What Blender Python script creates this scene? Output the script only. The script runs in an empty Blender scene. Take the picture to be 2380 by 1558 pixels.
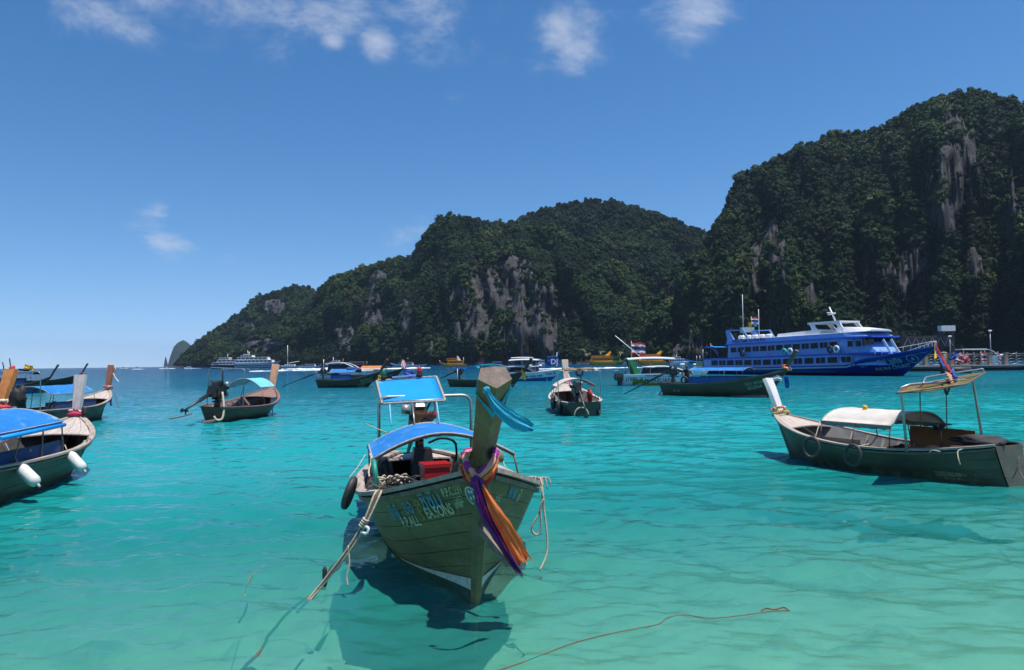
import bpy, math, random
import numpy as np
from mathutils import Vector, Matrix, noise as mnoise

sc = bpy.context.scene
COL = sc.collection
R = math.radians
rnd = random.Random(7)

# ------------------------------------------------------------------ camera
EYE = 2.6
FPX = 1719.0                       # focal length in units of a 2380 px wide picture
cam = bpy.data.cameras.new('camera')
camo = bpy.data.objects.new('camera', cam)
COL.objects.link(camo)
cam.sensor_width = 36.0
cam.lens = 36.0 * FPX / 2380.0
cam.clip_start = 0.1
cam.clip_end = 60000.0
camo.location = (0, 0, EYE)
CR = Matrix.Rotation(R(90 + 2.12), 3, 'X') @ Matrix.Rotation(-0.0125, 3, 'Z')
camo.rotation_euler = CR.to_euler()
sc.camera = camo

# ------------------------------------------------------------------ sun and sky
SUN_EL, SUN_AZ = 75.0, 122.0        # azimuth measured from +Y towards +X
sun = bpy.data.lights.new('sun', 'SUN')
sun.energy = 4.5
sun.angle = R(0.55)
sun.color = (1.0, 0.955, 0.88)
suno = bpy.data.objects.new('sun', sun)
COL.objects.link(suno)
sd = Vector((math.sin(R(SUN_AZ)) * math.cos(R(SUN_EL)), math.cos(R(SUN_AZ)) * math.cos(R(SUN_EL)), math.sin(R(SUN_EL))))
suno.rotation_euler = sd.to_track_quat('Z', 'Y').to_euler()
suno.location = (0, 0, 400)

world = bpy.data.worlds.new('World')
sc.world = world
world.use_nodes = True
def build_world():
    nt = world.node_tree
    N, Lk = nt.nodes, nt.links
    bg = N['Background']
    tc = N.new('ShaderNodeTexCoord')
    sep = N.new('ShaderNodeSeparateXYZ'); Lk.new(tc.outputs['Generated'], sep.inputs[0])
    def math_(op, a, b=None, c=None):
        n = N.new('ShaderNodeMath'); n.operation = op
        for i, x in enumerate((a, b, c)):
            if x is None: continue
            if isinstance(x, (int, float)): n.inputs[i].default_value = x
            else: Lk.new(x, n.inputs[i])
        return n.outputs[0]
    # the humid horizon band of the sky model is lifted a little
    zz = math_('MULTIPLY_ADD', math_('MAXIMUM', sep.outputs[2], 0.0), 1.0, 0.11)
    cb = N.new('ShaderNodeCombineXYZ')
    Lk.new(sep.outputs[0], cb.inputs[0]); Lk.new(sep.outputs[1], cb.inputs[1]); Lk.new(zz, cb.inputs[2])
    sky = N.new('ShaderNodeTexSky'); sky.sky_type = 'NISHITA'; sky.sun_disc = False
    sky.sun_elevation = R(SUN_EL); sky.sun_rotation = R(SUN_AZ)
    sky.altitude = 0; sky.air_density = 1.0; sky.dust_density = 0.25; sky.ozone_density = 3.2
    Lk.new(cb.outputs[0], sky.inputs[0])
    hs = N.new('ShaderNodeHueSaturation'); hs.inputs['Hue'].default_value = 0.496; hs.inputs['Saturation'].default_value = 1.06; hs.inputs['Value'].default_value = 0.92
    Lk.new(sky.outputs[0], hs.inputs['Color'])
    gm = N.new('ShaderNodeGamma'); gm.inputs['Gamma'].default_value = 1.30; Lk.new(hs.outputs[0], gm.inputs['Color'])
    sp = N.new('ShaderNodeSeparateColor'); Lk.new(gm.outputs[0], sp.inputs[0]); cmb = N.new('ShaderNodeCombineColor')
    for i, (k, p) in enumerate(((0.68, 1.48), (0.82, 1.12), (0.95, 1.0))): Lk.new(math_('MULTIPLY', math_('POWER', sp.outputs[i], p), k), cmb.inputs[i])
    hs = cmb
    # clouds: torn cumulus wisps, laid out on a plane high over the bay
    z1 = math_('ADD', math_('MAXIMUM', sep.outputs[2], 0.0), 0.30)
    px = math_('DIVIDE', sep.outputs[0], z1); py = math_('DIVIDE', sep.outputs[1], z1)
    pc = N.new('ShaderNodeCombineXYZ'); Lk.new(px, pc.inputs[0]); Lk.new(py, pc.inputs[1])
    n1 = N.new('ShaderNodeTexNoise'); n1.inputs['Scale'].default_value = 4.6; n1.inputs['Detail'].default_value = 10; n1.inputs['Roughness'].default_value = 0.66
    n1.inputs['Distortion'].default_value = 0.35
    Lk.new(pc.outputs[0], n1.inputs['Vector'])
    dens = None
    def blob(u, v, ru, rv, amp):
        d = CR @ Vector(((u - 1190) / FPX, -(v - 779) / FPX, -1)); d.normalize()
        # angular ellipse round direction d
        right = d.cross(Vector((0, 0, 1))).normalized(); up = right.cross(d)
        def dot(vec, s):
            n = N.new('ShaderNodeVectorMath'); n.operation = 'DOT_PRODUCT'
            Lk.new(tc.outputs['Generated'], n.inputs[0]); n.inputs[1].default_value = vec * s
            return n.outputs['Value']
        a = dot(right, FPX / ru); b = dot(up, FPX / rv)
        fr = dot(d, 1.0)
        q = math_('ADD', math_('MULTIPLY', a, a), math_('MULTIPLY', b, b))
        g = math_('MULTIPLY', math_('EXPONENT', math_('MULTIPLY', q, -1.0)), amp)
        return math_('MULTIPLY', g, math_('GREATER_THAN', fr, 0.0))
    for (u, v, ru, rv, amp) in ((250, 50, 130, 85, .40), (560, -5, 340, 100, .46), (770, 95, 45, 30, .42), (880, 100, 52, 50, .50),
                                (700, 50, 190, 75, .36), (1060, 20, 220, 130, .42), (1290, 60, 110, 110, .42), (1340, 130, 80, 55, .46), (1615, 40, 95, 95, .52), (1600, 120, 40, 40, .34),
                                (1130, 170, 80, 40, .18), (1003, 155, 35, 25, .18), (395, 572, 75, 50, .44), (362, 478, 45, 42, .32), (525, 592, 70, 35, .26),
                                (20, 522, 65, 34, .32), (960, 530, 70, 55, .30), (1720, 190, 60, 40, .1),
                                (-500, 250, 260, 70, .4), (-900, 60, 320, 110, .45), (2900, 120, 300, 80, .4), (3400, 300, 260, 60, .3),
                                (700, -500, 500, 140, .45), (1900, -450, 360, 120, .4), (2600, -300, 250, 110, .35), (-200, -300, 300, 120, .4)):
        g = blob(u, v, ru, rv, amp)
        dens = g if dens is None else math_('MAXIMUM', dens, g)
    cl = math_('ADD', math_('MULTIPLY', math_('SUBTRACT', n1.outputs['Fac'], 0.5), 2.6), math_('MULTIPLY_ADD', dens, 2.1, -0.36))
    mr = N.new('ShaderNodeMapRange'); mr.interpolation_type = 'SMOOTHERSTEP'
    Lk.new(cl, mr.inputs[0]); mr.inputs[1].default_value = 0.0; mr.inputs[2].default_value = 1.05; mr.inputs[3].default_value = 0; mr.inputs[4].default_value = 0.66
    mx = N.new('ShaderNodeMix'); mx.data_type = 'RGBA'
    Lk.new(mr.outputs[0], mx.inputs[0]); Lk.new(hs.outputs[0], mx.inputs[6]); mx.inputs[7].default_value = (5.4, 5.9, 6.8, 1)
    Lk.new(mx.outputs[2], bg.inputs[0])
    bg.inputs[1].default_value = 0.085
build_world()

sc.view_settings.view_transform = 'Standard'
sc.view_settings.look = 'None'
sc.view_settings.exposure = 0.45
sc.view_settings.gamma = 1.0
sc.view_settings.use_curve_mapping = False
sc.cycles.use_denoising = True
sc.cycles.use_adaptive_sampling = True
sc.cycles.adaptive_threshold = 0.02
sc.cycles.adaptive_min_samples = 12
world.cycles.sampling_method = 'NONE'
sc.cycles.max_bounces = 8
sc.cycles.diffuse_bounces = 2
sc.cycles.glossy_bounces = 3
sc.cycles.transparent_max_bounces = 12
sc.cycles.volume_bounces = 0
sc.cycles.caustics_reflective = False
sc.cycles.caustics_refractive = False
sc.cycles.sample_clamp_indirect = 4.0

# ------------------------------------------------------------------ helpers
def ray(u, v):
    return CR @ Vector(((u - 1190) / FPX, -(v - 779) / FPX, -1))
def at(u, v, D):
    """point at picture place u, v (2380 x 1558) at distance D along +Y"""
    d = ray(u, v); return Vector((0, 0, EYE)) + d * (D / d.y)
def sea(u, v):
    d = ray(u, v); return Vector((0, 0, EYE)) + d * (-EYE / d.z)

def tag(o, label=None, cat=None, group=None, kind=None):
    if label: o['label'] = label
    if cat: o['category'] = cat
    if group: o['group'] = group
    if kind: o['kind'] = kind
    return o

def thing(name, label, cat, loc=(0, 0, 0), rotz=0.0, group=None, rot=None):
    o = bpy.data.objects.new(name, None); COL.objects.link(o)
    o.empty_display_size = 0.2
    o.location = loc
    o.rotation_euler = rot if rot else (0, 0, rotz)
    return tag(o, label, cat, group)

class MB:
    def __init__(s): s.v = []; s.f = []; s.sm = []
    def add(s, vs, fs, smooth=False):
        b = len(s.v); s.v.extend([tuple(p) for p in vs]); s.f.extend([tuple(i + b for i in f) for f in fs]); s.sm.extend([smooth] * len(fs)); return s
    def box(s, c, d, M=None, taper=1.0):
        x, y, z = [q / 2 for q in d]; vs = []
        for k, t in ((-z, 1.0), (z, taper)):
            for (a, b) in ((-x, -y), (x, -y), (x, y), (-x, y)):
                p = Vector((a * t, b * t, k))
                if M is not None: p = M @ p
                vs.append(p + Vector(c))
        return s.add(vs, [(3, 2, 1, 0), (4, 5, 6, 7), (0, 1, 5, 4), (1, 2, 6, 5), (2, 3, 7, 6), (3, 0, 4, 7)])
    def bar(s, p, q, w, h=None, up=(0, 0, 1)):
        """rectangular bar from p to q, w wide and h high"""
        h = h or w; p = Vector(p); q = Vector(q); t = (q - p).normalized(); up = Vector(up)
        a = t.cross(up)
        if a.length < 1e-4: a = t.cross(Vector((1, 0, 0)))
        a.normalize(); b = a.cross(t)
        vs = [e + a * (i * w / 2) + b * (j * h / 2) for e in (p, q) for (i, j) in ((-1, -1), (1, -1), (1, 1), (-1, 1))]
        return s.add(vs, [(3, 2, 1, 0), (4, 5, 6, 7), (0, 1, 5, 4), (1, 2, 6, 5), (2, 3, 7, 6), (3, 0, 4, 7)])
    def tube(s, pts, r, n=8, cap=True, close=False):
        pts = [Vector(p) for p in pts]; m = len(pts); rs = r if isinstance(r, (list, tuple)) else [r] * m
        base = len(s.v); prev = None
        for i, p in enumerate(pts):
            if close: t = pts[(i + 1) % m] - pts[i - 1]
            else: t = pts[min(i + 1, m - 1)] - pts[max(i - 1, 0)]
            t.normalize()
            if prev is None:
                a = t.cross(Vector((0, 0, 1)))
                if a.length < 1e-3: a = t.cross(Vector((1, 0, 0)))
            else: a = prev - t * prev.dot(t)
            a.normalize(); prev = a; b = t.cross(a)
            for k in range(n):
                th = 2 * math.pi * k / n
                s.v.append(tuple(p + (a * math.cos(th) + b * math.sin(th)) * rs[i]))
        for i in range(m if close else m - 1):
            j = (i + 1) % m
            for k in range(n):
                l = (k + 1) % n
                s.f.append((base + i * n + k, base + j * n + k, base + j * n + l, base + i * n + l)); s.sm.append(True)
        if cap and not close:
            s.f.append(tuple(base + k for k in range(n))); s.sm.append(False)
            s.f.append(tuple(base + (m - 1) * n + k for k in reversed(range(n)))); s.sm.append(False)
        return s
    def loft(s, rings, cap=True, smooth=False, closed=True):
        base = len(s.v); n = len(rings[0])
        for rg in rings: s.v.extend([tuple(p) for p in rg])
        for i in range(len(rings) - 1):
            for k in range(n if closed else n - 1):
                l = (k + 1) % n
                s.f.append((base + i * n + k, base + i * n + l, base + (i + 1) * n + l, base + (i + 1) * n + k)); s.sm.append(smooth)
        if cap and closed:
            s.f.append(tuple(base + k for k in reversed(range(n)))); s.sm.append(False)
            s.f.append(tuple(base + (len(rings) - 1) * n + k for k in range(n))); s.sm.append(False)
        return s
    def grid(s, fn, nu, nv, smooth=True):
        vs = [fn(i / nu, j / nv) for i in range(nu + 1) for j in range(nv + 1)]
        fs = [(i * (nv + 1) + j, (i + 1) * (nv + 1) + j, (i + 1) * (nv + 1) + j + 1, i * (nv + 1) + j + 1) for i in range(nu) for j in range(nv)]
        return s.add(vs, fs, smooth)
    def slab(s, fn, nu, nv, th, smooth=True):
        """a sheet of thickness th: fn gives the upper face, th a Vector to the lower"""
        th = Vector(th)
        a = [Vector(fn(i / nu, j / nv)) for i in range(nu + 1) for j in range(nv + 1)]; w = nv + 1; n = len(a)
        fs = []; 
        for i in range(nu):
            for j in range(nv):
                q = (i * w + j, (i + 1) * w + j, (i + 1) * w + j + 1, i * w + j + 1)
                fs.append(q); fs.append(tuple(n + k for k in reversed(q)))
        rim = [j for j in range(w)] + [i * w + nv for i in range(1, nu + 1)] + [nu * w + j for j in range(nv - 1, -1, -1)] + [i * w for i in range(nu - 1, 0, -1)]
        s.add(a + [p + th for p in a], fs, smooth)
        b = len(s.v) - 2 * n
        for k in range(len(rim)):
            p, q = rim[k], rim[(k + 1) % len(rim)]
            s.f.append((b + p, b + n + p, b + n + q, b + q)); s.sm.append(False)
        return s
    def lathe(s, c, axis, prof, n=12, smooth=True):
        c = Vector(c); t = Vector(axis).normalized(); a = t.cross(Vector((0, 0, 1)))
        if a.length < 1e-3: a = Vector((1, 0, 0))
        a.normalize(); b = t.cross(a)
        rings = [[c + t * h + (a * math.cos(2 * math.pi * k / n) + b * math.sin(2 * math.pi * k / n)) * r for k in range(n)] for (h, r) in prof]
        return s.loft(rings, True, smooth)
    def torus(s, c, axis, Rr, r, n=20, m=8, squash=1.0):
        t = Vector(axis).normalized(); a = t.cross(Vector((0, 0, 1)))
        if a.length < 1e-3: a = Vector((1, 0, 0))
        a.normalize(); b = t.cross(a)
        return s.tube([Vector(c) + (a * math.cos(2 * math.pi * k / n) + b * math.sin(2 * math.pi * k / n) * squash) * Rr for k in range(n)], r, m, close=True)
    def blob(s, c, rad, sub=6, amp=0.2, seed=0):
        n = sub * 2; vs = []; c = Vector(c); rad = Vector(rad) if hasattr(rad, '__len__') else Vector((rad,) * 3)
        rings = []
        for i in range(1, sub):
            th = math.pi * i / sub; rg = []
            for k in range(n):
                ph = 2 * math.pi * k / n
                d = Vector((math.sin(th) * math.cos(ph), math.sin(th) * math.sin(ph), math.cos(th)))
                q = 1 + amp * mnoise.noise(d * 1.7 + Vector((seed * 3.1, 0, 0)))
                rg.append(c + Vector((d.x * rad.x, d.y * rad.y, d.z * rad.z)) * q)
            rings.append(rg)
        return s.loft(rings, True, True)
    def mesh(s, name, mats, midx=None):
        me = bpy.data.meshes.new(name); me.from_pydata(s.v, [], s.f)
        me.polygons.foreach_set('use_smooth', s.sm)
        for m in (mats if isinstance(mats, (list, tuple)) else [mats]): me.materials.append(m)
        if midx: me.polygons.foreach_set('material_index', midx)
        me.update(); return me
    def build(s, name, mat, parent=None, loc=None):
        o = bpy.data.objects.new(name, s.mesh(name, mat)); COL.objects.link(o)
        if parent: o.parent = parent
        if loc is not None: o.location = loc
        return o

def copy_tree(o, parent=None):
    c = o.copy(); COL.objects.link(c); c.parent = parent
    for ch in o.children: copy_tree(ch, c)
    return c

def arc(p, q, sag, n=10):
    p = Vector(p); q = Vector(q); return [p.lerp(q, i / n) - Vector((0, 0, sag * 4 * (i / n) * (1 - i / n))) for i in range(n + 1)]
def spline(pts, n=8):
    """Catmull-Rom through the points"""
    P = [Vector(p) for p in pts]; P = [P[0] * 2 - P[1]] + P + [P[-1] * 2 - P[-2]]; out = []
    for i in range(1, len(P) - 2):
        a, b, c, d = P[i - 1:i + 3]
        for k in range(n):
            t = k / n
            out.append(0.5 * ((2 * b) + (c - a) * t + (2 * a - 5 * b + 4 * c - d) * t * t + (3 * b - a - 3 * c + d) * t ** 3))
    out.append(P[-2]); return out

# ------------------------------------------------------------------ materials
MATS = {}
def srgb(r, g, b):
    f = lambda c: (c / 255 / 12.92) if c <= 10 else ((c / 255 + 0.055) / 1.055) ** 2.4
    return (f(r), f(g), f(b), 1)
def mat(name, col, rough=0.6, col2=None, scale=4.0, stretch=(1, 1, 1), detail=5, lo=0.35, hi=0.7, bump=0.0, bscale=None, metal=0.0,
        col3=None, scale3=1.2, lo3=0.5, hi3=0.75, trans=0.0, spec=0.5, coat=0.0):
    """principled material; col2 mottles col (stretched noise), col3 adds stains with a shape of their own"""
    if name in MATS: return MATS[name]
    m = bpy.data.materials.new(name); m.use_nodes = True; nt = m.node_tree; N, Lk = nt.nodes, nt.links
    b = N['Principled BSDF']; b.inputs['Roughness'].default_value = rough; b.inputs['Metallic'].default_value = metal
    b.inputs['Specular IOR Level'].default_value = spec; b.inputs['Coat Weight'].default_value = coat
    c1 = (*col[:3], 1); b.inputs['Base Color'].default_value = c1
    if col2 or bump or col3:
        tc = N.new('ShaderNodeTexCoord'); mp = N.new('ShaderNodeMapping'); Lk.new(tc.outputs['Object'], mp.inputs[0]); mp.inputs['Scale'].default_value = stretch
        nz = N.new('ShaderNodeTexNoise'); nz.inputs['Scale'].default_value = scale; nz.inputs['Detail'].default_value = detail; nz.inputs['Roughness'].default_value = 0.65
        Lk.new(mp.outputs[0], nz.inputs[0])
    out = None
    if col2:
        mr = N.new('ShaderNodeMapRange'); Lk.new(nz.outputs['Fac'], mr.inputs[0]); mr.inputs[1].default_value = lo; mr.inputs[2].default_value = hi
        mx = N.new('ShaderNodeMix'); mx.data_type = 'RGBA'; Lk.new(mr.outputs[0], mx.inputs[0]); mx.inputs[6].default_value = c1; mx.inputs[7].default_value = (*col2[:3], 1)
        out = mx.outputs[2]
    if col3:
        n3 = N.new('ShaderNodeTexNoise'); n3.inputs['Scale'].default_value = scale3; n3.inputs['Detail'].default_value = 6; n3.inputs['Roughness'].default_value = 0.7
        Lk.new(mp.outputs[0], n3.inputs[0])
        mr = N.new('ShaderNodeMapRange'); Lk.new(n3.outputs['Fac'], mr.inputs[0]); mr.inputs[1].default_value = lo3; mr.inputs[2].default_value = hi3
        mx = N.new('ShaderNodeMix'); mx.data_type = 'RGBA'; Lk.new(mr.outputs[0], mx.inputs[0]); mx.inputs[7].default_value = (*col3[:3], 1)
        if out: Lk.new(out, mx.inputs[6])
        else: mx.inputs[6].default_value = c1
        out = mx.outputs[2]
    if out: Lk.new(out, b.inputs['Base Color'])
    if bump:
        bp = N.new('ShaderNodeBump'); bp.inputs['Strength'].default_value = bump; bp.inputs['Distance'].default_value = 0.02
        if bscale:
            nb = N.new('ShaderNodeTexNoise'); nb.inputs['Scale'].default_value = bscale; nb.inputs['Detail'].default_value = 4; Lk.new(mp.outputs[0], nb.inputs[0]); Lk.new(nb.outputs['Fac'], bp.inputs['Height'])
        else: Lk.new(nz.outputs['Fac'], bp.inputs['Height'])
        Lk.new(bp.outputs[0], b.inputs['Normal'])
    if trans:
        tr = N.new('ShaderNodeBsdfTranslucent'); ms = N.new('ShaderNodeMixShader'); ms.inputs[0].default_value = trans
        if out: Lk.new(out, tr.inputs[0])
        else: tr.inputs[0].default_value = c1
        Lk.new(b.outputs[0], ms.inputs[1]); Lk.new(tr.outputs[0], ms.inputs[2]); Lk.new(ms.outputs[0], N['Material Output'].inputs[0])
    MATS[name] = m; return m
# ================================================================== the sea
def ndeg(seed, n=64):
    g = np.random.default_rng(seed); out = []
    for i in range(n):
        lam = 0.17 * 10 ** (g.random() * 1.05)
        th = R(84) + g.normal() * 0.55
        k = 2 * math.pi / lam
        amp = 0.0062 * lam * (0.4 + g.random()) * (0.95 if lam > 0.7 else 1.35)
        out.append((k * math.cos(th), k * math.sin(th), amp, g.random() * 6.283))
    return out
WAVES = ndeg(5)
def wave(x, y):
    z = np.zeros_like(x)
    for kx, ky, a, p in WAVES:
        arg = kx * x + ky * y + p
        z += a * (np.sin(arg) + 0.22 * np.sin(2 * arg + 1.3))
    patch = 0.75 + 0.45 * np.sin(0.21 * x + 0.35 * y + 1.0) * np.sin(0.13 * x - 0.28 * y + 2.0)
    return z * patch

def np_mesh(name, V, F, mats, smooth=True):
    me = bpy.data.meshes.new(name)
    V = np.asarray(V, dtype=np.float32).reshape(-1, 3); F = np.asarray(F, dtype=np.int32).reshape(-1, 4)
    me.vertices.add(len(V)); me.vertices.foreach_set('co', V.ravel())
    me.loops.add(F.size); me.loops.foreach_set('vertex_index', F.ravel())
    me.polygons.add(len(F)); me.polygons.foreach_set('loop_start', np.arange(0, F.size, 4, dtype=np.int32))
    me.polygons.foreach_set('use_smooth', np.full(len(F), smooth))
    me.update(calc_edges=True)
    for m in (mats if isinstance(mats, (list, tuple)) else [mats]): me.materials.append(m)
    return me
def grid_faces(r, c):
    i = np.arange(r * c).reshape(r, c)
    return np.stack([i[:-1, :-1], i[:-1, 1:], i[1:, 1:], i[1:, :-1]], -1).reshape(-1, 4)

def shore_depth(x, y):
    """water depth: a sandy beach on the near right, sloping to the open bay"""
    s = np.maximum(y - 0.30 * x - 1.0, 0.0)
    return np.clip(0.30 + 0.075 * s, 0.28, 16.0)

def water_material():
    m = bpy.data.materials.new('sea water'); m.use_nodes = True; nt = m.node_tree; N, Lk = nt.nodes, nt.links
    N.clear(); out = N.new('ShaderNodeOutputMaterial')
    def math_(op, a, b=None, c=None):
        n = N.new('ShaderNodeMath'); n.operation = op
        for i, x in enumerate((a, b, c)):
            if x is None: continue
            if isinstance(x, (int, float)): n.inputs[i].default_value = x
            else: Lk.new(x, n.inputs[i])
        return n.outputs[0]
    geo = N.new('ShaderNodeNewGeometry'); sep = N.new('ShaderNodeSeparateXYZ'); Lk.new(geo.outputs['Position'], sep.inputs[0])
    # offshore distance with big uneven patches of sand and weed below
    big = N.new('ShaderNodeTexNoise'); big.inputs['Scale'].default_value = 0.035; big.inputs['Detail'].default_value = 3; Lk.new(geo.outputs['Position'], big.inputs[0])
    off = math_('SUBTRACT', sep.outputs[1], math_('MULTIPLY', sep.outputs[0], 0.25))
    lg = math_('LOGARITHM', math_('MAXIMUM', off, 2.0), 10.0)
    mid = math_('MULTIPLY', math_('MULTIPLY', math_('SUBTRACT', big.outputs['Fac'], 0.5), 0.55), 1.0)
    t = math_('DIVIDE', math_('ADD', lg, mid), 4.0)      # 1 m .. 10 km
    ramp = N.new('ShaderNodeValToRGB'); Lk.new(t, ramp.inputs[0]); cr = ramp.color_ramp
    stops = ((0.10, (.065, .30, .23)), (0.22, (.022, .265, .235)), (0.31, (.009, .265, .26)), (0.37, (.009, .265, .285)), (0.435, (.007, .155, .195)), (0.52, (.005, .090, .150)), (0.62, (.004, .052, .115)), (0.85, (.004, .034, .095)))
    while len(cr.elements) < len(stops): cr.elements.new(0.5)
    for e, (p, c) in zip(cr.elements, stops): e.position = p; e.color = (*c, 1)
    # ripples finer than the mesh
    def noise_h(scale, det, sx):
        mp = N.new('ShaderNodeMapping'); mp.inputs['Scale'].default_value = (sx, 1, 1); Lk.new(geo.outputs['Position'], mp.inputs[0])
        n = N.new('ShaderNodeTexNoise'); n.inputs['Scale'].default_value = scale; n.inputs['Detail'].default_value = det; n.inputs['Roughness'].default_value = 0.6; Lk.new(mp.outputs[0], n.inputs[0]); return n.outputs['Fac']
    far = N.new('ShaderNodeMapRange'); Lk.new(sep.outputs[1], far.inputs[0]); far.inputs[1].default_value = 20; far.inputs[2].default_value = 90; far.inputs[3].default_value = 0.0; far.inputs[4].default_value = 1.0
    h = math_('ADD', math_('ADD', math_('MULTIPLY', noise_h(2.6, 4, 0.55), 0.034), math_('MULTIPLY', noise_h(9.0, 3, 0.6), 0.006)), math_('MULTIPLY', math_('MULTIPLY', noise_h(0.55, 4, 0.5), 0.42), far.outputs[0]))
    bp = N.new('ShaderNodeBump'); bp.inputs['Strength'].default_value = 1.0; bp.inputs['Distance'].default_value = 1.0; Lk.new(h, bp.inputs['Height'])
    df = N.new('ShaderNodeBsdfDiffuse'); Lk.new(ramp.outputs[0], df.inputs[0]); Lk.new(bp.outputs[0], df.inputs['Normal'])
    tr = N.new('ShaderNodeBsdfTransparent'); tr.inputs[0].default_value = (.50, .83, .80, 1)
    clear = N.new('ShaderNodeMapRange'); Lk.new(off, clear.inputs[0]); clear.inputs[1].default_value = 2; clear.inputs[2].default_value = 21; clear.inputs[3].default_value = 0.82; clear.inputs[4].default_value = 0.0
    mx = N.new('ShaderNodeMixShader'); Lk.new(clear.outputs[0], mx.inputs[0]); Lk.new(df.outputs[0], mx.inputs[1]); Lk.new(tr.outputs[0], mx.inputs[2])
    gl = N.new('ShaderNodeBsdfGlossy'); gl.inputs['Roughness'].default_value = 0.04; Lk.new(bp.outputs[0], gl.inputs['Normal'])
    fr = N.new('ShaderNodeFresnel'); fr.inputs['IOR'].default_value = 1.333; Lk.new(bp.outputs[0], fr.inputs['Normal'])
    frs = math_('MULTIPLY', fr.outputs[0], math_('MULTIPLY_ADD', far.outputs[0], -0.35, 0.92))
    m2 = N.new('ShaderNodeMixShader'); Lk.new(frs, m2.inputs[0]); Lk.new(mx.outputs[0], m2.inputs[1]); Lk.new(gl.outputs[0], m2.inputs[2])
    Lk.new(m2.outputs[0], out.inputs[0])
    return m

def build_sea():
    ys = [2.0]
    while ys[-1] < 26000: ys.append(ys[-1] * (1.0050 if ys[-1] < 90 else 1.05))
    ys = np.array([-400., -60., -10., -2., 0., 0.7, 1.3] + ys)
    us = np.concatenate([[-30, -6, -2.2], np.linspace(-1.15, 1.15, 300), [2.2, 6, 30]])
    X = us[None, :] * (0.78 * np.maximum(ys, 0)[:, None] + 5.0); Y = ys[:, None] + 0 * X
    Z = wave(X, Y) * np.clip((95 - Y) / 60, 0, 1) * np.clip((Y + 2) / 3, 0, 1) * (np.abs(us)[None, :] < 1.16)
    me = np_mesh('water', np.stack([X, Y, Z], -1), grid_faces(*X.shape), water_material())
    o = bpy.data.objects.new('water', me); COL.objects.link(o)
    tag(o, 'clear turquoise bay water with small ripples turning deep blue offshore', None, None, 'structure')
    # seabed: sand ripples shaped and heightened to mimic the caustic light web
    yy = np.concatenate([[-400, -50, -10], np.linspace(-3, 45, 300), [60, 100, 400, 3000, 26000]])
    xx = np.concatenate([[-20000, -300], np.linspace(-34, 34, 300), [300, 20000]])
    GX, GY = np.meshgrid(xx, yy)
    rip = np.zeros_like(GX); g = np.random.default_rng(11)
    for i in range(40):
        lam = 0.28 + 0.8 * g.random(); th = g.random() * 6.283; rip += 0.010 * lam * np.sin(2 * math.pi / lam * (GX * math.cos(th) + GY * math.sin(th)) + g.random() * 6.28)
    GZ = -shore_depth(GX, GY) + 2.2 * rip * (np.abs(GX) < 34) * (GY > -3) * (GY < 45)
    sand = mat('wet sand', (.68, .62, .46), 0.9, (.58, .53, .39), 0.9, detail=8, col3=(.25, .30, .22), scale3=0.35, lo3=.56, hi3=.75)
    o = bpy.data.objects.new('seabed', np_mesh('seabed', np.stack([GX, GY, GZ], -1), grid_faces(*GX.shape), sand)); COL.objects.link(o)
    tag(o, 'pale sand on the bottom of the shallow bay, rippled to mimic the web of light', None, None, 'structure')
build_sea()

# ================================================================== limestone hills and their forest
def interp(pts, u):
    xs = [p[0] for p in pts]; ys = [p[1] for p in pts]
    return np.interp(u, xs, ys)
def fbm(x, y, z, o=5):
    return mnoise.fractal((x, y, z), 1.0, 2.0, o, noise_basis='PERLIN_ORIGINAL')

def rock_material():
    m = bpy.data.materials.new('limestone'); m.use_nodes = True; nt = m.node_tree; N, Lk = nt.nodes, nt.links
    b = N['Principled BSDF']; b.inputs['Roughness'].default_value = 0.95; b.inputs['Specular IOR Level'].default_value = 0.1
    geo = N.new('ShaderNodeNewGeometry')
    def nz(scale, sc3, det=6):
        mp = N.new('ShaderNodeMapping'); mp.inputs['Scale'].default_value = sc3; Lk.new(geo.outputs['Position'], mp.inputs[0])
        n = N.new('ShaderNodeTexNoise'); n.inputs['Scale'].default_value = scale; n.inputs['Detail'].default_value = det; n.inputs['Roughness'].default_value = 0.7; Lk.new(mp.outputs[0], n.inputs[0]); return n.outputs['Fac']
    def mixc(f, lo, hi, a, c):
        mr = N.new('ShaderNodeMapRange'); Lk.new(f, mr.inputs[0]); mr.inputs[1].default_value = lo; mr.inputs[2].default_value = hi
        mx = N.new('ShaderNodeMix'); mx.data_type = 'RGBA'; Lk.new(mr.outputs[0], mx.inputs[0])
        for s, q in ((6, a), (7, c)):
            if isinstance(q, tuple): mx.inputs[s].default_value = (*q, 1)
            else: Lk.new(q, mx.inputs[s])
        return mx.outputs[2]
    c = mixc(nz(0.12, (1, 1, 0.22)), 0.38, 0.62, (.040, .040, .047), (.115, .112, .117))
    c = mixc(nz(0.05, (1, 1, 0.15)), 0.55, 0.7, c, (.105, .082, .066))
    c = mixc(nz(0.25, (1, 1, 0.1)), 0.54, 0.66, c, (.026, .028, .031))
    c = mixc(nz(0.55, (1, 1, 0.05)), 0.50, 0.62, c, (.022, .024, .028))
    c = mixc(nz(0.35, (1, 1, 0.9)), 0.56, 0.66, c, (.02, .032, .012))
    at_ = N.new('ShaderNodeAttribute'); at_.attribute_name = 'rock'
    c = mixc(at_.outputs['Fac'], 0.25, 0.6, (.012, .022, .008), c)
    Lk.new(c, b.inputs['Base Color'])
    bp = N.new('ShaderNodeBump'); bp.inputs['Strength'].default_value = 1.0; bp.inputs['Distance'].default_value = 5.0; Lk.new(nz(0.14, (1, 1, 0.2), 8), bp.inputs['Height']); Lk.new(bp.outputs[0], b.inputs['Normal'])
    return m
ROCK = rock_material()

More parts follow.
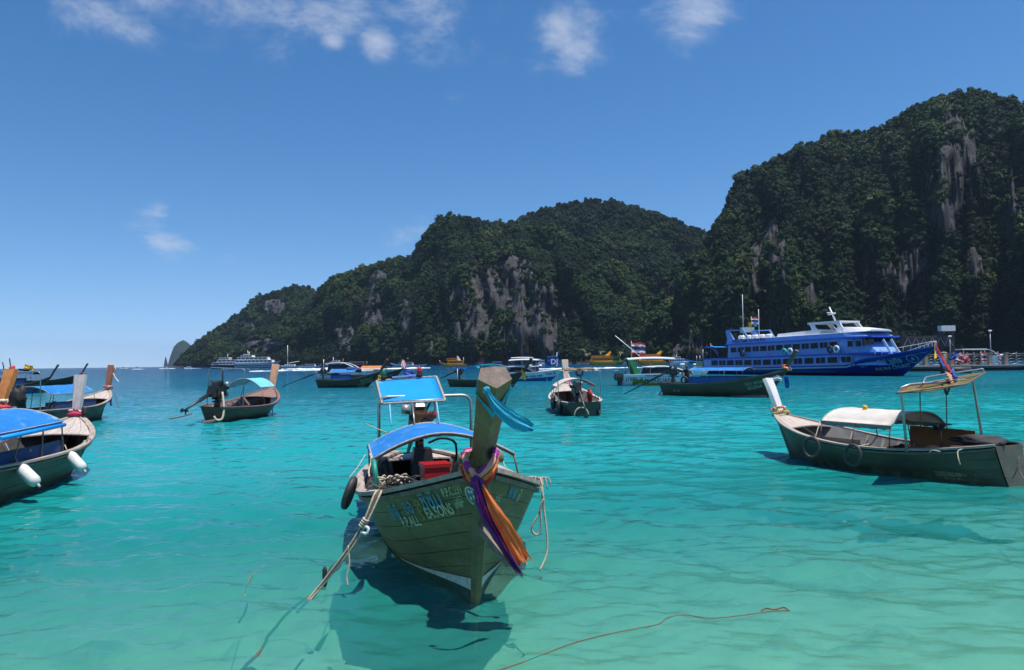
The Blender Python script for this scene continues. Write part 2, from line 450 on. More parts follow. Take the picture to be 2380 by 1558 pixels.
def leaf_material():
    m = bpy.data.materials.new('jungle leaves'); m.use_nodes = True; nt = m.node_tree; N, Lk = nt.nodes, nt.links
    b = N['Principled BSDF']; b.inputs['Roughness'].default_value = 0.7; b.inputs['Specular IOR Level'].default_value = 0.2
    a = N.new('ShaderNodeAttribute'); a.attribute_type = 'INSTANCER'; a.attribute_name = 'tint'
    rp = N.new('ShaderNodeValToRGB'); Lk.new(a.outputs['Fac'], rp.inputs[0]); cr = rp.color_ramp
    st = ((0, (.007, .019, .008)), (.3, (.012, .031, .010)), (.6, (.020, .047, .011)), (.82, (.037, .065, .013)), (.94, (.052, .053, .019)), (1, (.070, .083, .018)))
    while len(cr.elements) < len(st): cr.elements.new(.5)
    for e, (p, c) in zip(cr.elements, st): e.position = p; e.color = (*c, 1)
    Lk.new(rp.outputs[0], b.inputs['Base Color'])
    tr = N.new('ShaderNodeBsdfTranslucent'); Lk.new(rp.outputs[0], tr.inputs[0]); ms = N.new('ShaderNodeMixShader'); ms.inputs[0].default_value = 0.12
    Lk.new(b.outputs[0], ms.inputs[1]); Lk.new(tr.outputs[0], ms.inputs[2]); Lk.new(ms.outputs[0], N['Material Output'].inputs[0])
    return m
LEAF = leaf_material()
BARK = mat('jungle bark', (.13, .10, .075), .9, (.07, .055, .04), 3)

CROWNS = bpy.data.collections.new('crown shapes')      # templates, never linked into the scene
def crown_shape(seed):
    """one tree crown about 1 unit across: dense clumps of leaf faces round branch ends, short trunk below"""
    r = random.Random(seed); V = []; F = []
    nclump = 7 + seed % 4
    cl = []
    for i in range(nclump):
        a = r.uniform(0, 6.283); q = math.sqrt(r.random()) * 0.36; z = 0.30 + 0.34 * (1 - (q / .36) ** 2) * r.uniform(.6, 1.1) + r.uniform(-.1, .06)
        cl.append((q * math.cos(a), q * math.sin(a), z, r.uniform(.15, .24)))
    for (cx, cy, cz, cr_) in cl:
        for k in range(34):
            d = Vector((r.gauss(0, 1), r.gauss(0, 1), r.gauss(0, 1) + .35)).normalized()
            p = Vector((cx, cy, cz)) + Vector((d.x, d.y, d.z * .78)) * cr_ * r.uniform(.72, 1.12)
            nrm = (d + Vector((r.gauss(0, .30), r.gauss(0, .30), r.gauss(0, .30)))).normalized()
            t = nrm.cross(Vector((r.gauss(0, 1), r.gauss(0, 1), r.gauss(0, 1)))).normalized(); s = nrm.cross(t)
            L, W = r.uniform(.055, .10), r.uniform(.035, .06)
            b = len(V); V += [p - t * L, p + s * W, p + t * L, p - s * W]; F.append((b, b + 1, b + 2, b + 3))
        # dark heart of the clump
        b = len(V)
        for k in range(6):
            d = Vector(((1, 0, 0), (-1, 0, 0), (0, 1, 0), (0, -1, 0), (0, 0, 1), (0, 0, -1))[k]); V.append(Vector((cx, cy, cz)) + d * cr_ * .72)
        for f in ((0, 2, 4), (2, 1, 4), (1, 3, 4), (3, 0, 4), (2, 0, 5), (1, 2, 5), (3, 1, 5), (0, 3, 5)): F.append(tuple(b + i for i in f))
    mb = MB(); mb.add(V, F, False)
    nleaf = len(F)
    mb.tube([(0, 0, -.25), (.01, 0, .1), (0, .01, .4)], [.035, .028, .015], 5)
    me = mb.mesh('crown', [LEAF, BARK], [0] * nleaf + [1] * (len(mb.f) - nleaf))
    o = bpy.data.objects.new('crown_shape_%02d' % seed, me); CROWNS.objects.link(o)
for i in range(6): crown_shape(i + 1)

def scatter_group():
    g = bpy.data.node_groups.new('forest scatter', 'GeometryNodeTree')
    g.interface.new_socket('Geometry', in_out='INPUT', socket_type='NodeSocketGeometry'); g.interface.new_socket('Geometry', in_out='OUTPUT', socket_type='NodeSocketGeometry')
    N, Lk = g.nodes, g.links; gi = N.new('NodeGroupInput'); go = N.new('NodeGroupOutput')
    ci = N.new('GeometryNodeCollectionInfo'); ci.inputs['Collection'].default_value = CROWNS; ci.inputs['Separate Children'].default_value = True; ci.inputs['Reset Children'].default_value = True
    ip = N.new('GeometryNodeInstanceOnPoints'); ip.inputs['Pick Instance'].default_value = True
    def na(name, t):
        n = N.new('GeometryNodeInputNamedAttribute'); n.data_type = t; n.inputs['Name'].default_value = name; return n.outputs[0]
    Lk.new(gi.outputs[0], ip.inputs['Points']); Lk.new(ci.outputs[0], ip.inputs['Instance'])
    Lk.new(na('pick', 'INT'), ip.inputs['Instance Index']); Lk.new(na('size', 'FLOAT_VECTOR'), ip.inputs['Scale']); 
    rot = N.new('FunctionNodeEulerToRotation'); Lk.new(na('turn', 'FLOAT_VECTOR'), rot.inputs[0]); Lk.new(rot.outputs[0], ip.inputs['Rotation'])
    Lk.new(ip.outputs[0], go.inputs[0]); return g
SCATTER = scatter_group()

def forest(name, label, P, S, seed, tints):
    n = len(P); g = np.random.default_rng(seed)
    me = bpy.data.meshes.new(name); me.vertices.add(n); me.vertices.foreach_set('co', np.asarray(P, dtype=np.float32).ravel())
    def attr(nm, t, data, key='value'):
        a = me.attributes.new(nm, t, 'POINT'); a.data.foreach_set(key, np.ascontiguousarray(data).ravel())
    attr('pick', 'INT', g.integers(0, 6, n).astype(np.int32))
    S = np.asarray(S, dtype=np.float32)
    attr('size', 'FLOAT_VECTOR', np.stack([S, S, S * g.uniform(.8, 1.3, n)], -1).astype(np.float32), 'vector')
    attr('turn', 'FLOAT_VECTOR', np.stack([g.normal(0, .12, n), g.normal(0, .12, n), g.uniform(0, 6.283, n)], -1).astype(np.float32), 'vector')
    attr('tint', 'FLOAT', np.asarray(tints, dtype=np.float32))
    o = bpy.data.objects.new(name, me); COL.objects.link(o); me.materials.append(LEAF)
    md = o.modifiers.new('scatter', 'NODES'); md.node_group = SCATTER
    return tag(o, label, 'forest', None, 'stuff')

def V0(u): return at(u, 0, 1).z * 0 + (779 + FPX * math.tan(R(2.12)) * 1.0 - 0.0125 * (u - 1190))
def build_hill(name, label, sil, shore, ridge, seed, cliffs=(), trees=0, flabel=None, tree=(7, 12), du=3.8, gully=24, back=260, prof=0.72, rough=1.0, tmean=.42):
    """a limestone hill: crest line sil (picture places) standing at distance ridge(u), foot at distance shore(u)"""
    u0, u1 = sil[0][0], sil[-1][0]; us = np.arange(u0, u1 + du, du); nt_ = 66; nb = 10
    rows = []; rock = []
    for ui in us:
        d = ray(ui, 779); ax = d.x / d.y
        vs = float(interp(sil, ui)); D0 = float(interp(shore, ui)); D1 = D0 + float(interp(ridge, ui))
        zr = at(ui, vs, D1).z
        edge = min(1.0, max(0.0, zr / 25.0))
        col = []; rk = []
        for j in range(nt_ + nb + 1):
            if j <= nt_:
                t = j / nt_
                g = fbm(ui * 0.011 + seed * 7.7, t * 0.55, seed * 1.3, 4)
                g2 = fbm(ui * 0.035 + seed, t * 3.0, 4.2, 4)
                # terraces: steep faces between gentler shoulders
                tt = t + 0.10 * math.sin(6.283 * (t * 1.5 + g * 0.6)) * t * (1 - t) * 2.0
                D = D0 + (D1 - D0) * tt + (g * gully + g2 * gully * 0.35) * (1 - t) ** 0.6 * min(1, t * 6) * edge * rough
                z = -3 + (zr + 3) * t ** prof + g2 * 5 * edge * t * (1 - t) * 4 * rough
                bul = fbm(ui * 0.016 + seed * 2.3, t * 2.6, 8.8, 3); D -= bul * gully * 0.7 * min(1, t * 5) * min(1, (1 - t) * 5) * edge * rough
                r = 0.0
                a_v = V0(ui) - (z - EYE) / D * FPX
                w = (g2 * 0.9 + fbm(ui * 0.09 + 3, t * 9, seed, 3) * 0.8) if cliffs else 0
                for (cu, cv, ru, rv) in cliffs:
                    q = ((ui - cu) / ru) ** 2 * .6 + ((a_v - cv) / rv) ** 2 * .6 + w * 0.9
                    r = max(r, min(1.0, max(0.0, (1.15 - q) * 1.6)))
                if r > 0:
                    D -= r * 7 + r * 16 * abs(fbm(ui * 0.13 + 9, t * 1.4, seed, 6))
                if z < 3.0: r = max(r, 1.0)
                # crest detail
                if t > 0.85: z += fbm(ui * 0.05 + seed * 3, 1.1, 0, 4) * 3.0 * edge * (t - .85) / .15
            else:
                k = (j - nt_) / nb; D = D1 + back * k; z = (zr + 3) * (1 - k ** 1.6) - 3; r = 0.0
            col.append((ax * D, D, z)); rk.append(r)
        rows.append(col); rock.append(rk)
    A = np.array(rows); RK = np.array(rock)
    me = np_mesh(name, A, grid_faces(A.shape[0], A.shape[1])[:, ::-1], ROCK)
    a = me.attributes.new('rock', 'FLOAT', 'POINT'); a.data.foreach_set('value', RK.astype(np.float32).ravel())
    o = bpy.data.objects.new(name, me); COL.objects.link(o); tag(o, label, None, None, 'structure')
    if trees:
        g = np.random.default_rng(seed + 40)
        ni, nj = A.shape[0] - 1, nt_ + 4
        q00, q10, q01 = A[:-1, :nj], A[1:, :nj], A[:-1, 1:nj + 1]
        area = np.linalg.norm(np.cross(q10 - q00, q01 - q00), axis=-1)
        vis = area * (1 - 0.955 * np.clip(RK[:-1, :nj] * 1.6 - .2, 0, 1)) * (q00[..., 2] > 0.8)
        p = (vis / vis.sum()).ravel(); pick = g.choice(len(p), trees, p=p); i, j = np.divmod(pick, nj)
        fu, fv = g.random(trees)[:, None], g.random(trees)[:, None]
        P = A[i, j] + (A[i + 1, j] - A[i, j]) * fu + (A[i, j + 1] - A[i, j]) * fv
        S = g.uniform(tree[0], tree[1], trees) * np.where(g.random(trees) < .12, 1.35, 1.0)
        P[:, 2] -= S * 0.12
        patch = np.array([fbm(x * .012, y * .012, z * .02 + seed, 3) for x, y, z in P])
        tn = np.clip(tmean + patch * .75 + g.normal(0, .20, trees), 0, 1); S = S * (1 + np.clip(patch, -.4, .5) * .6)
        forest(name.replace('hill', 'forest').replace('hills', 'forest') if 'hill' in name else name + '_forest', flabel, P, S, seed, tn)
    return o

build_hill('hill_right', 'steep jungle covered limestone massif rising on the right',
    [(1440, 842), (1480, 800), (1510, 735), (1560, 660), (1640, 572), (1672, 540), (1690, 500), (1705, 465), (1730, 420), (1790, 385), (1850, 356), (1920, 336), (1980, 322), (2060, 310), (2110, 275), (2180, 245), (2240, 232), (2290, 224), (2340, 240), (2380, 248), (2450, 250), (2560, 270), (2750, 330), (3000, 520), (3200, 835)],
    [(1440, 690), (1700, 610), (2380, 500), (3200, 420)], [(1440, 30), (1500, 90), (1700, 170), (2000, 220), (2380, 220), (3000, 160), (3200, 60)], 3,
    cliffs=((1790, 590, 34, 62), (1745, 655, 26, 36), (1548, 680, 26, 44), (2235, 380, 44, 100), (2200, 480, 44, 66), (2368, 540, 20, 150), (2115, 640, 46, 40), (1590, 800, 42, 34), (1795, 745, 22, 34), (1880, 700, 18, 26), (2010, 640, 18, 40), (2270, 620, 20, 34)),
    trees=20000, flabel='dense dark green jungle covering the right hand massif', tree=(5.5, 11.5), gully=60, tmean=.30)
build_hill('hill_middle', 'long wooded limestone ridge with grey cliff faces in the middle',
    [(425, 848), (470, 826), (520, 800), (580, 776), (650, 762), (700, 738), (735, 694), (760, 665), (800, 645), (860, 631), (900, 617), (960, 608), (975, 580), (1000, 540), (1030, 517), (1070, 508), (1110, 516), (1140, 527), (1200, 530), (1260, 536), (1330, 560), (1420, 610), (1500, 690), (1560, 760), (1620, 838)],
    [(425, 1350), (700, 1080), (1000, 860), (1300, 770), (1620, 740)], [(425, 40), (560, 90), (800, 170), (1100, 210), (1400, 180), (1620, 40)], 5,
    cliffs=((1108, 700, 54, 74), (1205, 730, 46, 104), (1272, 745, 38, 76), (862, 718, 20, 50), (943, 738, 14, 34), (1160, 790, 16, 28), (800, 790, 20, 30), (600, 805, 46, 22), (1060, 775, 12, 34), (1000, 800, 12, 20), (880, 650, 16, 18), (1190, 620, 30, 24)),
    trees=20000, flabel='green jungle on the long middle ridge between bare cliff faces', tree=(6, 12), gully=60, tmean=.36)
build_hill('hill_back', 'rounded wooded summit standing behind the middle ridge',
    [(1080, 640), (1150, 570), (1200, 530), (1240, 502), (1300, 480), (1390, 467), (1440, 476), (1500, 495), (1560, 510), (1640, 540), (1720, 590), (1850, 700)],
    [(1080, 930), (1850, 900)], [(1080, 260), (1850, 260)], 8, trees=10500, flabel='dark green jungle on the rounded summit behind the ridge', tree=(6.5, 12.5), gully=45, tmean=.26)
build_hill('hill_left_end', 'dark wooded hill at the far left end of the ridge',
    [(412, 850), (432, 830), (470, 800), (515, 764), (560, 735), (590, 705), (640, 685), (690, 672), (720, 678), (738, 690), (780, 720), (860, 800)],
    [(412, 1500), (860, 1300)], [(412, 40), (500, 130), (860, 170)], 13, cliffs=((640, 715, 30, 14), (580, 760, 16, 18)), trees=6500, flabel='bluish dark green jungle on the far left hill', tree=(8, 15), gully=45, tmean=.28)
build_hill('island_far', 'hazy blue rock island on the horizon', [(390, 850), (396, 828), (404, 806), (414, 796), (426, 791), (436, 796), (446, 806), (470, 815), (520, 830), (560, 850)], [(390, 5200), (560, 5200)], [(390, 300), (560, 300)], 21, du=1.5, gully=60, back=700, rough=.6)
build_hill('island_stack', 'thin hazy rock stack beside the far island', [(381, 850), (383, 838), (385, 829), (387, 833), (391, 850)], [(381, 5000), (391, 5000)], [(381, 60), (391, 60)], 22, du=.6, gully=5, back=80, rough=.3)
build_hill('island_behind', 'hazy rounded hill top showing behind the left end of the ridge', [(455, 848), (466, 800), (474, 784), (484, 778), (496, 782), (515, 810), (540, 848)], [(455, 3800), (540, 3800)], [(455, 200), (540, 200)], 23, du=1.5, gully=40, back=500, rough=.5)

# ================================================================== sea air
def build_haze():
    m = bpy.data.materials.new('sea air'); m.use_nodes = True; nt = m.node_tree; N, Lk = nt.nodes, nt.links
    N.remove(N['Principled BSDF'])
    pv = N.new('ShaderNodeVolumePrincipled'); pv.inputs['Color'].default_value = (.52, .74, 1.0, 1); pv.inputs['Density'].default_value = 0.00004; pv.inputs['Anisotropy'].default_value = 0.15
    Lk.new(pv.outputs[0], N['Material Output'].inputs['Volume'])
    mb = MB(); x0, x1, y0, y1, z0, z1 = -9000, 9000, -500, 27000, -18.0, 480.0
    mb.box(((x0 + x1) / 2, (y0 + y1) / 2, (z0 + z1) / 2), (x1 - x0, y1 - y0, z1 - z0))
    o = mb.build('haze', m); tag(o, 'thin blue sea air lying over the whole bay', None, None, 'stuff')
# ================================================================== boat building
M_HULL_OLIVE = mat('weathered olive hull paint', (.105, .115, .052), .62, (.060, .075, .036), 2.2, (.6, 1, 2.2), 7, .35, .7, .25, 30, col3=(.17, .165, .085), scale3=1.6, lo3=.54, hi3=.72)
M_HULL_DARK = mat('dark hull paint', (.032, .034, .024), .55, (.060, .050, .030), 2.0, (.6, 1, 2.0), 6, .4, .7, .15, 25)
M_HULL_GREEN = mat('mossy dark green hull', (.042, .046, .032), .6, (.090, .080, .055), 2.0, (.5, 1, 1.6), 7, .45, .72, .2, 25)
M_HULL_BROWN = mat('dark brown hull', (.045, .032, .020), .6, (.085, .055, .03), 2.0, (.5, 1, 2), 6, .4, .7, .15, 25)
M_RAIL = mat('sun bleached rail wood', (.40, .335, .285), .85, (.22, .175, .145), 5, (.5, 3, 3), 7, .35, .7, .3, 40)
M_RAIL_DARK = mat('worn rail wood', (.21, .165, .13), .85, (.10, .075, .06), 5, (.5, 3, 3), 6, .35, .7, .3, 40)
M_DECK = mat('bleached deck boards', (.50, .43, .38), .85, (.33, .27, .235), 4, (.4, 3.5, 3), 7, .35, .7, .25, 40, col3=(.12, .10, .085), scale3=2.6, lo3=.62, hi3=.74)
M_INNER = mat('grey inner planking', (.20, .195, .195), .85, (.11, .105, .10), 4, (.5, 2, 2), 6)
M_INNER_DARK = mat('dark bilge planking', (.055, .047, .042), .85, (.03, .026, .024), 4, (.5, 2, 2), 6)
M_RIB = mat('pale frame timber', (.40, .37, .35), .85, (.26, .24, .22), 5, (1, 1, 1), 5)
M_STEEL = mat('dull galvanised pipe', (.34, .34, .35), .42, (.20, .16, .13), 9, (1, 1, 1), 5, .5, .75, metal=.75)
M_RUSTPIPE = mat('rusty pipe', (.20, .17, .15), .6, (.14, .07, .035), 8, metal=.4)
M_ROPE = mat('pale rope', (.50, .43, .33), .9, (.34, .28, .21), 30, bump=.4)
M_ROPE_DARK = mat('dark wet rope', (.12, .105, .075), .9, (.07, .06, .045), 30)
M_RUBBER = mat('black rubber', (.018, .018, .019), .6, (.035, .034, .033), 12)
M_BLUE = mat('sky blue awning', (.008, .36, .88), .5, (.008, .32, .84), 2.5, detail=3, trans=.25, bump=.35, bscale=4)
M_BLUE_DARK = mat('faded blue tarpaulin', (.008, .165, .50), .6, (.015, .22, .60), 2.0, (1, 2, 1), 5, trans=.15, bump=.5, bscale=3.5, col3=(.25, .45, .72), scale3=2.4, lo3=.58, hi3=.74)
M_NAVY = mat('navy cloth', (.007, .032, .115), .8, (.012, .05, .16), 3)
M_WHITE_CLOTH = mat('off white canvas', (.66, .62, .57), .8, (.50, .45, .39), 2, trans=.15, bump=.6, bscale=3, col3=(.36, .31, .25), scale3=1.3, lo3=.58, hi3=.78)
M_TRIM = mat('grey lashing trim', (.42, .40, .37), .85, (.22, .19, .17), 25)
M_ENG = mat('oily black engine', (.012, .012, .013), .38, (.03, .026, .022), 7)
M_RUST = mat('rusted engine iron', (.075, .033, .016), .75, (.030, .018, .012), 9, col3=(.15, .07, .03), scale3=6)
M_ALU = mat('bare cast metal', (.42, .42, .42), .45, (.25, .25, .25), 12, metal=.6)
M_RED = mat('red plastic', (.36, .008, .010), .4, (.26, .006, .008), 5)
M_WHITE = mat('white gelcoat', (.72, .72, .71), .28, (.62, .62, .62), 1.5, lo=.45, hi=.8)
M_GLASS = mat('dark tinted window', (.008, .010, .012), .12)
M_BLACK = mat('matt black', (.012, .012, .013), .7)
M_WOOD_ORANGE = mat('varnished orange timber', (.40, .155, .035), .5, (.26, .095, .022), 3.5, (3, 3, .5), 6, .35, .7, .2)
M_WOOD_RED = mat('red brown timber', (.17, .062, .038), .6, (.24, .095, .055), 3.5, (3, 3, .5), 6)
M_WOOD_GREY = mat('silvery prow timber', (.40, .38, .39), .8, (.27, .255, .26), 3.5, (4, 4, .5), 6, .35, .7, .25)
M_WOOD_PALE = mat('pale bleached timber', (.50, .43, .36), .8, (.36, .30, .25), 3.5, (4, 4, .5), 6)
M_WOOD_PROW = mat('grey green prow timber', (.20, .155, .085), .75, (.19, .100, .042), 1.7, (3.2, 3.2, .55), 8, .34, .60, .5, 26, col3=(.06, .045, .025), scale3=2.4, lo3=.52, hi3=.70)
M_WOOD_END = mat('cut timber end', (.21, .165, .135), .85, (.12, .085, .065), 9, (1, 1, 1), 8, .35, .65, .4, 40)
M_WOOD_DARKP = mat('dark prow timber', (.030, .022, .016), .6, (.05, .035, .022), 4, (4, 4, .6), 6)
M_PAINT_WHITE = mat('worn white paint', (.55, .56, .52), .7, (.30, .33, .27), 14, (1, 1, 1), 6, .45, .7)
M_LETTER_PALE = mat('faded cream lettering', (.42, .43, .31), .75, (.17, .19, .105), 11, (1, 1, 1), 6, .48, .66)
M_LETTER_BLUE = mat('faded blue lettering', (.07, .22, .33), .75, (.13, .17, .12), 11, (1, 1, 1), 6, .5, .68)
M_LETTER_GOLD = mat('faded ochre lettering', (.26, .16, .035), .75, (.14, .13, .06), 9, (1, 1, 1), 6, .48, .68)

def smooth01(a, b, x):
    t = min(1, max(0, (x - a) / (b - a))); return t * t * (3 - 2 * t)

class Hull:
    """parametric hull, +X forward, +Y to port; s runs from stern to bow, t from keel to gunwale"""
    def __init__(s, L=7.7, B=1.15, zm=.72, zb=1.5, zs=.78, draft=.45, ws=.35, db=.42, rake=.42, srake=.25, bowp=2.4, full=.8, keelrise=0.0, sheerp=2.2, sheerl=.55):
        s.__dict__.update(locals()); 
    def b(s, q):
        d = s.L * (1 - q); db = s.db * s.L
        if d < db: return s.B * (1 - (1 - d / db) ** s.bowp)
        return s.B * (1 - (1 - s.ws) * ((d - db) / (s.L - db)) ** 2)
    def sheer(s, q):
        d = 1 - q
        return s.zm + (s.zb - s.zm) * max(0, 1 - d / s.sheerl) ** s.sheerp + (s.zs - s.zm) * max(0, (d - .6) / .4) ** 2
    def pt(s, q, t, side, off=0.0):
        b = s.b(q); zs = s.sheer(q); zk = -s.draft + s.keelrise * smooth01(.75, 1, q); f = smooth01(.55, 1.0, q)
        tt = min(max(t, 0), 1)
        ym = b * (s.full * math.sin(math.pi / 2 * tt) ** .8 + (1 - s.full) * tt ** 2); zm_ = zk + (zs - zk) * tt ** 1.4
        yb = b * tt ** 1.12; zb_ = zk + (zs - zk) * tt
        y = ym * (1 - f) + yb * f; z = zm_ * (1 - f) + zb_ * f
        if t > 1: z += (t - 1) * (zs - zk)
        x = -s.L / 2 + s.L * q - s.rake * smooth01(.68, 1, q) * (zs - z) + s.srake * (1 - smooth01(0, .3, q)) * (zs - z)
        p = Vector((x, side * y, z))
        if off:
            e = 1e-3; q2 = q - e if q > .5 else q + e; t2 = tt - e if tt > .5 else tt + e
            du = (s.pt(q2, t, side) - p) * (1 if q2 > q else -1); dv = (s.pt(q, t2, side) - p) * (1 if t2 > tt else -1)
            n = du.cross(dv)
            if n.length > 1e-12:
                n.normalize()
                if n.y * side < 0 and abs(n.y) > 1e-3: n = -n
                p = p + n * off
        return p
    def tz(s, q, z):
        lo, hi = 0.0, 1.0
        for _ in range(12):
            m = (lo + hi) / 2
            if s.pt(q, m, 1).z < z: lo = m
            else: hi = m
        return (lo + hi) / 2
    def on(s, x, z, side, off=.004):
        q = (x + s.L / 2) / s.L
        for _ in range(3):
            q = min(.999, max(.001, q)); t = s.tz(q, z); q += (x - s.pt(q, t, side).x) / s.L
        q = min(.999, max(.001, q)); return s.pt(q, s.tz(q, z), side, off)
    def half(s, x, z):
        q = min(.998, max(.002, (x + s.L / 2) / s.L)); return s.pt(q, s.tz(q, z), 1).y
    def q(s, x): return min(1, max(0, (x + s.L / 2) / s.L))

def txt(body, size, align='CENTER', shear=0.0, bold=0.0):
    """flat text outline as a list of verts and faces, from the bundled font"""
    cu = bpy.data.curves.new('lettering', 'FONT'); cu.body = body; cu.size = size; cu.align_x = align; cu.align_y = 'BOTTOM_BASELINE'; cu.shear = shear; cu.offset = bold; cu.resolution_u = 3
    ob = bpy.data.objects.new('lettering', cu); COL.objects.link(ob)
    dg = bpy.context.evaluated_depsgraph_get(); me = bpy.data.meshes.new_from_object(ob.evaluated_get(dg))
    V = [v.co.copy() for v in me.vertices]; F = [tuple(p.vertices) for p in me.polygons]
    bpy.data.objects.remove(ob); bpy.data.curves.remove(cu); bpy.data.meshes.remove(me)
    return V, F
def hull_text(h, body, size, xc, drop, side, m, parent, name='lettering', off=.016, bold=0.0, follow=1.0, stretch=1.0):
    """lettering painted on the hull: baseline a fixed drop under the sheer"""
    V, F = txt(body, size, bold=bold); zc = h.sheer(h.q(xc))
    lo = min(v.x for v in V); hi = max(v.x for v in V)
    def base(x): return zc + (h.sheer(h.q(x)) - zc) * follow - drop
    tab = {0: xc}; step = .02
    for sg in (-1, 1):                      # walk along the planking, so letters keep their width round the bow
        x = xc; k = 0
        while k * step < max(abs(lo), abs(hi)) * stretch + step:
            p = h.on(x, base(x), side, 0); p2 = h.on(x + .01, base(x + .01), side, 0); d = p2 - p
            x += sg * step * min(1.0, abs(d.x) / max(math.hypot(d.x, d.y), 1e-6)); k += 1; tab[sg * k] = x
    def at_arc(a):
        i = a / step; k = math.floor(i); k = max(min(k, max(tab) - 1), min(tab)); return tab[k] + (tab[k + 1] - tab[k]) * (i - k)
    out = []
    for v in V:
        x = at_arc(-side * v.x * stretch)
        out.append(h.on(x, base(x) + v.y, side, off))
    mb = MB(); mb.add(out, F if side < 0 else [tuple(reversed(f)) for f in F]); return mb.build(name, m, parent)
def flat_text(body, size, M, m, parent, name='lettering', bold=0.0, align='CENTER'):
    V, F = txt(body, size, align, bold=bold); mb = MB(); mb.add([M @ Vector((v.x, v.y, 0)) for v in V], F); return mb.build(name, m, parent)

def hull_shell(h, root, m_out, m_in, ns=36, nt=10, name='hull', th=.05, transom=True):
    mb = MB(); rings = []
    def sec(q, off):
        return [h.pt(q, j / nt, 1, off) for j in range(nt, 0, -1)] + [Vector((h.pt(q, 0, 1).x, 0, h.pt(q, 0, 1).z + (th if off < 0 else 0)))] + [h.pt(q, j / nt, -1, off) for j in range(1, nt + 1)]
    qs = [(i / ns) for i in range(ns)] + [1 - .25 / ns, .9995]
    outer = [sec(q, 0) for q in qs]; inner = [sec(min(q, 1 - .5 / ns), -th) for q in qs]
    nf0 = len(mb.f); mb.loft(outer, False, True, False)
    if transom: mb.f.append(tuple(range(len(outer[0])))); mb.sm.append(False)
    no = len(mb.f)
    rev = [list(reversed(r)) for r in inner]; mb.loft(rev, False, True, False)
    if transom: b = len(mb.v) - len(qs) * len(outer[0]); mb.f.append(tuple(b + i for i in range(len(outer[0])))); mb.sm.append(False)
    o = bpy.data.objects.new(name, mb.mesh(name, [m_out, m_in], [0] * no + [1] * (len(mb.f) - no))); COL.objects.link(o); o.parent = root
    return o

def rail(h, root, side, m, w=.13, th=.05, q0=0.0, q1=.985, name='gunwale', inset=.05, lift=0.0, n=40):
    mb = MB(); rings = []
    for i in range(n + 1):
        q = q0 + (q1 - q0) * i / n; p = h.pt(q, 1, side); b = abs(p.y); 
        # horizontal outward normal of the plan curve
        e = 2e-3; p2 = h.pt(min(1, q + e), 1, side); p1 = h.pt(max(0, q - e), 1, side); t = (p2 - p1); t.z = 0; t.normalize(); nrm = Vector((t.y, -t.x, 0))
        if nrm.y * side < 0: nrm = -nrm
        o = p + nrm * (w - inset) + Vector((0, 0, lift)); k = p - nrm * min(inset, max(b - .01, .005)) + Vector((0, 0, lift))
        rings.append([o + Vector((0, 0, th)), k + Vector((0, 0, th)), k, o])
    mb.loft(rings, True, False); return mb.build(name, m, root)

def strakes(h, parent, m, n=7, t0=.22, t1=.985, ns=30, q0=.002, q1=.997, prou=.006, gap=.004):
    for side in (-1, 1):
        for k in range(n):
            a = t0 + (t1 - t0) * k / n + gap / 2; b = t0 + (t1 - t0) * (k + 1) / n - gap / 2
            of = prou + (.0015 if k % 2 else 0)
            mb = MB(); face, lo, hi = [], [], []
            for i in range(ns + 1):
                q = q0 + (q1 - q0) * i / ns
                A, Bp, Cm = h.pt(q, a, side, of), h.pt(q, b, side, of), h.pt(q, (a + b) / 2, side, of)
                face.append([A, Cm, Bp]); lo.append([h.pt(q, a, side), A]); hi.append([Bp, h.pt(q, b, side)])
            mb.loft(face, False, True, False).loft(lo, False, False, False).loft(hi, False, False, False)
            mb.build('plank', m, parent)

def boards_across(h, root, x0, x1, z, m, name='floor_board', w=.16, th=.03, inset=.05, gap=.012):
    x = x0
    while x + w <= x1 + 1e-6:
        ya, yb = h.half(x, z) - inset, h.half(x + w - gap, z) - inset
        if min(ya, yb) > .05:
            mb = MB(); mb.add([(x, -ya, z - th), (x + w - gap, -yb, z - th), (x + w - gap, yb, z - th), (x, ya, z - th), (x, -ya, z), (x + w - gap, -yb, z), (x + w - gap, yb, z), (x, ya, z)],
                              [(3, 2, 1, 0), (4, 5, 6, 7), (0, 1, 5, 4), (1, 2, 6, 5), (2, 3, 7, 6), (3, 0, 4, 7)]); mb.build(name, m, root)
        x += w
def foredeck(h, root, x0, m, n=7, z_in=0.0, x1=None, camber=.05, name='deck_plank', gap=.008):
    x1 = x1 if x1 is not None else h.L / 2 - .12; nx = 8
    for k in range(n):
        a, b = -1 + 2 * k / n, -1 + 2 * (k + 1) / n
        def fn(u, v):
            x = x0 + (x1 - x0) * u; hb = max(h.b(h.q(x)) - .02 if z_in > -.08 else h.half(x, h.sheer(h.q(x)) + z_in) - .07, .02); f = a + (b - a) * v
            g = gap / 2 * (1 if v < .5 else -1)
            return (x, hb * f + g, h.sheer(h.q(x)) + z_in + camber * (1 - f * f))
        mb = MB(); mb.slab(fn, nx, 1, (0, 0, -.03), False); mb.build(name, m, root)
def ribs(h, root, xs, m, zf=.15, th=.05, dep=.07, name='rib'):
    for x in xs:
        for side in (-1, 1):
            q = h.q(x); t0 = h.tz(q, zf); rg = []
            for i in range(5):
                t = t0 + (.97 - t0) * i / 4; o = h.pt(q, t, side, -.05); k = h.pt(q, t, side, -.05 - dep)
                rg.append([o + Vector((-th / 2, 0, 0)), o + Vector((th / 2, 0, 0)), k + Vector((th / 2, 0, 0)), k + Vector((-th / 2, 0, 0))])
            MB().loft(rg).build(name, m, root)
def thwart(h, root, x, z, m, w=.26, th=.04, name='thwart'):
    y = h.half(x, z) - .06; MB().box((x, 0, z), (w, 2 * y, th)).build(name, m, root)

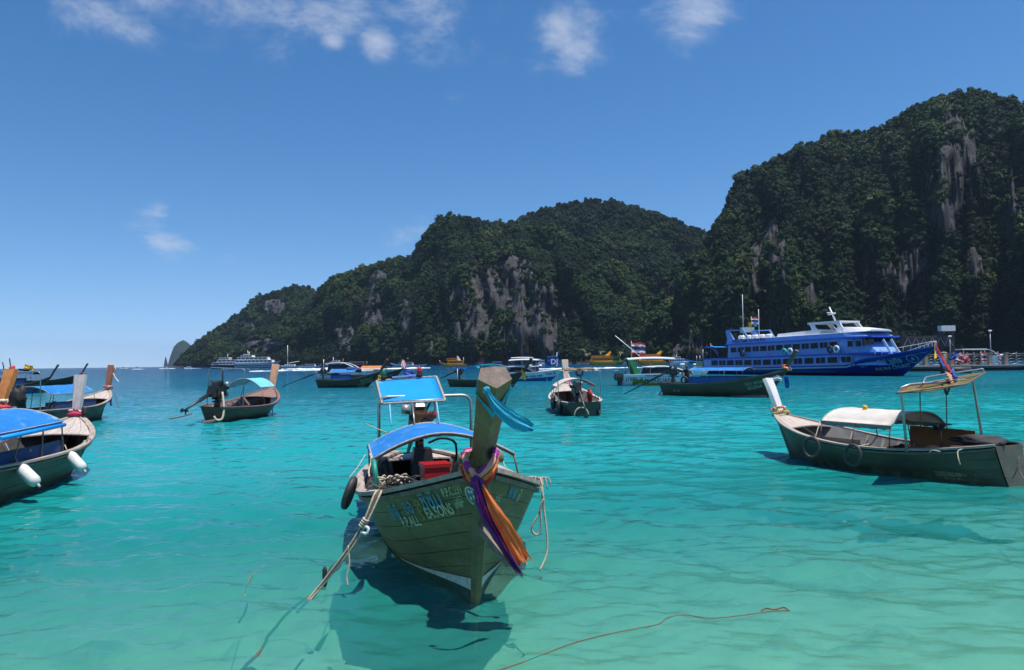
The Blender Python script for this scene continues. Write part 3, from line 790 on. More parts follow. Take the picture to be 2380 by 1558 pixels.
def prow(h, root, m, m_end, top, w0=.20, w1=.30, d0=.30, d1=.26, x_in=.35, z_in=.25, bend=.06, name='prow', cut=None, arris=.35):
    """the tall stem head: five-sided timber from inside the bow up to top=(x ahead of bow tip, z)"""
    p0 = Vector((h.L / 2 - x_in, 0, h.zb - z_in)); p2 = Vector((h.L / 2 + top[0], 0, top[1])); p1 = (p0 + p2) / 2 + Vector((-bend, 0, -bend * .3))
    n = 8; rings = []
    for i in range(n + 1):
        t = i / n; p = p0 * (1 - t) ** 2 + p1 * 2 * t * (1 - t) + p2 * t * t; tg = ((p1 - p0) * (1 - t) + (p2 - p1) * t).normalized()
        fw = Vector((tg.z, 0, -tg.x)); w = w0 + (w1 - w0) * t; d = d0 + (d1 - d0) * t
        Y = Vector((0, 1, 0))
        rg = [p + fw * (-d / 2) + Y * (-w * .36), p + fw * (-d / 2) + Y * (w * .36), p + fw * (d * (.5 - arris)) + Y * (w / 2), p + fw * (d * .5), p + fw * (d * (.5 - arris)) - Y * (w / 2)]
        if i == n and cut: rg = [q + tg * ((q - p).dot(fw) * cut) for q in rg]
        rings.append(rg)
    mb = MB(); mb.loft(rings); mi = [0] * (len(mb.f) - 1) + [1]
    o = bpy.data.objects.new(name, mb.mesh(name, [m, m_end], mi)); COL.objects.link(o); o.parent = root
    return o, rings
def stem(h, root, m, w=.09, z1=None, name='stem_post', zlow=None):
    pts = [h.pt(.9995, t / 8, 1) for t in range(9)]; rg = []
    for i, p in enumerate(pts):
        k = .35 + .65 * min(1, i / 6); c = Vector((p.x + .015, 0, p.z)); rg.append([c + Vector((-.10, -w * .75 * k, 0)), c + Vector((.045, -w * .32 * k, 0)), c + Vector((.045, w * .32 * k, 0)), c + Vector((-.10, w * .75 * k, 0))])
    return MB().loft(rg).build(name, m, root)

def canopy(root, x0, x1, w, ze, za, m, m_trim, m_pole, base_z, poles=True, flap=.0, power=2.0, name='canopy', tilt=0.0, base_w=None, npole=3, th=.012, ripple=.012, m_flap=None, edge=True):
    """arched awning from x0 (aft) to x1 (fore) with hoops, side poles and lashed edges"""
    def fn(u, v):
        y = (v * 2 - 1); x = x0 + (x1 - x0) * u
        return (x, y * w, ze + (za - ze) * (1 - abs(y) ** power) + tilt * (u - .5) + ripple * math.sin(u * 19 + v * 5) * (1 - abs(y)) * .6)
    top = MB().slab(fn, 10, 16, (0, 0, -th)).build(name, m, root)
    if flap:
        for sgn, v in ((-1, 0.0), (1, 1.0)):
            def ff(u, k): p = Vector(fn(u, v)); return p + Vector((0, sgn * (.012 + .02 * math.sin(u * 23)), .004 - flap * k - .012 * math.sin(u * 31) * k))
            MB().slab(ff, 12, 2, (0, -sgn * .006, 0)).build('canopy_flap', m_flap or m, top)
    for u in (0.0, 1.0):
        if edge: MB().tube([Vector(fn(u, v / 16)) + Vector((0, 0, -.004)) for v in range(17)], .016, 6).build('canopy_edge', m_trim, top)
    for v in (0.0, 1.0):
        if edge: MB().tube([Vector(fn(u / 10, v)) for u in range(11)], .014, 6).build('canopy_edge', m_trim, top)
    if poles:
        for k in range(npole):
            u = k / (npole - 1) * .96 + .02
            for sgn in (-1, 1):
                p = Vector(fn(u, 0 if sgn < 0 else 1)); bw = (base_w(p.x) if base_w else w)
                MB().tube([p + Vector((0, 0, -.02)), (p.x, sgn * bw, base_z(p.x))], .015, 6).build('canopy_pole', m_pole, root)
            MB().tube([Vector(fn(u, v / 12)) + Vector((0, 0, -th - .018)) for v in range(13)], .014, 6).build('canopy_hoop', m_pole, root)
    return top, fn
def hoop(root, x, w, z0, z1, m, r=.022, rc=.14, lean=0.0, name='hoop_frame'):
    pts = [(x, -w, z0), (x + lean * .9, -w, z1 - rc)]
    for k in range(1, 5): a = math.pi / 2 * k / 5; pts.append((x + lean, -w + rc * (1 - math.cos(a)), z1 - rc + rc * math.sin(a)))
    pts += [(x + lean, -w + rc, z1), (x + lean, w - rc, z1)]
    for k in range(1, 5): a = math.pi / 2 * k / 5; pts.append((x + lean, w - rc + rc * math.sin(a), z1 - rc * (1 - math.cos(a))))
    pts += [(x + lean * .9, w, z1 - rc), (x, w, z0)]
    return MB().tube(pts, r, 8).build(name, m, root)

def engine(root, x, z, m=None, m2=None, s=1.0, y=0.0, shaft=(-3.2, -.8), turn=0.0, prop=True, exhaust=True, detail=True, mount_z=.55):
    """car engine on a swivel with its long tail shaft"""
    m = m or M_ENG; m2 = m2 or M_ENG; c = Vector((x, y, z)); k = s
    def P(a, b, d): 
        ca, sa = math.cos(turn), math.sin(turn); return c + Vector((a * ca - b * sa, a * sa + b * ca, d)) * k
    Mz = Matrix.Rotation(turn, 3, 'Z')
    blk = MB(); blk.box(P(0, 0, 0), (.62 * k, .34 * k, .34 * k), Mz, .9); blk.box(P(-.02, 0, .22), (.50 * k, .24 * k, .14 * k), Mz, .9); blk.box(P(.03, 0, -.2), (.46 * k, .22 * k, .12 * k), Mz, .8)
    blk.box(P(-.42, 0, -.04), (.26 * k, .26 * k, .26 * k), Mz, .8)
    e = blk.build('engine', m, root)
    if detail:
        MB().box(P(0, 0, .32), (.46 * k, .16 * k, .07 * k), Mz, .8).build('valve_cover', M_ALU if m is M_RUST else M_BLACK, e)
        for (a, b, d, r) in ((.36, .02, -.06, .11), (.37, .14, .10, .075), (.37, -.13, .12, .07)):
            ax = Mz @ Vector((1, 0, 0)); MB().lathe(P(a, b, d), ax, [(-.03 * k, r * k), (-.01 * k, r * .8 * k), (.01 * k, r * .8 * k), (.03 * k, r * k)], 12).build('pulley', m2, e)
        MB().lathe(P(-.05, .24, .12), (0, 0, 1), [(-.06 * k, .07 * k), (.06 * k, .07 * k)], 12).build('oil_filter', M_RED if m is M_RUST else M_BLACK, e)
        MB().lathe(P(.12, -.22, .24), Mz @ Vector((0, 1, 0)), [(-.09 * k, .085 * k), (.05 * k, .085 * k)], 12).build('air_filter', M_ALU, e)
        MB().tube(spline([P(.25, .2, .1), P(.1, .27, .3), P(-.15, .22, .34), P(-.3, .12, .1)], 5), .018 * k, 6).build('hose', M_BLACK, e)
        MB().tube(spline([P(.3, -.2, -.05), P(.1, -.28, -.18), P(-.2, -.2, -.22)], 5), .02 * k, 6).build('hose', M_BLACK, e)
        MB().box(P(.05, 0, -.33), (.7 * k, .06 * k, .06 * k), Mz).build('engine_bed', m2, e)
    if exhaust: MB().tube([P(-.1, -.16, .15), P(-.12, -.2, .4), P(-.14, -.2, .78)], .026 * k, 8).build('exhaust_pipe', m2, e)
    MB().box((x, y, (z - .2 * k + mount_z) / 2), (.16 * k, .16 * k, max(.05, z - .2 * k - mount_z)), None, .8).build('swivel_post', m2, root)
    d = Mz @ Vector((shaft[0], 0, 0)); end = P(-.5, 0, -.05) + d + Vector((0, 0, shaft[1]))
    sh = MB(); sh.tube([P(-.45, 0, -.04), P(-.5, 0, -.05).lerp(end, .3), end], [.055 * k, .05 * k, .03 * k], 8)
    tg = (end - P(-.45, 0, -.04)).normalized(); fin = tg.cross(Vector((0, 1, 0))).normalized()
    sh.bar(P(-.5, 0, -.05).lerp(end, .05), P(-.5, 0, -.05).lerp(end, .42), .03 * k, .13 * k, up=(0, 0, 1))
    so = sh.build('tail_shaft', m2, root)
    if prop:
        for sg in (-1, 1):
            pr = MB(); a = Vector((0, 1, 0)) * sg; 
            rg = []
            for i in range(6):
                t = i / 5; r = .02 + .17 * t; w = .03 + .075 * math.sin(math.pi * min(1, t * .9 + .05))
                cc = end - tg * .04 + a * r; tw = (fin * .8 + tg * (.6 * sg)).normalized()
                rg.append([cc - tw * w, cc + tg * .008, cc + tw * w, cc - tg * .008])
            pr.loft(rg); pr.build('propeller_blade', m2, so)
        MB().bar(end - tg * .16, end - tg * .16 + Vector((0, 0, -.22)), .02, .10, up=tg).build('skeg', m2, so)
    MB().tube([P(.45, 0, .05), P(.8, .02, .14), P(1.35, .05, .10)], .018 * k, 6).build('tiller', m2, root)
    return e

def place(o, boat):
    o.location = boat.location; o.rotation_euler = boat.rotation_euler; return o
def boat_root(name, label, cat, bow, stern, group=None, heel=0.0, trim=0.0, z=0.0):
    bow = Vector(bow); stern = Vector(stern); d = bow - stern; L = math.hypot(d.x, d.y)
    r = thing(name, label, cat, ((bow.x + stern.x) / 2, (bow.y + stern.y) / 2, z), 0, group, (heel, trim, math.atan2(d.y, d.x)))
    return r, L
def tyre(label, c, axis, boat, Rr=.26, r=.075, squash=1.0, group='tyres hung as fenders', m=None):
    o = MB().torus(c, axis, Rr, r, 20, 8, squash).build('tyre', m or M_RUBBER); place(o, boat); return tag(o, label, 'tyre', group)
def rope(label, pts, boat=None, r=.012, m=None, name='rope', group=None, n=6, cat='rope'):
    o = MB().tube(spline(pts, n), r, 6).build(name, m or M_ROPE)
    if boat: place(o, boat)
    return tag(o, label, cat, group)
def cloth_strip(path, widths, nrm, m, name, label, boat, th=.012, cat='cloth', fold=.02, seed=0, group=None):
    """a hanging strip of folded cloth along path, width across nrm"""
    P = spline(path, 8); n = len(P); nv = 14; nrm = Vector(nrm).normalized(); wn = [j / (len(widths) - 1) for j in range(len(widths))]
    def fn(u, v):
        e = mnoise.noise((v * 9, seed, 3.3)) + .5 * mnoise.noise((v * 23, seed, 1.3))
        uu = max(0, u - .10 * max(0, (u - .82) / .18) * (.5 + e))                       # ragged end
        i = uu * (n - 1); k = min(int(i), n - 2); p = P[k].lerp(P[k + 1], i - k); w = float(np.interp(uu, wn, widths))
        edge = 1 + .14 * mnoise.noise((uu * 9, seed + (5 if v > .5 else 0), .2))
        tg = (P[k + 1] - P[k]).normalized(); bi = tg.cross(nrm).normalized()
        f = mnoise.noise((v * 4.5 + seed, uu * 1.6, .4)) * 1.6 + .7 * mnoise.noise((v * 11 + seed, uu * 2.8, 2.0)) + .35 * mnoise.noise((v * 6, uu * 9, seed))
        return p + nrm * (w * edge * (v - .5)) + bi * (fold * 1.5 * f * (.4 + uu))
    bi = Vector((1, .3, .2)) * th * .3
    o = MB().slab(fn, (n - 1), nv, bi).build(name, m)
    if boat: place(o, boat)
    return tag(o, label, cat, group)
def garland(label, c, axis, Rr, cols, boat, r=.05, n=22, name='garland', squash=1.0, tilt=None):
    """ring of flower heads round a prow; blossoms are its parts"""
    root = thing(name, label, 'garland', (0, 0, 0)); place(root, boat)
    t = Vector(axis).normalized(); a = t.cross(Vector((0, 1, 0))).normalized(); b = t.cross(a)
    MB().tube([Vector(c) + (a * math.cos(6.283 * k / 16) + b * math.sin(6.283 * k / 16) * squash) * Rr for k in range(16)], r * .45, 6, close=True).build('string', cols[0], root)
    ms = [MB().blob((0, 0, 0), r, 4, .5, i).mesh('blossom', cm) for i, cm in enumerate(cols)]
    for k in range(n):
        th = 6.283 * k / n + rnd.uniform(-.1, .1); p = Vector(c) + (a * math.cos(th) + b * math.sin(th) * squash) * Rr * rnd.uniform(.95, 1.12) + t * rnd.uniform(-r, r) * .7
        o = bpy.data.objects.new('blossom', rnd.choice(ms)); COL.objects.link(o); o.parent = root; o.location = p; s = rnd.uniform(.7, 1.15); o.scale = (s, s, s); o.rotation_euler = (rnd.random() * 6, rnd.random() * 6, 0)
    return root
M_F_YEL = mat('yellow petals', (.75, .42, .01), .7, (.6, .3, .01), 20); M_F_WHITE = mat('white petals', (.75, .72, .68), .7, (.6, .55, .5), 20); M_F_ORANGE = mat('orange petals', (.70, .16, .01), .7, (.5, .1, .01), 20)
M_F_RED = mat('red petals', (.48, .02, .03), .7, (.35, .01, .03), 20); M_F_PINK = mat('pink petals', (.72, .20, .26), .7, (.6, .12, .2), 20)
M_C_PINK = mat('hot pink cloth', (.68, .05, .14), .7, (.5, .03, .1), 8, trans=.2); M_C_PURPLE = mat('purple chiffon', (.16, .012, .22), .6, (.10, .008, .16), 6, (3, 3, 1), trans=.3)
M_C_ORANGE = mat('orange chiffon', (1.0, .34, .10), .65, (.92, .24, .06), 7, (3, 3, 1), trans=.5); M_C_RED = mat('red chiffon', (.70, .03, .02), .65, (.5, .02, .02), 7, (3, 3, 1), trans=.45)
M_C_PEACH = mat('peach chiffon', (.80, .42, .28), .7, (.68, .32, .2), 8, trans=.3); M_C_MAGENTA = mat('magenta chiffon', (.42, .02, .32), .65, (.3, .015, .24), 8, trans=.3)
M_C_CYAN = mat('cyan gauze', (.05, .52, .74), .8, (.03, .40, .62), 40, (1, 1, 1), 3, .4, .65, .6, 90, trans=.3); M_C_YEL = mat('yellow cloth', (.75, .48, .02), .7, (.6, .36, .02), 8, trans=.2)
M_C_WHITE = mat('white cloth', (.74, .72, .71), .8, (.62, .60, .60), 5, trans=.15); M_C_BLUE = mat('royal blue cloth', (.03, .10, .46), .7, (.02, .07, .36), 8, trans=.2)

def growth_band(h, root, z0, dz, off=.0165):
    """weed and salt left along the waterline"""
    m = mat('waterline weed', (.055, .065, .03), .8, (.20, .20, .15), 6, (1, 1, .6), 8, .46, .66, col3=(.02, .028, .016), scale3=3.0, lo3=.48, hi3=.62)
    for s_ in (-1, 1):
        def f(u, v):
            x = -h.L / 2 + .25 + (h.L - .9) * u; z = -.12 + (z0 + .12 + dz * (.5 + .5 * mnoise.noise((x * 2.3, s_ * 3.0, 1.0)) + .2 * mnoise.noise((x * 9, 2, s_)))) * v
            return h.on(min(x, h.pt(.997, h.tz(.997, z), 1).x), z, s_, off)
        MB().grid(f, 60, 2).build('waterline_weed', m, root)
# ================================================================== the near boat in the middle
def proj(p):
    q = CR.transposed() @ (Vector(p) - Vector((0, 0, EYE))); return (1190 + FPX * q.x / -q.z, 779 - FPX * q.y / -q.z)
def mw(root):
    return Matrix.LocRotScale(root.location, root.rotation_euler, None)
def local(root):
    inv = mw(root).inverted(); return lambda u, v, D: inv @ at(u, v, D)
def pick(h, root, u, v, side, q0=.3, q1=.995, t0=.2, t1=.99, n=70):
    M = mw(root); best = None
    for i in range(n + 1):
        for j in range(31):
            p = h.pt(q0 + (q1 - q0) * i / n, t0 + (t1 - t0) * j / 30, side); a, b = proj(M @ p); e = (a - u) ** 2 + (b - v) ** 2
            if best is None or e < best[0]: best = (e, p)
    return best[1]

def main_hull_paint():
    m = mat('worn olive hull paint', (.125, .122, .050), .62, (.060, .064, .028), 1.5, (.45, 1, 2.6), 9, .36, .64, .35, 34, col3=(.20, .155, .06), scale3=1.1, lo3=.50, hi3=.70)
    nt = m.node_tree; N, Lk = nt.nodes, nt.links; b = N['Principled BSDF']; src = b.inputs['Base Color'].links[0].from_socket
    tc = N.new('ShaderNodeTexCoord')
    def nz(sc3, s, det): 
        mp = N.new('ShaderNodeMapping'); mp.inputs['Scale'].default_value = sc3; Lk.new(tc.outputs['Object'], mp.inputs[0]); n = N.new('ShaderNodeTexNoise'); n.inputs['Scale'].default_value = s; n.inputs['Detail'].default_value = det; n.inputs['Roughness'].default_value = .72; Lk.new(mp.outputs[0], n.inputs[0]); return n.outputs['Fac']
    for sc3, s, lo, hi, col in (((2.4, 2.4, .35), 3.0, .56, .70, (.035, .040, .022)), ((1, 1, 1), 7.0, .62, .72, (.24, .22, .15)), ((3, 3, .5), 5.0, .64, .74, (.10, .045, .018))):
        mr = N.new('ShaderNodeMapRange'); Lk.new(nz(sc3, s, 8), mr.inputs[0]); mr.inputs[1].default_value = lo; mr.inputs[2].default_value = hi; mr.inputs[4].default_value = .8
        mx = N.new('ShaderNodeMix'); mx.data_type = 'RGBA'; Lk.new(mr.outputs[0], mx.inputs[0]); Lk.new(src, mx.inputs[6]); mx.inputs[7].default_value = (*col, 1); src = mx.outputs[2]
    Lk.new(src, b.inputs['Base Color']); return m
M_HULL_MAIN = main_hull_paint()
def main_boat():
    root, L = boat_root('longtail_boat', 'nearest longtail boat, olive hull with faded lettering and tall bare timber prow facing the viewer', 'boat', (-.30, 7.62), (-1.98, 15.1), 'longtail boats')
    h = Hull(L=L, B=1.17, zm=.80, zb=1.50, zs=.80, draft=.62, ws=.30, db=.46, rake=.36, bowp=2.7, sheerp=1.9, sheerl=.48, full=.74)
    W = local(root)
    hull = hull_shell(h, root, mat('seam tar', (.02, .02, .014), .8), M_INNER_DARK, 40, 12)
    strakes(h, hull, M_HULL_MAIN, 8, .20, .985, 34)
    stem(h, root, M_HULL_MAIN, .12)
    for s in (-1, 1):
        rail(h, root, s, M_RAIL, .15, .05, 0, .99); rail(h, root, s, M_RAIL_DARK, .06, .05, 0, .985, 'rubbing_strake', .012, -.075)
    # white boot stripe and dark antifouling rising at the stem
    for s in (-1, 1):
        def st(u, v):
            x = 1.6 + (3.62 - 1.6) * u; lo = .10 + .02 * u; wd = .015 + .17 * u ** 1.6
            return h.on(min(x, h.pt(.9985, h.tz(.9985, lo + wd * v), 1).x), lo + wd * v, s, .019)
        MB().grid(st, 22, 2).build('boot_stripe', M_PAINT_WHITE, root)
        def sb(u, v):
            x = -2.5 + (3.6 + 2.5) * u; hi = .06 + .06 * max(0, (u - .6) / .4)
            z = -.3 + (hi + .3) * v; return h.on(min(x, h.pt(.9985, h.tz(.9985, z), 1).x), z, s, .018)
        MB().grid(sb, 30, 3).build('antifouling', mat('dark green antifouling', (.012, .045, .034), .6, (.03, .07, .05), 5), root)
    growth_band(h, root, .05, .10)
    # foredeck and inside
    foredeck(h, root, 2.75, M_RAIL, 7, -.03, L / 2 - .12, .03)
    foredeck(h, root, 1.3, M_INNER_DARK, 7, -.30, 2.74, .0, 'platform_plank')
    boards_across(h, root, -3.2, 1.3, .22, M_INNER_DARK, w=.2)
    ribs(h, root, [-2.9 + .48 * k for k in range(9)], M_RAIL_DARK, .22)
    for x in (-.6, .55): thwart(h, root, x, .56, M_RAIL_DARK)
    foredeck(h, root, -3.75, M_DECK, 5, -.02, -2.95, .02, 'stern_plank')
    for s in (-1, 1):   # side deck boards inside the rail near the bow corner
        def sdk(u, v):
            q = .50 + .34 * u; p = h.pt(q, 1, s); return (p.x, p.y - s * (.05 + .20 * v), p.z + .012)
        MB().slab(sdk, 16, 1, (0, 0, -.03), False).build('side_deck', M_DECK, root)
    # prow
    pr, rg = prow(h, root, M_WOOD_PROW, M_WOOD_END, (.60, 2.46), .205, .33, .30, .27, .30, .10, .05, cut=-.12, arris=.42)
    MB().bar((L / 2 - .16, 0, 1.30), (L / 2 + .02, 0, 1.68), .05, .03).build('prow_cleat', M_RAIL_DARK, root)
    MB().tube([(L / 2 - .22, -.24, 1.60), (L / 2 - .22, .24, 1.60)], .055, 10).build('mooring_bitt', M_RAIL_DARK, root)
    # lettering
    def T(body, size, u, v, side, m, **k):
        p = pick(h, root, u, v, side); return hull_text(h, body, size, p.x, h.sheer(h.q(p.x)) - p.z, side, m, root, off=.020, **k)
    T('P.P.C.231', .13, 1050, 1146, -1, M_LETTER_PALE, stretch=.60, bold=.002)
    T('พีพี', .25, 927, 1203, -1, M_LETTER_BLUE, bold=.003, stretch=.8); T('ออ', .24, 959, 1194, -1, M_LETTER_BLUE, bold=.003, stretch=.8); T('ล', .24, 979, 1188, -1, M_LETTER_GOLD, stretch=.8); T('ซีซั่น', .26, 1008, 1178, -1, M_LETTER_BLUE, bold=.004, stretch=.85)
    T('P.P.ALL', .165, 962, 1219, -1, M_LETTER_PALE, bold=.003, stretch=.85); T('S', .165, 992, 1206, -1, M_LETTER_GOLD, bold=.003); T('EA.SONS', .175, 1031, 1193, -1, M_LETTER_PALE, bold=.003, stretch=.72)
    T('5652', .105, 1068, 1166, -1, M_LETTER_PALE, stretch=.6); T('00480', .09, 1070, 1183, -1, M_LETTER_PALE, stretch=.55); T('พา', .14, 866, 1201, -1, M_LETTER_PALE)
    T('P.P.C.231', .115, 1153, 1139, 1, M_LETTER_PALE, stretch=.7); T('พีพี', .24, 1180, 1158, 1, M_LETTER_BLUE, bold=.002, stretch=.8); T('อ', .24, 1200, 1163, 1, M_LETTER_PALE, stretch=.8); T('ซีซั่น', .24, 1220, 1169, 1, M_LETTER_PALE, stretch=.7)
    T('5652', .10, 1150, 1164, 1, M_LETTER_PALE, stretch=.7); T('P.P.AL', .15, 1178, 1188, 1, M_LETTER_PALE, stretch=.75); T('S SEA', .15, 1208, 1198, 1, M_LETTER_GOLD, stretch=.75)
    # round emblem on the starboard bow: ring with a three-lobed white figure on blue
    ec = pick(h, root, 1098, 1153, -1, .8, .9995)
    def disc(r0, r1, m, off, n=26, sx=.62):
        mb = MB(); vs = []; fs = []
        for k in range(n):
            a = 6.283 * k / n
            for r in (r0, r1): vs.append(h.on(ec.x + r * sx * math.cos(a), ec.z + r * math.sin(a), -1, off))
        for k in range(n): j = (k + 1) % n; fs.append((2 * k, 2 * j, 2 * j + 1, 2 * k + 1))
        mb.add(vs, fs); return mb.build('emblem', m, root)
    disc(.0, .10, mat('emblem blue', (.045, .14, .22), .7, (.09, .14, .12), 14), .021); disc(.082, .10, M_PAINT_WHITE, .0235)
    for (ax, az, ln) in ((-.022, .04, .036), (.015, .044, .036), (.025, -.015, .044), (-.025, -.03, .036)):
        vs = [h.on(ec.x + (ax + ln * .35 * math.cos(a)) * .75, ec.z + az + ln * .6 * math.sin(a), -1, .0235) for a in [6.283 * k / 12 for k in range(12)]]
        MB().add(vs, [tuple(range(12))]).build('emblem', M_PAINT_WHITE, root)
    # canopy, hoop and awning
    bz = lambda x: h.sheer(h.q(x)) + .03
    canopy(root, -1.20, .72, 1.02, 1.27, 1.60, M_BLUE_DARK, M_TRIM, M_RUSTPIPE, bz, base_w=lambda x: h.b(h.q(x)) - .06, npole=2, flap=.05, power=1.9, th=.02, ripple=.016)
    hx = -1.9
    hoop(root, hx, .82, bz(hx) - .05, 2.02, M_STEEL, .028, .16)
    A = [W(875, 886, 13.9), W(1014, 876, 13.75), W(1035, 932, 12.75), W(888, 939, 12.9)]
    aw = MB().slab(lambda u, v: (A[3].lerp(A[2], u)).lerp(A[0].lerp(A[1], u), v) + Vector((0, 0, .01 * math.sin(u * 3.14) * math.sin(v * 3.14))), 8, 6, (0, 0, -.015)).build('awning', M_BLUE, root)
    for a, b in ((0, 1), (1, 2), (2, 3), (3, 0)):
        MB().tube([A[a].lerp(A[b], k / 24) + Vector((0, 0, .006 * (k % 2))) for k in range(25)], .022, 6).build('awning_edge', M_TRIM, aw)
        for k in range(1, 10):
            p = A[a].lerp(A[b], k / 10); MB().torus(p, A[b] - A[a], .026, .006, 8, 4).build('lashing', M_ROPE, aw)
    MB().tube([A[2].lerp(A[1], .06), A[3].lerp(A[0], .06)], .02, 6).build('awning_edge', M_STEEL, aw)
    for f in (.12, .48, .86):
        p = A[3].lerp(A[2], f); MB().tube([p, (p.x + .45, p.y, 1.56)], .014, 6).build('awning_post', mat('pale blue post', (.16, .40, .55), .6) if f != .48 else M_STEEL, root)
    for f, m in ((.12, mat('green lamp glass', (.01, .12, .05), .3)), (.72, mat('red lamp glass', (.45, .01, .015), .3))):
        p = A[0].lerp(A[1], f) + Vector((0, 0, .02)); l = MB().lathe(p, (0, 0, 1), [(0, .055), (.06, .055), (.065, .045)], 12).build('navigation_lamp', M_BLACK, root)
        MB().lathe(p + Vector((0, 0, .06)), (0, 0, 1), [(0, .052), (.06, .05), (.11, .034), (.135, .012)], 12).build('lamp_glass', m, l)
    MB().bar(A[0].lerp(A[1], .27) + Vector((0, 0, .05)), A[0].lerp(A[1], .66) + Vector((0, 0, .06)), .05, .03).build('lamp_bar', mat('lilac tube', (.5, .45, .62), .4), root)
    # engine
    engine(root, -3.1, 1.46, M_RUST, M_RUST, 1.12, shaft=(-2.6, -1.0), mount_z=.7)
    MB().tube([(-3.6, .05, 1.5), (-3.62, .05, 2.05)], .03, 8).build('chimney_pipe', M_RUST, root)
    MB().box((-2.6, 0, .80), (.5, .45, .45), None, .7).build('engine_box', M_ENG, root)
    MB().tube(spline([(-2.3, .1, 1.15), (-1.7, .25, 1.28), (-1.2, .42, 1.25), (-1.15, .44, .9)], 5), .022, 6).build('tiller', M_BLACK, root)
    MB().tube([(-1.15, .44, 1.25), (-1.15, .42, .3)], .012, 6).build('tiller_prop', M_RUSTPIPE, root)

    # ---------------- loose things on and around it
    def box_lid():
        c = W(1011, 1106, 10.3); r = thing('cool_box', 'red plastic cool box standing inside the nearest boat', 'cool box'); place(r, root)
        M = Matrix.Rotation(.12, 3, 'Z')
        b = MB(); b.box((c.x, c.y, c.z - .04), (.30, .36, .36), M); b.build('body', M_RED, r); l = MB(); l.box((c.x, c.y, c.z + .155), (.33, .39, .05), M); l.build('lid', M_RED, r)
        MB().box((c.x, c.y, c.z - .25), (.5, .6, .05)).build('lifting_board', M_INNER_DARK, root)
    box_lid()
    c = W(905, 1128, 9.9); pts = []
    for k in range(90):
        a = k * .37; r = .12 + .06 * math.sin(k * .7); pts.append((c.x + r * 1.0 * math.cos(a), c.y + r * 1.5 * math.sin(a), c.z + .05 * math.sin(k * 1.3) + .001 * k))
    rope('heap of pale rope coiled on the platform of the nearest boat', pts, root, .012, M_ROPE, 'rope_coil', n=3)
    pts = [(p[0] + .28, p[1] * .9 + .1, p[2] + .05) for p in pts[:60]]
    rope('black hose coiled beside the pale rope in the nearest boat', pts, root, .012, M_BLACK, 'hose_coil', n=3, cat='hose')
    tyre('thin black tyre hanging off the wide corner of the nearest boat', W(812, 1146, 9.25), (.25, 1, -.35), root, .14, .042, 1.25)
    a = W(812, 1110, 9.25); rope('thin cord from the canopy corner down to the nearest boat\'s tyre', [W(850, 1055, 10.9), W(832, 1085, 10.0), a], root, .006, M_ROPE, 'cord')
    g = W(872, 1103, 9.9); o = MB().torus(g, (0, 1, .1), .17, .035, 18, 8).build('lifebuoy', mat('green plastic', (.01, .22, .16), .5)); place(o, root); tag(o, 'small green ring leaning inside the nearest boat', 'ring')
    # prow wrappings
    hts = (7.9, 7.9, 7.25, 6.0, 7.0); n = 40
    def ringpt(i, f): i0 = min(int(f), 7); return Vector(rg[i0][i]).lerp(Vector(rg[i0 + 1][i]), f - i0)
    axp = (Vector(rg[8][0]) - Vector(rg[7][0])).normalized()
    def band(u, v):
        s = (u % 1.0) * 5; i = int(s) % 5; t = s - int(s); p = ringpt(i, hts[i]).lerp(ringpt((i + 1) % 5, hts[(i + 1) % 5]), t); c = sum((Vector(q) for q in rg[6]), Vector()) / 5
        out = p - c; out -= axp * out.dot(axp); out.normalize()
        return p + axp * ((v - .5) * (.055 + .03 * math.sin(u * 12.5 + 1))) + out * (.010 + .006 * math.sin(v * 11 + u * 30))
    cy = MB().slab(band, 60, 5, (.003, .003, -.003)).build('prow_wrap', M_C_CYAN); place(cy, root); tag(cy, 'cyan gauze cloth tied round the top of the nearest prow', 'cloth')
    FQ = [W(1102, 850, 7.42), W(1166, 849, 7.35), W(1160, 898, 7.12), W(1142, 872, 7.32)]
    cf = MB().slab(lambda u, v: FQ[0].lerp(FQ[1], u).lerp(FQ[3].lerp(FQ[2], u), v) + Vector((.02 * math.sin(u * 8 + v * 3), 0, .012 * math.sin(u * 6))), 10, 6, (-.02, 0, -.01)).build('prow_flap', M_C_CYAN); place(cf, root); tag(cf, 'bunched cyan gauze standing up behind the nearest prow top', 'cloth')
    ck = MB().blob(W(1131, 908, 6.62), (.03, .035, .035), 6, .5, 2).build('prow_knot', M_C_CYAN); place(ck, root); tag(ck, 'small knot of cyan gauze on the front of the nearest prow', 'knot')
    cloth_strip([W(1131, 908, 6.55), W(1150, 940, 6.55), W(1186, 972, 6.6), W(1218, 988, 6.7), W(1243, 997, 6.75)], [.05, .11, .14, .13, .05], (.1, .35, 1), M_C_CYAN, 'cloth_tail', 'loose tail of cyan gauze blowing right from the nearest prow', root, fold=.014)
    # chiffon collar round the foot of the prow: purple, red, orange, peach
    cols = ((M_C_PEACH, .02, .03), (M_C_ORANGE, .0, -.035), (M_C_RED, -.01, -.075), (M_C_PURPLE, -.03, .012), (M_C_MAGENTA, -.02, .05))
    colr = thing('scarf_collar', 'purple and orange chiffon scarves looped round the foot of the nearest prow', 'scarf'); place(colr, root)
    K = W(1108, 1116, 7.25)
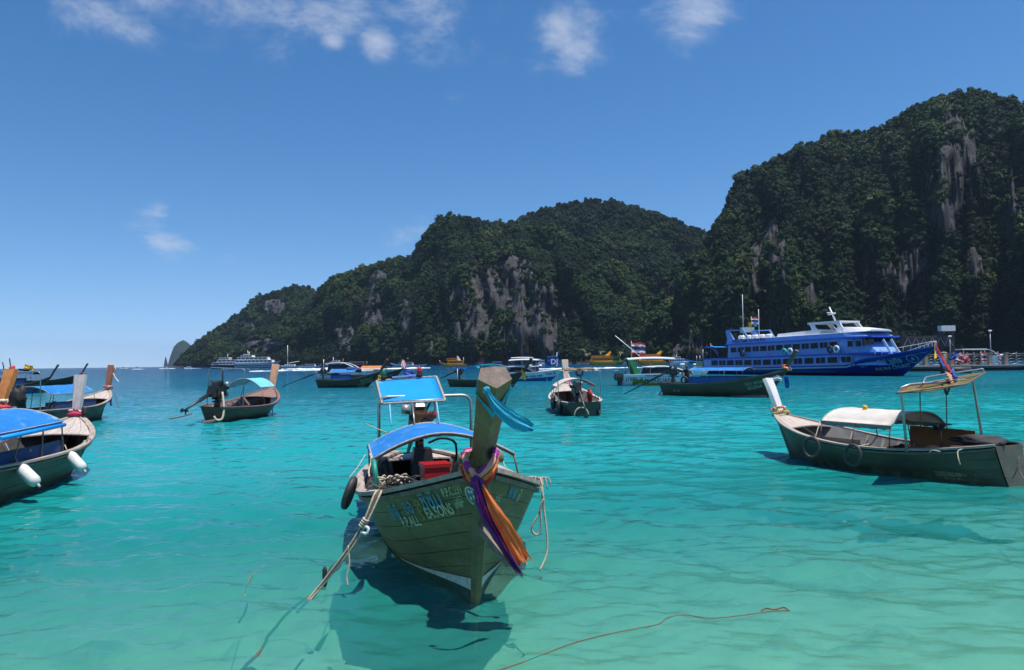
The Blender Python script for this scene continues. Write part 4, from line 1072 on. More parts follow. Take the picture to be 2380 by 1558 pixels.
    for k, (m, dx, dz) in enumerate(cols):
        path = [W(1078, 1068, 7.45), W(1082, 1085, 7.35), W(1092, 1100, 7.26), K, W(1132, 1098, 7.26), W(1148, 1078, 7.35), W(1150, 1060, 7.45), Vector((L / 2 - .28, .12, 1.66)), Vector((L / 2 - .28, -.12, 1.66)), W(1079, 1062, 7.45)]
        pp = [Vector(p) + Vector((dx + .01 * math.sin(i * 2 + k), .012 * math.sin(k * 2 + i), dz * (1.0 if i < 7 else .3))) for i, p in enumerate(path)]
        S = spline(pp, 6)
        MB().tube(S, [.026 + .005 * math.sin(j * .5 + k) + .003 * math.sin(j * 1.7) for j in range(len(S))], 9).build('scarf', m, colr)
    kb = MB(); kb.blob(K + Vector((.03, 0, -.02)), (.06, .07, .08), 6, .5, 3); kb.build('knot', M_C_PURPLE, colr)
    tails = ((M_C_RED, [(1112, 1122), (1126, 1170), (1148, 1225), (1178, 1275), (1204, 1318)], [.05, .10, .13, .13, .12], 7.22, 'red chiffon scarf tail hanging from the nearest prow'),
             (M_C_ORANGE, [(1118, 1128), (1140, 1175), (1166, 1220), (1196, 1270), (1222, 1318)], [.05, .12, .17, .18, .15], 7.17, 'broad orange chiffon scarf tail hanging from the nearest prow'),
             (M_C_PURPLE, [(1106, 1118), (1118, 1170), (1138, 1218), (1178, 1285), (1213, 1342)], [.07, .10, .09, .06, .05], 7.12, 'long purple chiffon scarf tail hanging from the nearest prow'),
             (M_C_MAGENTA, [(1104, 1118), (1112, 1150), (1128, 1196), (1158, 1248), (1182, 1290)], [.04, .05, .04, .03, .02], 7.10, 'narrow magenta scarf tail hanging from the nearest prow'))
    for k, (m, pp, wd, D, lb) in enumerate(tails):
        cloth_strip([W(u, v, D + .1 * i / 4) for i, (u, v) in enumerate(pp)], wd, (0, 1, .45), m, 'scarf_tail', lb, root, fold=.022, seed=k * 2.1)
    # broken spar hanging under the scarves
    sp = MB(); a, b2 = W(1112, 1224, 7.75), W(1184, 1312, 7.45); sp.bar(a, b2, .05, .07); sp = sp.build('broken_spar', M_RAIL_DARK); place(sp, root); tag(sp, 'splintered timber spar hanging beside the bow under the scarves', 'spar')
    # ropes
    c0 = W(878, 1150, 8.55); c1 = W(848, 1215, 8.45)
    for k in range(3):
        d = Vector((.01 * k, .02 * (k - 1), 0)); wpt = W(735 + 3 * k, 1371, 8.44)
        rope(('outermost strand of the mooring line at the bow corner', 'middle strand of the mooring line at the bow corner', 'inner strand of the mooring line at the bow corner')[k],
             [W(884, 1146, 8.8), c0 + d * 1.5 + Vector((0, 0, .02)), c1 + d, W(805, 1285, 8.45) + d, wpt, W(690, 1392, 8.2) + Vector((0, 0, -.15))], root, .013 + .003 * (k == 1), M_ROPE if k != 1 else M_ROPE_DARK, 'mooring_line', 'strands of the bow mooring line')
    hb = MB()
    for k in range(4): hb.torus(W(850 - 3 * k, 1208 + 5 * k, 8.43), W(805, 1285, 8.45) - W(848, 1215, 8.45), .032, .012, 10, 6)
    o = hb.build('rope_hitch', M_ROPE); place(o, root); tag(o, 'turns of pale rope hitched round the bow mooring line', 'rope')
    rope('short white rope loop knotted to the bow mooring line', [W(845, 1222, 8.42), W(856, 1228, 8.4), W(852, 1240, 8.4), W(838, 1236, 8.42)], root, .016, mat('white rope', (.7, .68, .66), .8), 'rope_loop')
    rope('loose brown rope end dangling into the water from the mooring line', [W(809, 1268, 8.44), W(812, 1310, 8.42), W(806, 1340, 8.4), W(808, 1362, 8.38)], root, .011, M_ROPE, 'rope_end')
    tp = W(1252, 1118, 9.1)
    rope('hanging rope with a loop off the right bow corner of the nearest boat', [W(1246, 1112, 9.25), tp + Vector((.03, .02, .02)), W(1262, 1150, 9.0), W(1262, 1178, 9.0), W(1240, 1215, 8.98), W(1237, 1235, 8.98), W(1250, 1243, 8.98), W(1258, 1220, 8.98), W(1256, 1180, 8.98), W(1264, 1160, 8.98)], root, .013, M_ROPE, 'rope_loop')
    rope('long single rope hanging to the water off the right bow corner', [W(1250, 1113, 9.2), W(1258, 1135, 9.02), W(1264, 1180, 9.0), W(1272, 1250, 8.95), W(1270, 1290, 8.9), W(1254, 1327, 8.8)], root, .012, M_ROPE, 'rope_end')
    fr = thing('frayed_rope', 'frayed end of rope tied on the right bow corner of the nearest boat', 'rope'); place(fr, root)
    for k in range(7):
        f = MB(); p = W(1245 + 1.8 * k, 1112 + k * .6, 9.2); f.tube(spline([p, p + Vector((.04, .03 * (k - 3), .03)), p + Vector((.07, .04 * (k - 3), -.05 - .03 * (k % 3)))], 4), .008, 5); f.build('strand', M_ROPE, fr)
    rope('thin white cord from the canopy corner to the right gunwale', [W(1165, 1052, 10.7), W(1172, 1080, 10.4), W(1187, 1105, 10.0)], root, .007, M_ROPE, 'cord')
    hb = MB()
    for k in range(4): hb.torus(W(1158 + 2 * k, 1046 + 2 * k, 10.7), (0, 1, 1), .035, .012, 10, 5)
    o = hb.build('rope_hitch', M_ROPE); place(o, root); tag(o, 'turns of rope hitched at the right canopy corner of the nearest boat', 'rope')
    rope('cord tied between the left hoop post and the canopy', [W(850, 985, 13.1), W(872, 995, 12.9), W(902, 1007, 12.6)], root, .009, M_ROPE, 'cord')
    rope('pale rope lying over the stern gunwale of the nearest boat', [W(1046, 1085, 11.5), W(1058, 1078, 11.8), W(1072, 1052, 12.4)], root, .012, M_ROPE, 'rope_end')
    rope('coil of rope lashed down the left canopy post', [W(860 + 3 * math.sin(k), 1055 + 9 * k, 10.6 - .06 * k) for k in range(9)], root, .014, M_ROPE, 'rope_lashing')
    r2 = rope('red and white cord wound on the front canopy post', [W(861 + 5 * math.sin(k * 1.7), 1100 + 5 * k, 9.95) for k in range(7)], root, .018, M_RED, 'cord')
    return root
MAIN = main_boat()
# ================================================================== the other longtail boats
def longtail(name, label, bow, stern, hp=None, hull=None, inner=None, planks=0, railm=None, deck=None, deck_len=1.3, prw=None, stem_m=None, can=None, hp_hoop=None, eng=None, side_cloth=None, rib_n=7, thw=(), floor=None, group='longtail boats', heel=0.0, stripe=None, trim=0.0, rail2=True, deck_n=6):
    root, L = boat_root(name, label, 'boat', bow, stern, group, heel, trim)
    kw = dict(L=L, B=1.05, zm=.62, zb=1.25, zs=.68, draft=.4, ws=.42, db=.45, rake=.5, bowp=2.4, sheerp=2.0, sheerl=.5, full=.78); kw.update(hp or {}); h = Hull(**kw)
    hull = hull or M_HULL_DARK; railm = railm or M_RAIL
    sh = hull_shell(h, root, mat('seam tar', (.02, .02, .014), .8) if planks else hull, inner or M_INNER, 30, 9)
    if planks: strakes(h, sh, hull, planks, .2, .985, 28); growth_band(h, root, .06, .12); MB().add([h.pt(0, j / 9, s_) + Vector((-.014, 0, 0)) for s_, js in ((1, range(9, 0, -1)), (-1, range(0, 10))) for j in js], [tuple(range(19))]).build('transom', hull, root)
    stem(h, root, stem_m or hull, .09)
    for s in (-1, 1):
        rail(h, root, s, railm, .13, .045, 0, .985, n=30)
        if rail2: rail(h, root, s, M_RAIL_DARK, .05, .04, 0, .98, 'rubbing_strake', .01, -.075, 24)
    if stripe:
        m, x0, lo, hi = stripe
        for s in (-1, 1): MB().grid(lambda u, v: h.on(min(x0 + (L / 2 - .1 - x0) * u, h.pt(.9985, h.tz(.9985, lo + hi * v), 1).x), lo + hi * v * (.3 + .7 * u), s, .02), 14, 1).build('boot_stripe', m, root)
    if deck is not False: foredeck(h, root, L / 2 - deck_len, deck or M_DECK, deck_n, 0.0, L / 2 - .08, .06)
    boards_across(h, root, -L / 2 + .5, L / 2 - deck_len, .20, floor or M_INNER, w=.24)
    if rib_n: ribs(h, root, [-L / 2 + 1.0 + (L - deck_len - 1.5) * k / (rib_n - 1) for k in range(rib_n)], M_RIB, .2)
    for x in thw: thwart(h, root, x, .48, M_RIB)
    rg = None
    if prw:
        a = dict(top=(.3, 2.2), m=M_WOOD_PALE, m_end=M_WOOD_END, w0=.18, w1=.26, d0=.22, d1=.12); a.update(prw); t = a.pop('top'); m = a.pop('m'); me = a.pop('m_end'); _, rg = prow(h, root, m, me, t, **a)
    bz = lambda x: h.sheer(h.q(x)) + .02; bw = lambda x: h.b(h.q(x)) - .05
    if can:
        a = dict(x0=-2.0, x1=.6, w=.9, ze=1.35, za=1.65, m=M_BLUE_DARK, m_trim=M_TRIM, m_pole=M_RUSTPIPE); a.update(can); canopy(root, a.pop('x0'), a.pop('x1'), a.pop('w'), a.pop('ze'), a.pop('za'), a.pop('m'), a.pop('m_trim'), a.pop('m_pole'), bz, base_w=bw, **a)
    if hp_hoop:
        x, w, z1 = hp_hoop[:3]; hoop(root, x, w, bz(x) - .03, z1, hp_hoop[3] if len(hp_hoop) > 3 else M_STEEL, lean=hp_hoop[4] if len(hp_hoop) > 4 else 0)
    if eng: engine(root, **eng)
    for (x0, x1, sgn, zt, m) in (side_cloth or ()):
        def f(u, v): x = x0 + (x1 - x0) * u; return (x, sgn * (bw(x) - .03 + .01 * math.sin(u * 14)), bz(x) - .12 + (zt - bz(x) + .12) * v)
        MB().slab(f, 10, 3, (0, -sgn * .012, 0)).build('side_screen', m, root)
    return root, h, rg, L

# ---- right: dark green boat with white canopy
def boat_right():
    root, h, rg, L = longtail('longtail_boat', 'mossy dark green longtail with off-white canopy and white prow at the right', (7.2, 20.3), (9.98, 15.0),
        dict(B=1.12, zm=.56, zb=1.12, zs=.80, draft=.45, ws=.42, db=.50, rake=.45, bowp=2.9, srake=-.18, sheerl=.55, sheerp=1.8), M_HULL_GREEN, M_INNER, 6, M_RAIL, M_DECK, 1.15,
        dict(top=(.30, 2.06), m=M_C_WHITE, m_end=M_WOOD_END, w0=.24, w1=.36, d0=.16, d1=.10, x_in=.12, z_in=.06, arris=.2), can=dict(x0=-1.1, x1=.75, w=.96, ze=1.09, za=1.38, m=M_WHITE_CLOTH, flap=.10, m_flap=mat('shaded canvas flap', (.16, .19, .17), .8), npole=3, power=2.8),  # flap colour holds the shade on the hanging canvas edge
        hp_hoop=None, rib_n=9, thw=(1.25,), heel=R(1.0))
    W = local(root); bz = lambda x: h.sheer(h.q(x))
    # tall bent pipe frames and the ragged top awning
    for y, uu, v0_, v1_ in ((-.95, 2096, 1040, 912), (.85, 2262, 1040, 888)): pass
    a0 = W(2108, 1050, 15.6); a1 = W(2094, 905, 15.6); b0 = W(2286, 1038, 16.4); b1 = W(2262, 888, 16.4)
    fr = MB(); fr.tube([a0, a0.lerp(a1, .97), a1 + Vector((.0, .0, .03)), a1.lerp(b1, .12) + Vector((0, 0, .08)), b1.lerp(a1, .12) + Vector((0, 0, .06)), b1 + Vector((0, 0, .0)), b0], .028, 8); fr.build('hoop_frame', M_STEEL, root)
    P4 = [W(2084, 914, 15.0), W(2114, 897, 17.0), W(2290, 866, 17.2), W(2245, 893, 15.3)]
    def awf(u, v):
        p = P4[0].lerp(P4[1], v).lerp(P4[3].lerp(P4[2], v), u); return p + Vector((0, 0, .03 * math.sin(u * 9) * math.sin(v * 7) - .10 * math.sin(math.pi * u) * (1 - v) * .4))
    m_rag = mat('ragged yellow awning', (.30, .24, .075), .8, (.22, .12, .03), 1.8, detail=6, trans=.45, col3=(.06, .13, .05), scale3=1.1, lo3=.5, hi3=.64)
    aw = MB().slab(awf, 10, 10, (0, 0, -.012)).build('ragged_awning', m_rag, root)
    for a, b in ((0, 1), (1, 2), (2, 3), (3, 0)): MB().tube([P4[a].lerp(P4[b], k / 10) for k in range(11)], .02, 6).build('awning_edge', M_RUSTPIPE, aw)
    MB().tube([P4[0].lerp(P4[3], .2), P4[1].lerp(P4[2], .2)], .018, 6).build('awning_bar', M_RUSTPIPE, aw); MB().tube([P4[0].lerp(P4[3], .85), P4[1].lerp(P4[2], .7)], .018, 6).build('awning_bar', M_RUSTPIPE, aw)
    q = [W(2146, 892, 15.2), W(2150, 881, 15.4), W(2165, 875, 15.8), W(2268, 860, 16.8), W(2284, 858, 16.9), W(2285, 866, 16.9)]; MB().tube(spline(q, 4), .02, 6).build('awning_rail', M_STEEL, root)
    for (u, v, v2, D) in ((2138, 905, 1000, 16.2), (2199, 900, 1012, 16.6)): MB().tube([W(u, v, D), W(u + 2, v2, D)], .013, 6).build('awning_post', M_RUSTPIPE, root)
    # orange and wooden side panels round the well
    for (x0, x1, sgn, zt, m) in ((-1.9, -.2, -1, .98, mat('faded orange panel', (.34, .15, .05), .75, (.26, .10, .035), 3)), (-.35, 1.1, 1, .72, mat('grey plywood panel', (.27, .235, .195), .8, (.19, .16, .13), 3, (.4, 2, 2)))):
        def f(u, v, x0=x0, x1=x1, sgn=sgn, zt=zt): x = x0 + (x1 - x0) * u; return (x, sgn * (h.b(h.q(x)) - .10), bz(x) - .2 + (zt - bz(x) + .2) * v)
        MB().slab(f, 8, 2, (0, -sgn * .015, 0)).build('side_panel', m, root)
    # loose gear heaped in the well
    m_gear = [M_RED, mat('rust orange cloth', (.42, .10, .03), .8), M_ENG, M_RUST, M_C_PEACH]
    for k, (x, y, sx, sy) in enumerate(((-.75, .45, .28, .2), (-1.15, .2, .34, .26), (-.6, -.1, .26, .24), (-1.7, .3, .3, .22), (-1.45, -.25, .3, .24))):
        b = MB().blob((x, y, .46), (sx, sy, .12), 8, 1.1, k + 3).build('bundle', m_gear[k]); place(b, root); tag(b, ['crumpled red bundle lying in the well of the right hand boat', 'rust orange crumpled cloth lying in the well of the right hand boat', 'black oily bundle lying in the well of the right hand boat', 'rusty brown bundle lying near the stern of the right hand boat', 'peach coloured cloth lying near the stern of the right hand boat'][k], 'bundle', 'bundles in the right boat')
    # drooping black cap on a stick (propeller guard) and the burnt stern deck
    st = MB(); s0, s1 = W(2189, 1040, 15.9), W(2186, 993, 15.9); st.tube([s0, s1], .012, 6); st = st.build('steering_pole', M_RUSTPIPE, root)
    MB().slab(lambda u, v: s1 + Vector(((v - .5) * .12, (u - .5) * .62, .05 - .10 * math.exp(-((u - .62) / .13) ** 2) + .02 * math.sin(u * 8))), 12, 2, (0, 0, -.02)).build('pole_cap', M_BLACK, st)
    foredeck(h, root, -L / 2 + .02, M_WOOD_DARKP, 5, .03, -L / 2 + 1.0, .06, 'stern_plank')
    MB().blob((-L / 2 + .55, 0, .86), (.55, .42, .10), 7, .6, 4).build('tar_sheet', M_BLACK, root)
    MB().grid(lambda u, v: h.on(-L / 2 + .35 + .75 * u, .05 + .16 * v, 1, .016), 6, 2).build('bare_patch', mat('bare yellow patch', (.20, .19, .10), .8, (.05, .06, .04), 5, lo=.42, hi=.58), root)
    # things hung on it
    tyre('black tyre hung forward on the right boat', W(1886, 1040, 17.35), (-.35, 1, .1), root, .18, .036, 1.25)
    tyre('black tyre hung amidships on the right boat', W(1982, 1058, 16.15), (-.12, 1, .1), root, .18, .038, 1.2)
    rope('pale rope holding the forward tyre of the right boat', [W(1893, 1022, 17.3), W(1900, 1000, 17.4), W(1906, 980, 17.6)], root, .012, M_ROPE, 'tyre_rope')
    rope('pale rope holding the middle tyre of the right boat', [W(1986, 1040, 16.1), W(2004, 1036, 16.2), W(2018, 1032, 16.3)], root, .012, M_ROPE, 'tyre_rope')
    rope('white rope end trailing over the stern rail of the right boat', [W(2160, 1052, 15.2), W(2168, 1047, 15.0), W(2185, 1050, 15.0)], root, .012, M_ROPE, 'rope_end')
    rope('pale cord hanging over the quarter of the right boat', [W(2236, 1044, 14.6), W(2226, 1050, 14.6), W(2228, 1068, 14.5), W(2232, 1080, 14.5)], root, .012, M_ROPE, 'cord')
    rope('dark line looped off the transom of the right boat', [W(2368, 1062, 13.9), W(2364, 1090, 13.85), W(2352, 1112, 13.9), W(2340, 1108, 13.9)], root, .012, M_ROPE_DARK, 'stern_line'); rope('knotted stern line running off the right edge', [W(2366, 1064, 13.9), W(2370, 1095, 13.8), W(2385, 1122, 13.5), W(2400, 1150, 13.2)], root, .013, M_ROPE_DARK, 'stern_line')
    c = Vector(sum((Vector(p) for p in rg[1]), Vector())) / 5
    garland('yellow white and orange flower garland round the white prow', c + Vector((.02, 0, .06)), Vector(rg[2][0]) - Vector(rg[0][0]), .17, [M_F_YEL, M_F_WHITE, M_F_ORANGE, M_F_PINK], root, .034, 46)
    garland('yellow marigold garland at the foot of the white prow', c + Vector((-.06, 0, -.06)), Vector(rg[2][0]) - Vector(rg[0][0]), .20, [M_F_YEL, M_F_YEL, M_F_WHITE], root, .03, 46)
    o = MB().blob(W(2010, 947, 17.6), .06, 5, .3, 2).build('float', M_F_YEL); place(o, root); tag(o, 'small yellow float lying on the white canopy', 'float')
    # black straps and faded red flags on the awning
    for k, (u, v, v2) in enumerate(((2195, 893, 915), (2206, 893, 915))):
        cloth_strip([W(u - 6 + 8 * k, v, 15.9), W(u, (v + v2) / 2, 15.9), W(2200 + 2 * k, v2 + 3, 15.9)], [.10, .09, .07], (0, 1, .2), M_BLACK, 'strap', ('left', 'right')[k] + ' black strap hanging under the ragged awning', root, fold=.01)
    cloth_strip([W(2200, 866, 16.2), W(2208, 876, 16.1), W(2213, 888, 16.0)], [.12, .2, .12], (0, 1, .3), M_C_PEACH, 'flag_rag', 'faded pink flag rag tied to the awning rail', root, fold=.03)
    cloth_strip([W(2214, 856, 16.3), W(2216, 868, 16.2), W(2224, 880, 16.1)], [.06, .14, .08], (0, 1, .3), M_C_BLUE, 'flag_rag', 'small blue flag rag tied to the awning rail', root, fold=.03)
    return root
BOAT_RIGHT = boat_right()

# ---- left: near boat with blue canopy and two white fenders
def boat_left():
    root, h, rg, L = longtail('longtail_boat', 'near left longtail with blue canopy, grey prow and two white fenders', (-11.85, 20.2), (-10.15, 12.6),
        dict(B=1.08, zm=.72, zb=1.30, zs=.78, draft=.45, ws=.45, db=.48, rake=.5, bowp=2.7, sheerl=.5), M_HULL_GREEN, M_INNER_DARK, 6, M_RAIL, M_DECK, 1.7,
        dict(top=(.16, 2.40), m=M_WOOD_GREY, m_end=M_WOOD_END, w0=.22, w1=.35, d0=.16, d1=.09, x_in=.12, z_in=.06, arris=.2), can=dict(x0=-3.3, x1=-.15, w=1.0, ze=1.42, za=1.72, m=M_BLUE_DARK, flap=.10, m_flap=mat('dark blue rolled flap', (.008, .075, .30), .6, (.012, .11, .42), 3), npole=4, power=2.1),
        side_cloth=((-3.0, -.1, -1, 1.02, M_NAVY),), rib_n=8, thw=(1.3, -.9))
    W = local(root)
    MB().tube([(-3.3, -1.03, 1.34), (-.15, -1.03, 1.34)], .045, 8).build('rolled_flap', M_BLUE, root)
    for k, (u, v, D, a, lb) in enumerate(((177, 1072, 17.2, .80, 'white foam fender hanging near the bow of the left boat'), (66, 1104, 14.6, .85, 'white foam fender hanging amidships on the left boat'))):
        f = thing('fender', lb, 'fender', (0, 0, 0), 0, 'white fenders on the left boat'); place(f, root); pg = pick(h, root, (150, 40)[k], (1043, 1082)[k], -1, .2, .95, .95, 1.0); c = pg + Vector((0, -.20, -.20)); Lf = .27
        inv = mw(root).to_3x3().inverted(); ax = inv @ Vector((math.sin(a), -.1, -math.cos(a)))
        MB().lathe(c - ax.normalized() * Lf, ax, [(0, .03), (.03, .085), (.09, .115), (Lf * 2 - .10, .118), (Lf * 2 - .03, .09), (Lf * 2, .03)], 14).build('body', mat('scuffed white foam', (.66, .65, .63), .8, (.48, .46, .43), 4, col3=(.30, .29, .26), scale3=2.5, lo3=.58, hi3=.72), f)
        MB().lathe(c + ax.normalized() * Lf, ax, [(0, .035), (.06, .02), (.07, .03)], 10).build('eye', M_TRIM, f)
        MB().tube([c - ax.normalized() * Lf, c - ax.normalized() * (Lf + .12) + Vector((0, 0, .1))], .012, 6).build('lanyard', M_ROPE, f)
    c = Vector(sum((Vector(p) for p in rg[1]), Vector())) / 5; ax = Vector(rg[2][0]) - Vector(rg[0][0])
    garland('red and white flower garland round the grey prow', c + ax.normalized() * .05, ax, .17, [M_F_RED, M_F_RED, M_F_WHITE, M_F_PINK], root, .032, 44)
    S = [c + Vector((-.02 + .14 * math.cos(a), .17 * math.sin(a), -.06 - .05 * math.cos(a))) for a in [6.283 * k / 14 for k in range(15)]]
    o = MB().tube(S, .055, 8).build('sash', M_C_PINK); place(o, root); tag(o, 'dark pink cloth sash wound round the foot of the grey prow', 'cloth')
    o = MB().blob(c + Vector((-.12, -.24, .04)), (.07, .06, .12), 7, 1.2, 5).build('bundle', M_BLACK); place(o, root); tag(o, 'black cloth bundle tied behind the grey prow', 'bundle')
    rope('blue grey bow line running from the left boat to the water', [W(206, 1012, 18.0), W(196, 1040, 17.6), W(182, 1078, 17.2)], root, .013, M_ROPE_DARK, 'bow_line')
    rope('grey rope turned over the bow rail of the left boat', [W(198, 985, 18.6), W(206, 992, 18.3), W(217, 1010, 17.9)], root, .014, M_ROPE, 'rope_end')
    rope('pale rope coil lying on the left boat\'s thwart', [W(60 + 12 * math.cos(k), 1046 + 4 * math.sin(k), 15.0) for k in range(14)], root, .012, M_ROPE, 'rope_coil')
boat_left()

# ---- left edge: boat with orange timber prow
def boat_edge():
    root, h, rg, L = longtail('longtail_boat', 'longtail at the left edge with broad orange timber prow and flower garlands', (-14.05, 20.4), (-13.0, 12.8),
        dict(B=1.05, zm=.8, zb=1.55, zs=.8, bowp=2.5), M_HULL_BROWN, M_INNER_DARK, 0, M_RAIL, M_DECK, 1.4,
        dict(top=(.42, 2.56), m=M_WOOD_ORANGE, m_end=M_WOOD_END, w0=.22, w1=.38, d0=.22, d1=.16, x_in=.1, z_in=.05, arris=.12), rib_n=0)
    W = local(root); c = Vector(sum((Vector(p) for p in rg[1]), Vector())) / 5; ax = Vector(rg[2][0]) - Vector(rg[0][0])
    garland('white blossom garland on the orange prow', c + ax.normalized() * .06 + Vector((.02, -.06, 0)), ax, .16, [M_F_WHITE], root, .036, 34)
    garland('yellow marigold garland at the foot of the orange prow', c + Vector((-.10, 0, -.22)), Vector((.2, 0, 1)), .27, [M_F_YEL], root, .034, 44)
    S = [c + Vector((.15 * math.cos(a), .19 * math.sin(a), -.08)) for a in [6.283 * k / 14 for k in range(15)]]
    o = MB().tube(S, .07, 8).build('sash', M_C_PINK); place(o, root); tag(o, 'pink cloth sash wound under the orange prow', 'cloth')
    cloth_strip([W(32, 958, 19.9), W(44, 965, 19.7), W(58, 975, 19.5), W(66, 985, 19.3)], [.12, .18, .20, .14], (0, .3, 1), M_C_PINK, 'sash_tail', 'bright pink sash tail trailing right from the orange prow', root, fold=.03)
    o = MB().blob(W(42, 925, 20.2), (.13, .17, .30), 8, 1.3, 9).build('bundle', M_BLACK); place(o, root); tag(o, 'large black cloth bundle tied behind the orange prow', 'bundle')
boat_edge()

# ---- left, further out: blue canopy and red-brown prow
def boat_left_far():
    root, h, rg, L = longtail('longtail_boat', 'left longtail with red-brown prow tipped white, behind the near blue canopy boat', (-21.4, 39.2), (-21.3, 31.3),
        dict(B=1.12, zm=.72, zb=1.42, zs=.75, bowp=2.6), M_HULL_GREEN, mat('brown inner planking', (.16, .09, .06), .85, (.1, .06, .04), 4), 0, M_RAIL, M_DECK, 1.5,
        dict(top=(.32, 2.74), m=M_WOOD_RED, m_end=M_WOOD_END, w0=.26, w1=.46, d0=.18, d1=.12, x_in=.1, z_in=.06, arris=.15), can=dict(x0=-2.6, x1=.9, w=.95, ze=1.45, za=1.8, m=M_BLUE_DARK, npole=3), hp_hoop=(-3.0, .75, 2.45), side_cloth=((-2.6, .9, -1, 1.08, M_NAVY),), rib_n=7, thw=(1.2,))
    W = local(root); c = Vector(sum((Vector(p) for p in rg[1]), Vector())) / 5; ax = Vector(rg[2][0]) - Vector(rg[0][0])
    t0, t1 = [Vector(p) for p in rg[7]], [Vector(p) for p in rg[8]]; cc = sum(t1, Vector()) / 5
    o = MB().loft([[cc + (p - cc) * 1.04 - ax.normalized() * .26 for p in t1], [cc + (p - cc) * 1.05 + ax.normalized() * .012 for p in t1]]).build('prow_cap', M_C_WHITE, root)
    garland('pink and white flower garland round the red-brown prow', c + ax.normalized() * .05, ax, .20, [M_F_PINK, M_F_WHITE, M_F_RED], root, .045, 36)
    rope('pale ribbon fluttering from the top of the red-brown prow', [W(263, 868, 39), W(268, 878, 39), W(276, 888, 39)], root, .03, M_C_WHITE, 'ribbon', cat='ribbon')
    rope('dark bow line hanging from the red-brown prowed boat', [W(266, 913, 38.6), W(272, 935, 38.3), W(278, 950, 38)], root, .02, M_ROPE_DARK, 'bow_line')
    tyre('black tyre on the side of the red-brown prowed boat', W(126, 950, 33.2), (0, 1, 0), root, .26, .08)
    cloth_strip([W(258, 925, 38), W(257, 935, 38), W(258, 945, 38)], [.2, .25, .2], (1, 0, 0), M_NAVY, 'hanging_rag', 'navy rag hanging off the bow of the red-brown prowed boat', root)
boat_left_far()

# ---- left, far: two dark boats
def boats_left_dark():
    root, h, rg, L = longtail('longtail_boat', 'black longtail with pale bow lettering at the far left under a yellow flag', (-53.8, 86.5), (-61.6, 86.0), dict(zb=1.7, B=1.1, rake=.8), M_HULL_DARK, M_INNER_DARK, 0, M_RAIL_DARK, M_WOOD_DARKP, 1.4,
        dict(top=(.75, 3.0), m=M_WOOD_DARKP, w0=.2, w1=.3, d0=.2, d1=.2, x_in=.2), can=dict(x0=-3.2, x1=2.2, w=1.0, ze=1.9, za=2.3, m=M_NAVY, npole=4), side_cloth=((-3, 1.6, -1, 1.5, M_NAVY),), rib_n=0, stripe=(M_PAINT_WHITE, 1.0, .12, .12))
    hull_text(h, 'โชคดี นำชัย', .42, 1.9, .62, -1, M_LETTER_PALE, root, off=.02)
    W = local(root)
    cloth_strip([W(67, 849, 86), W(67, 860, 86)], [.9, 1.1], (1, 0, -.25), M_C_YEL, 'flag', 'yellow flag flying over the black longtail at far left', root, fold=.12, cat='flag', th=.03)
    for (u, v0_, v1_, lb) in ((22, 833, 861, 'bent dark stick standing on the black longtail with red knot'), (6, 842, 862, 'thin dark stick standing at the left picture edge')):
        o = MB().tube([W(u + 4, v1_, 87), W(u, v0_, 87)], .06, 6).build('pole', M_BLACK); place(o, root); tag(o, lb, 'pole')
    o = MB().blob(W(29, 857, 86), .35, 5, .5, 2).build('sash', M_F_RED); place(o, root); tag(o, 'dark red sash knotted on the pole at far left', 'cloth')
    o = MB().slab(lambda u, v: W(43 + 25 * u, 857 + 3 * u + 2 * v, 90), 4, 2, (0, 0, -.1)).build('boat_roof', M_WHITE, root)
    root, h, rg, L = longtail('longtail_boat', 'plain black longtail with slim dark prow, second from the left horizon', (-66.8, 115.0), (-77.0, 112.0), dict(zb=1.75, B=1.1, rake=.9, zm=.75), M_HULL_DARK, M_INNER_DARK, 0, M_RAIL, M_WOOD_DARKP, 1.5,
        dict(top=(.75, 3.25), m=M_WOOD_DARKP, w0=.22, w1=.34, d0=.22, d1=.26, x_in=.2), rib_n=0, can=dict(x0=-3.4, x1=-.6, w=.9, ze=1.9, za=2.2, m=M_WHITE_CLOTH, npole=3))
    c = sum((Vector(p) for p in rg[1]), Vector()) / 5; o = MB().tube([c + Vector((.2 * math.cos(a), .2 * math.sin(a), .1)) for a in [6.283 * k / 12 for k in range(13)]], .09, 6).build('sash', M_F_RED); place(o, root); tag(o, 'red sash round the slim dark prow', 'cloth')
boats_left_dark()

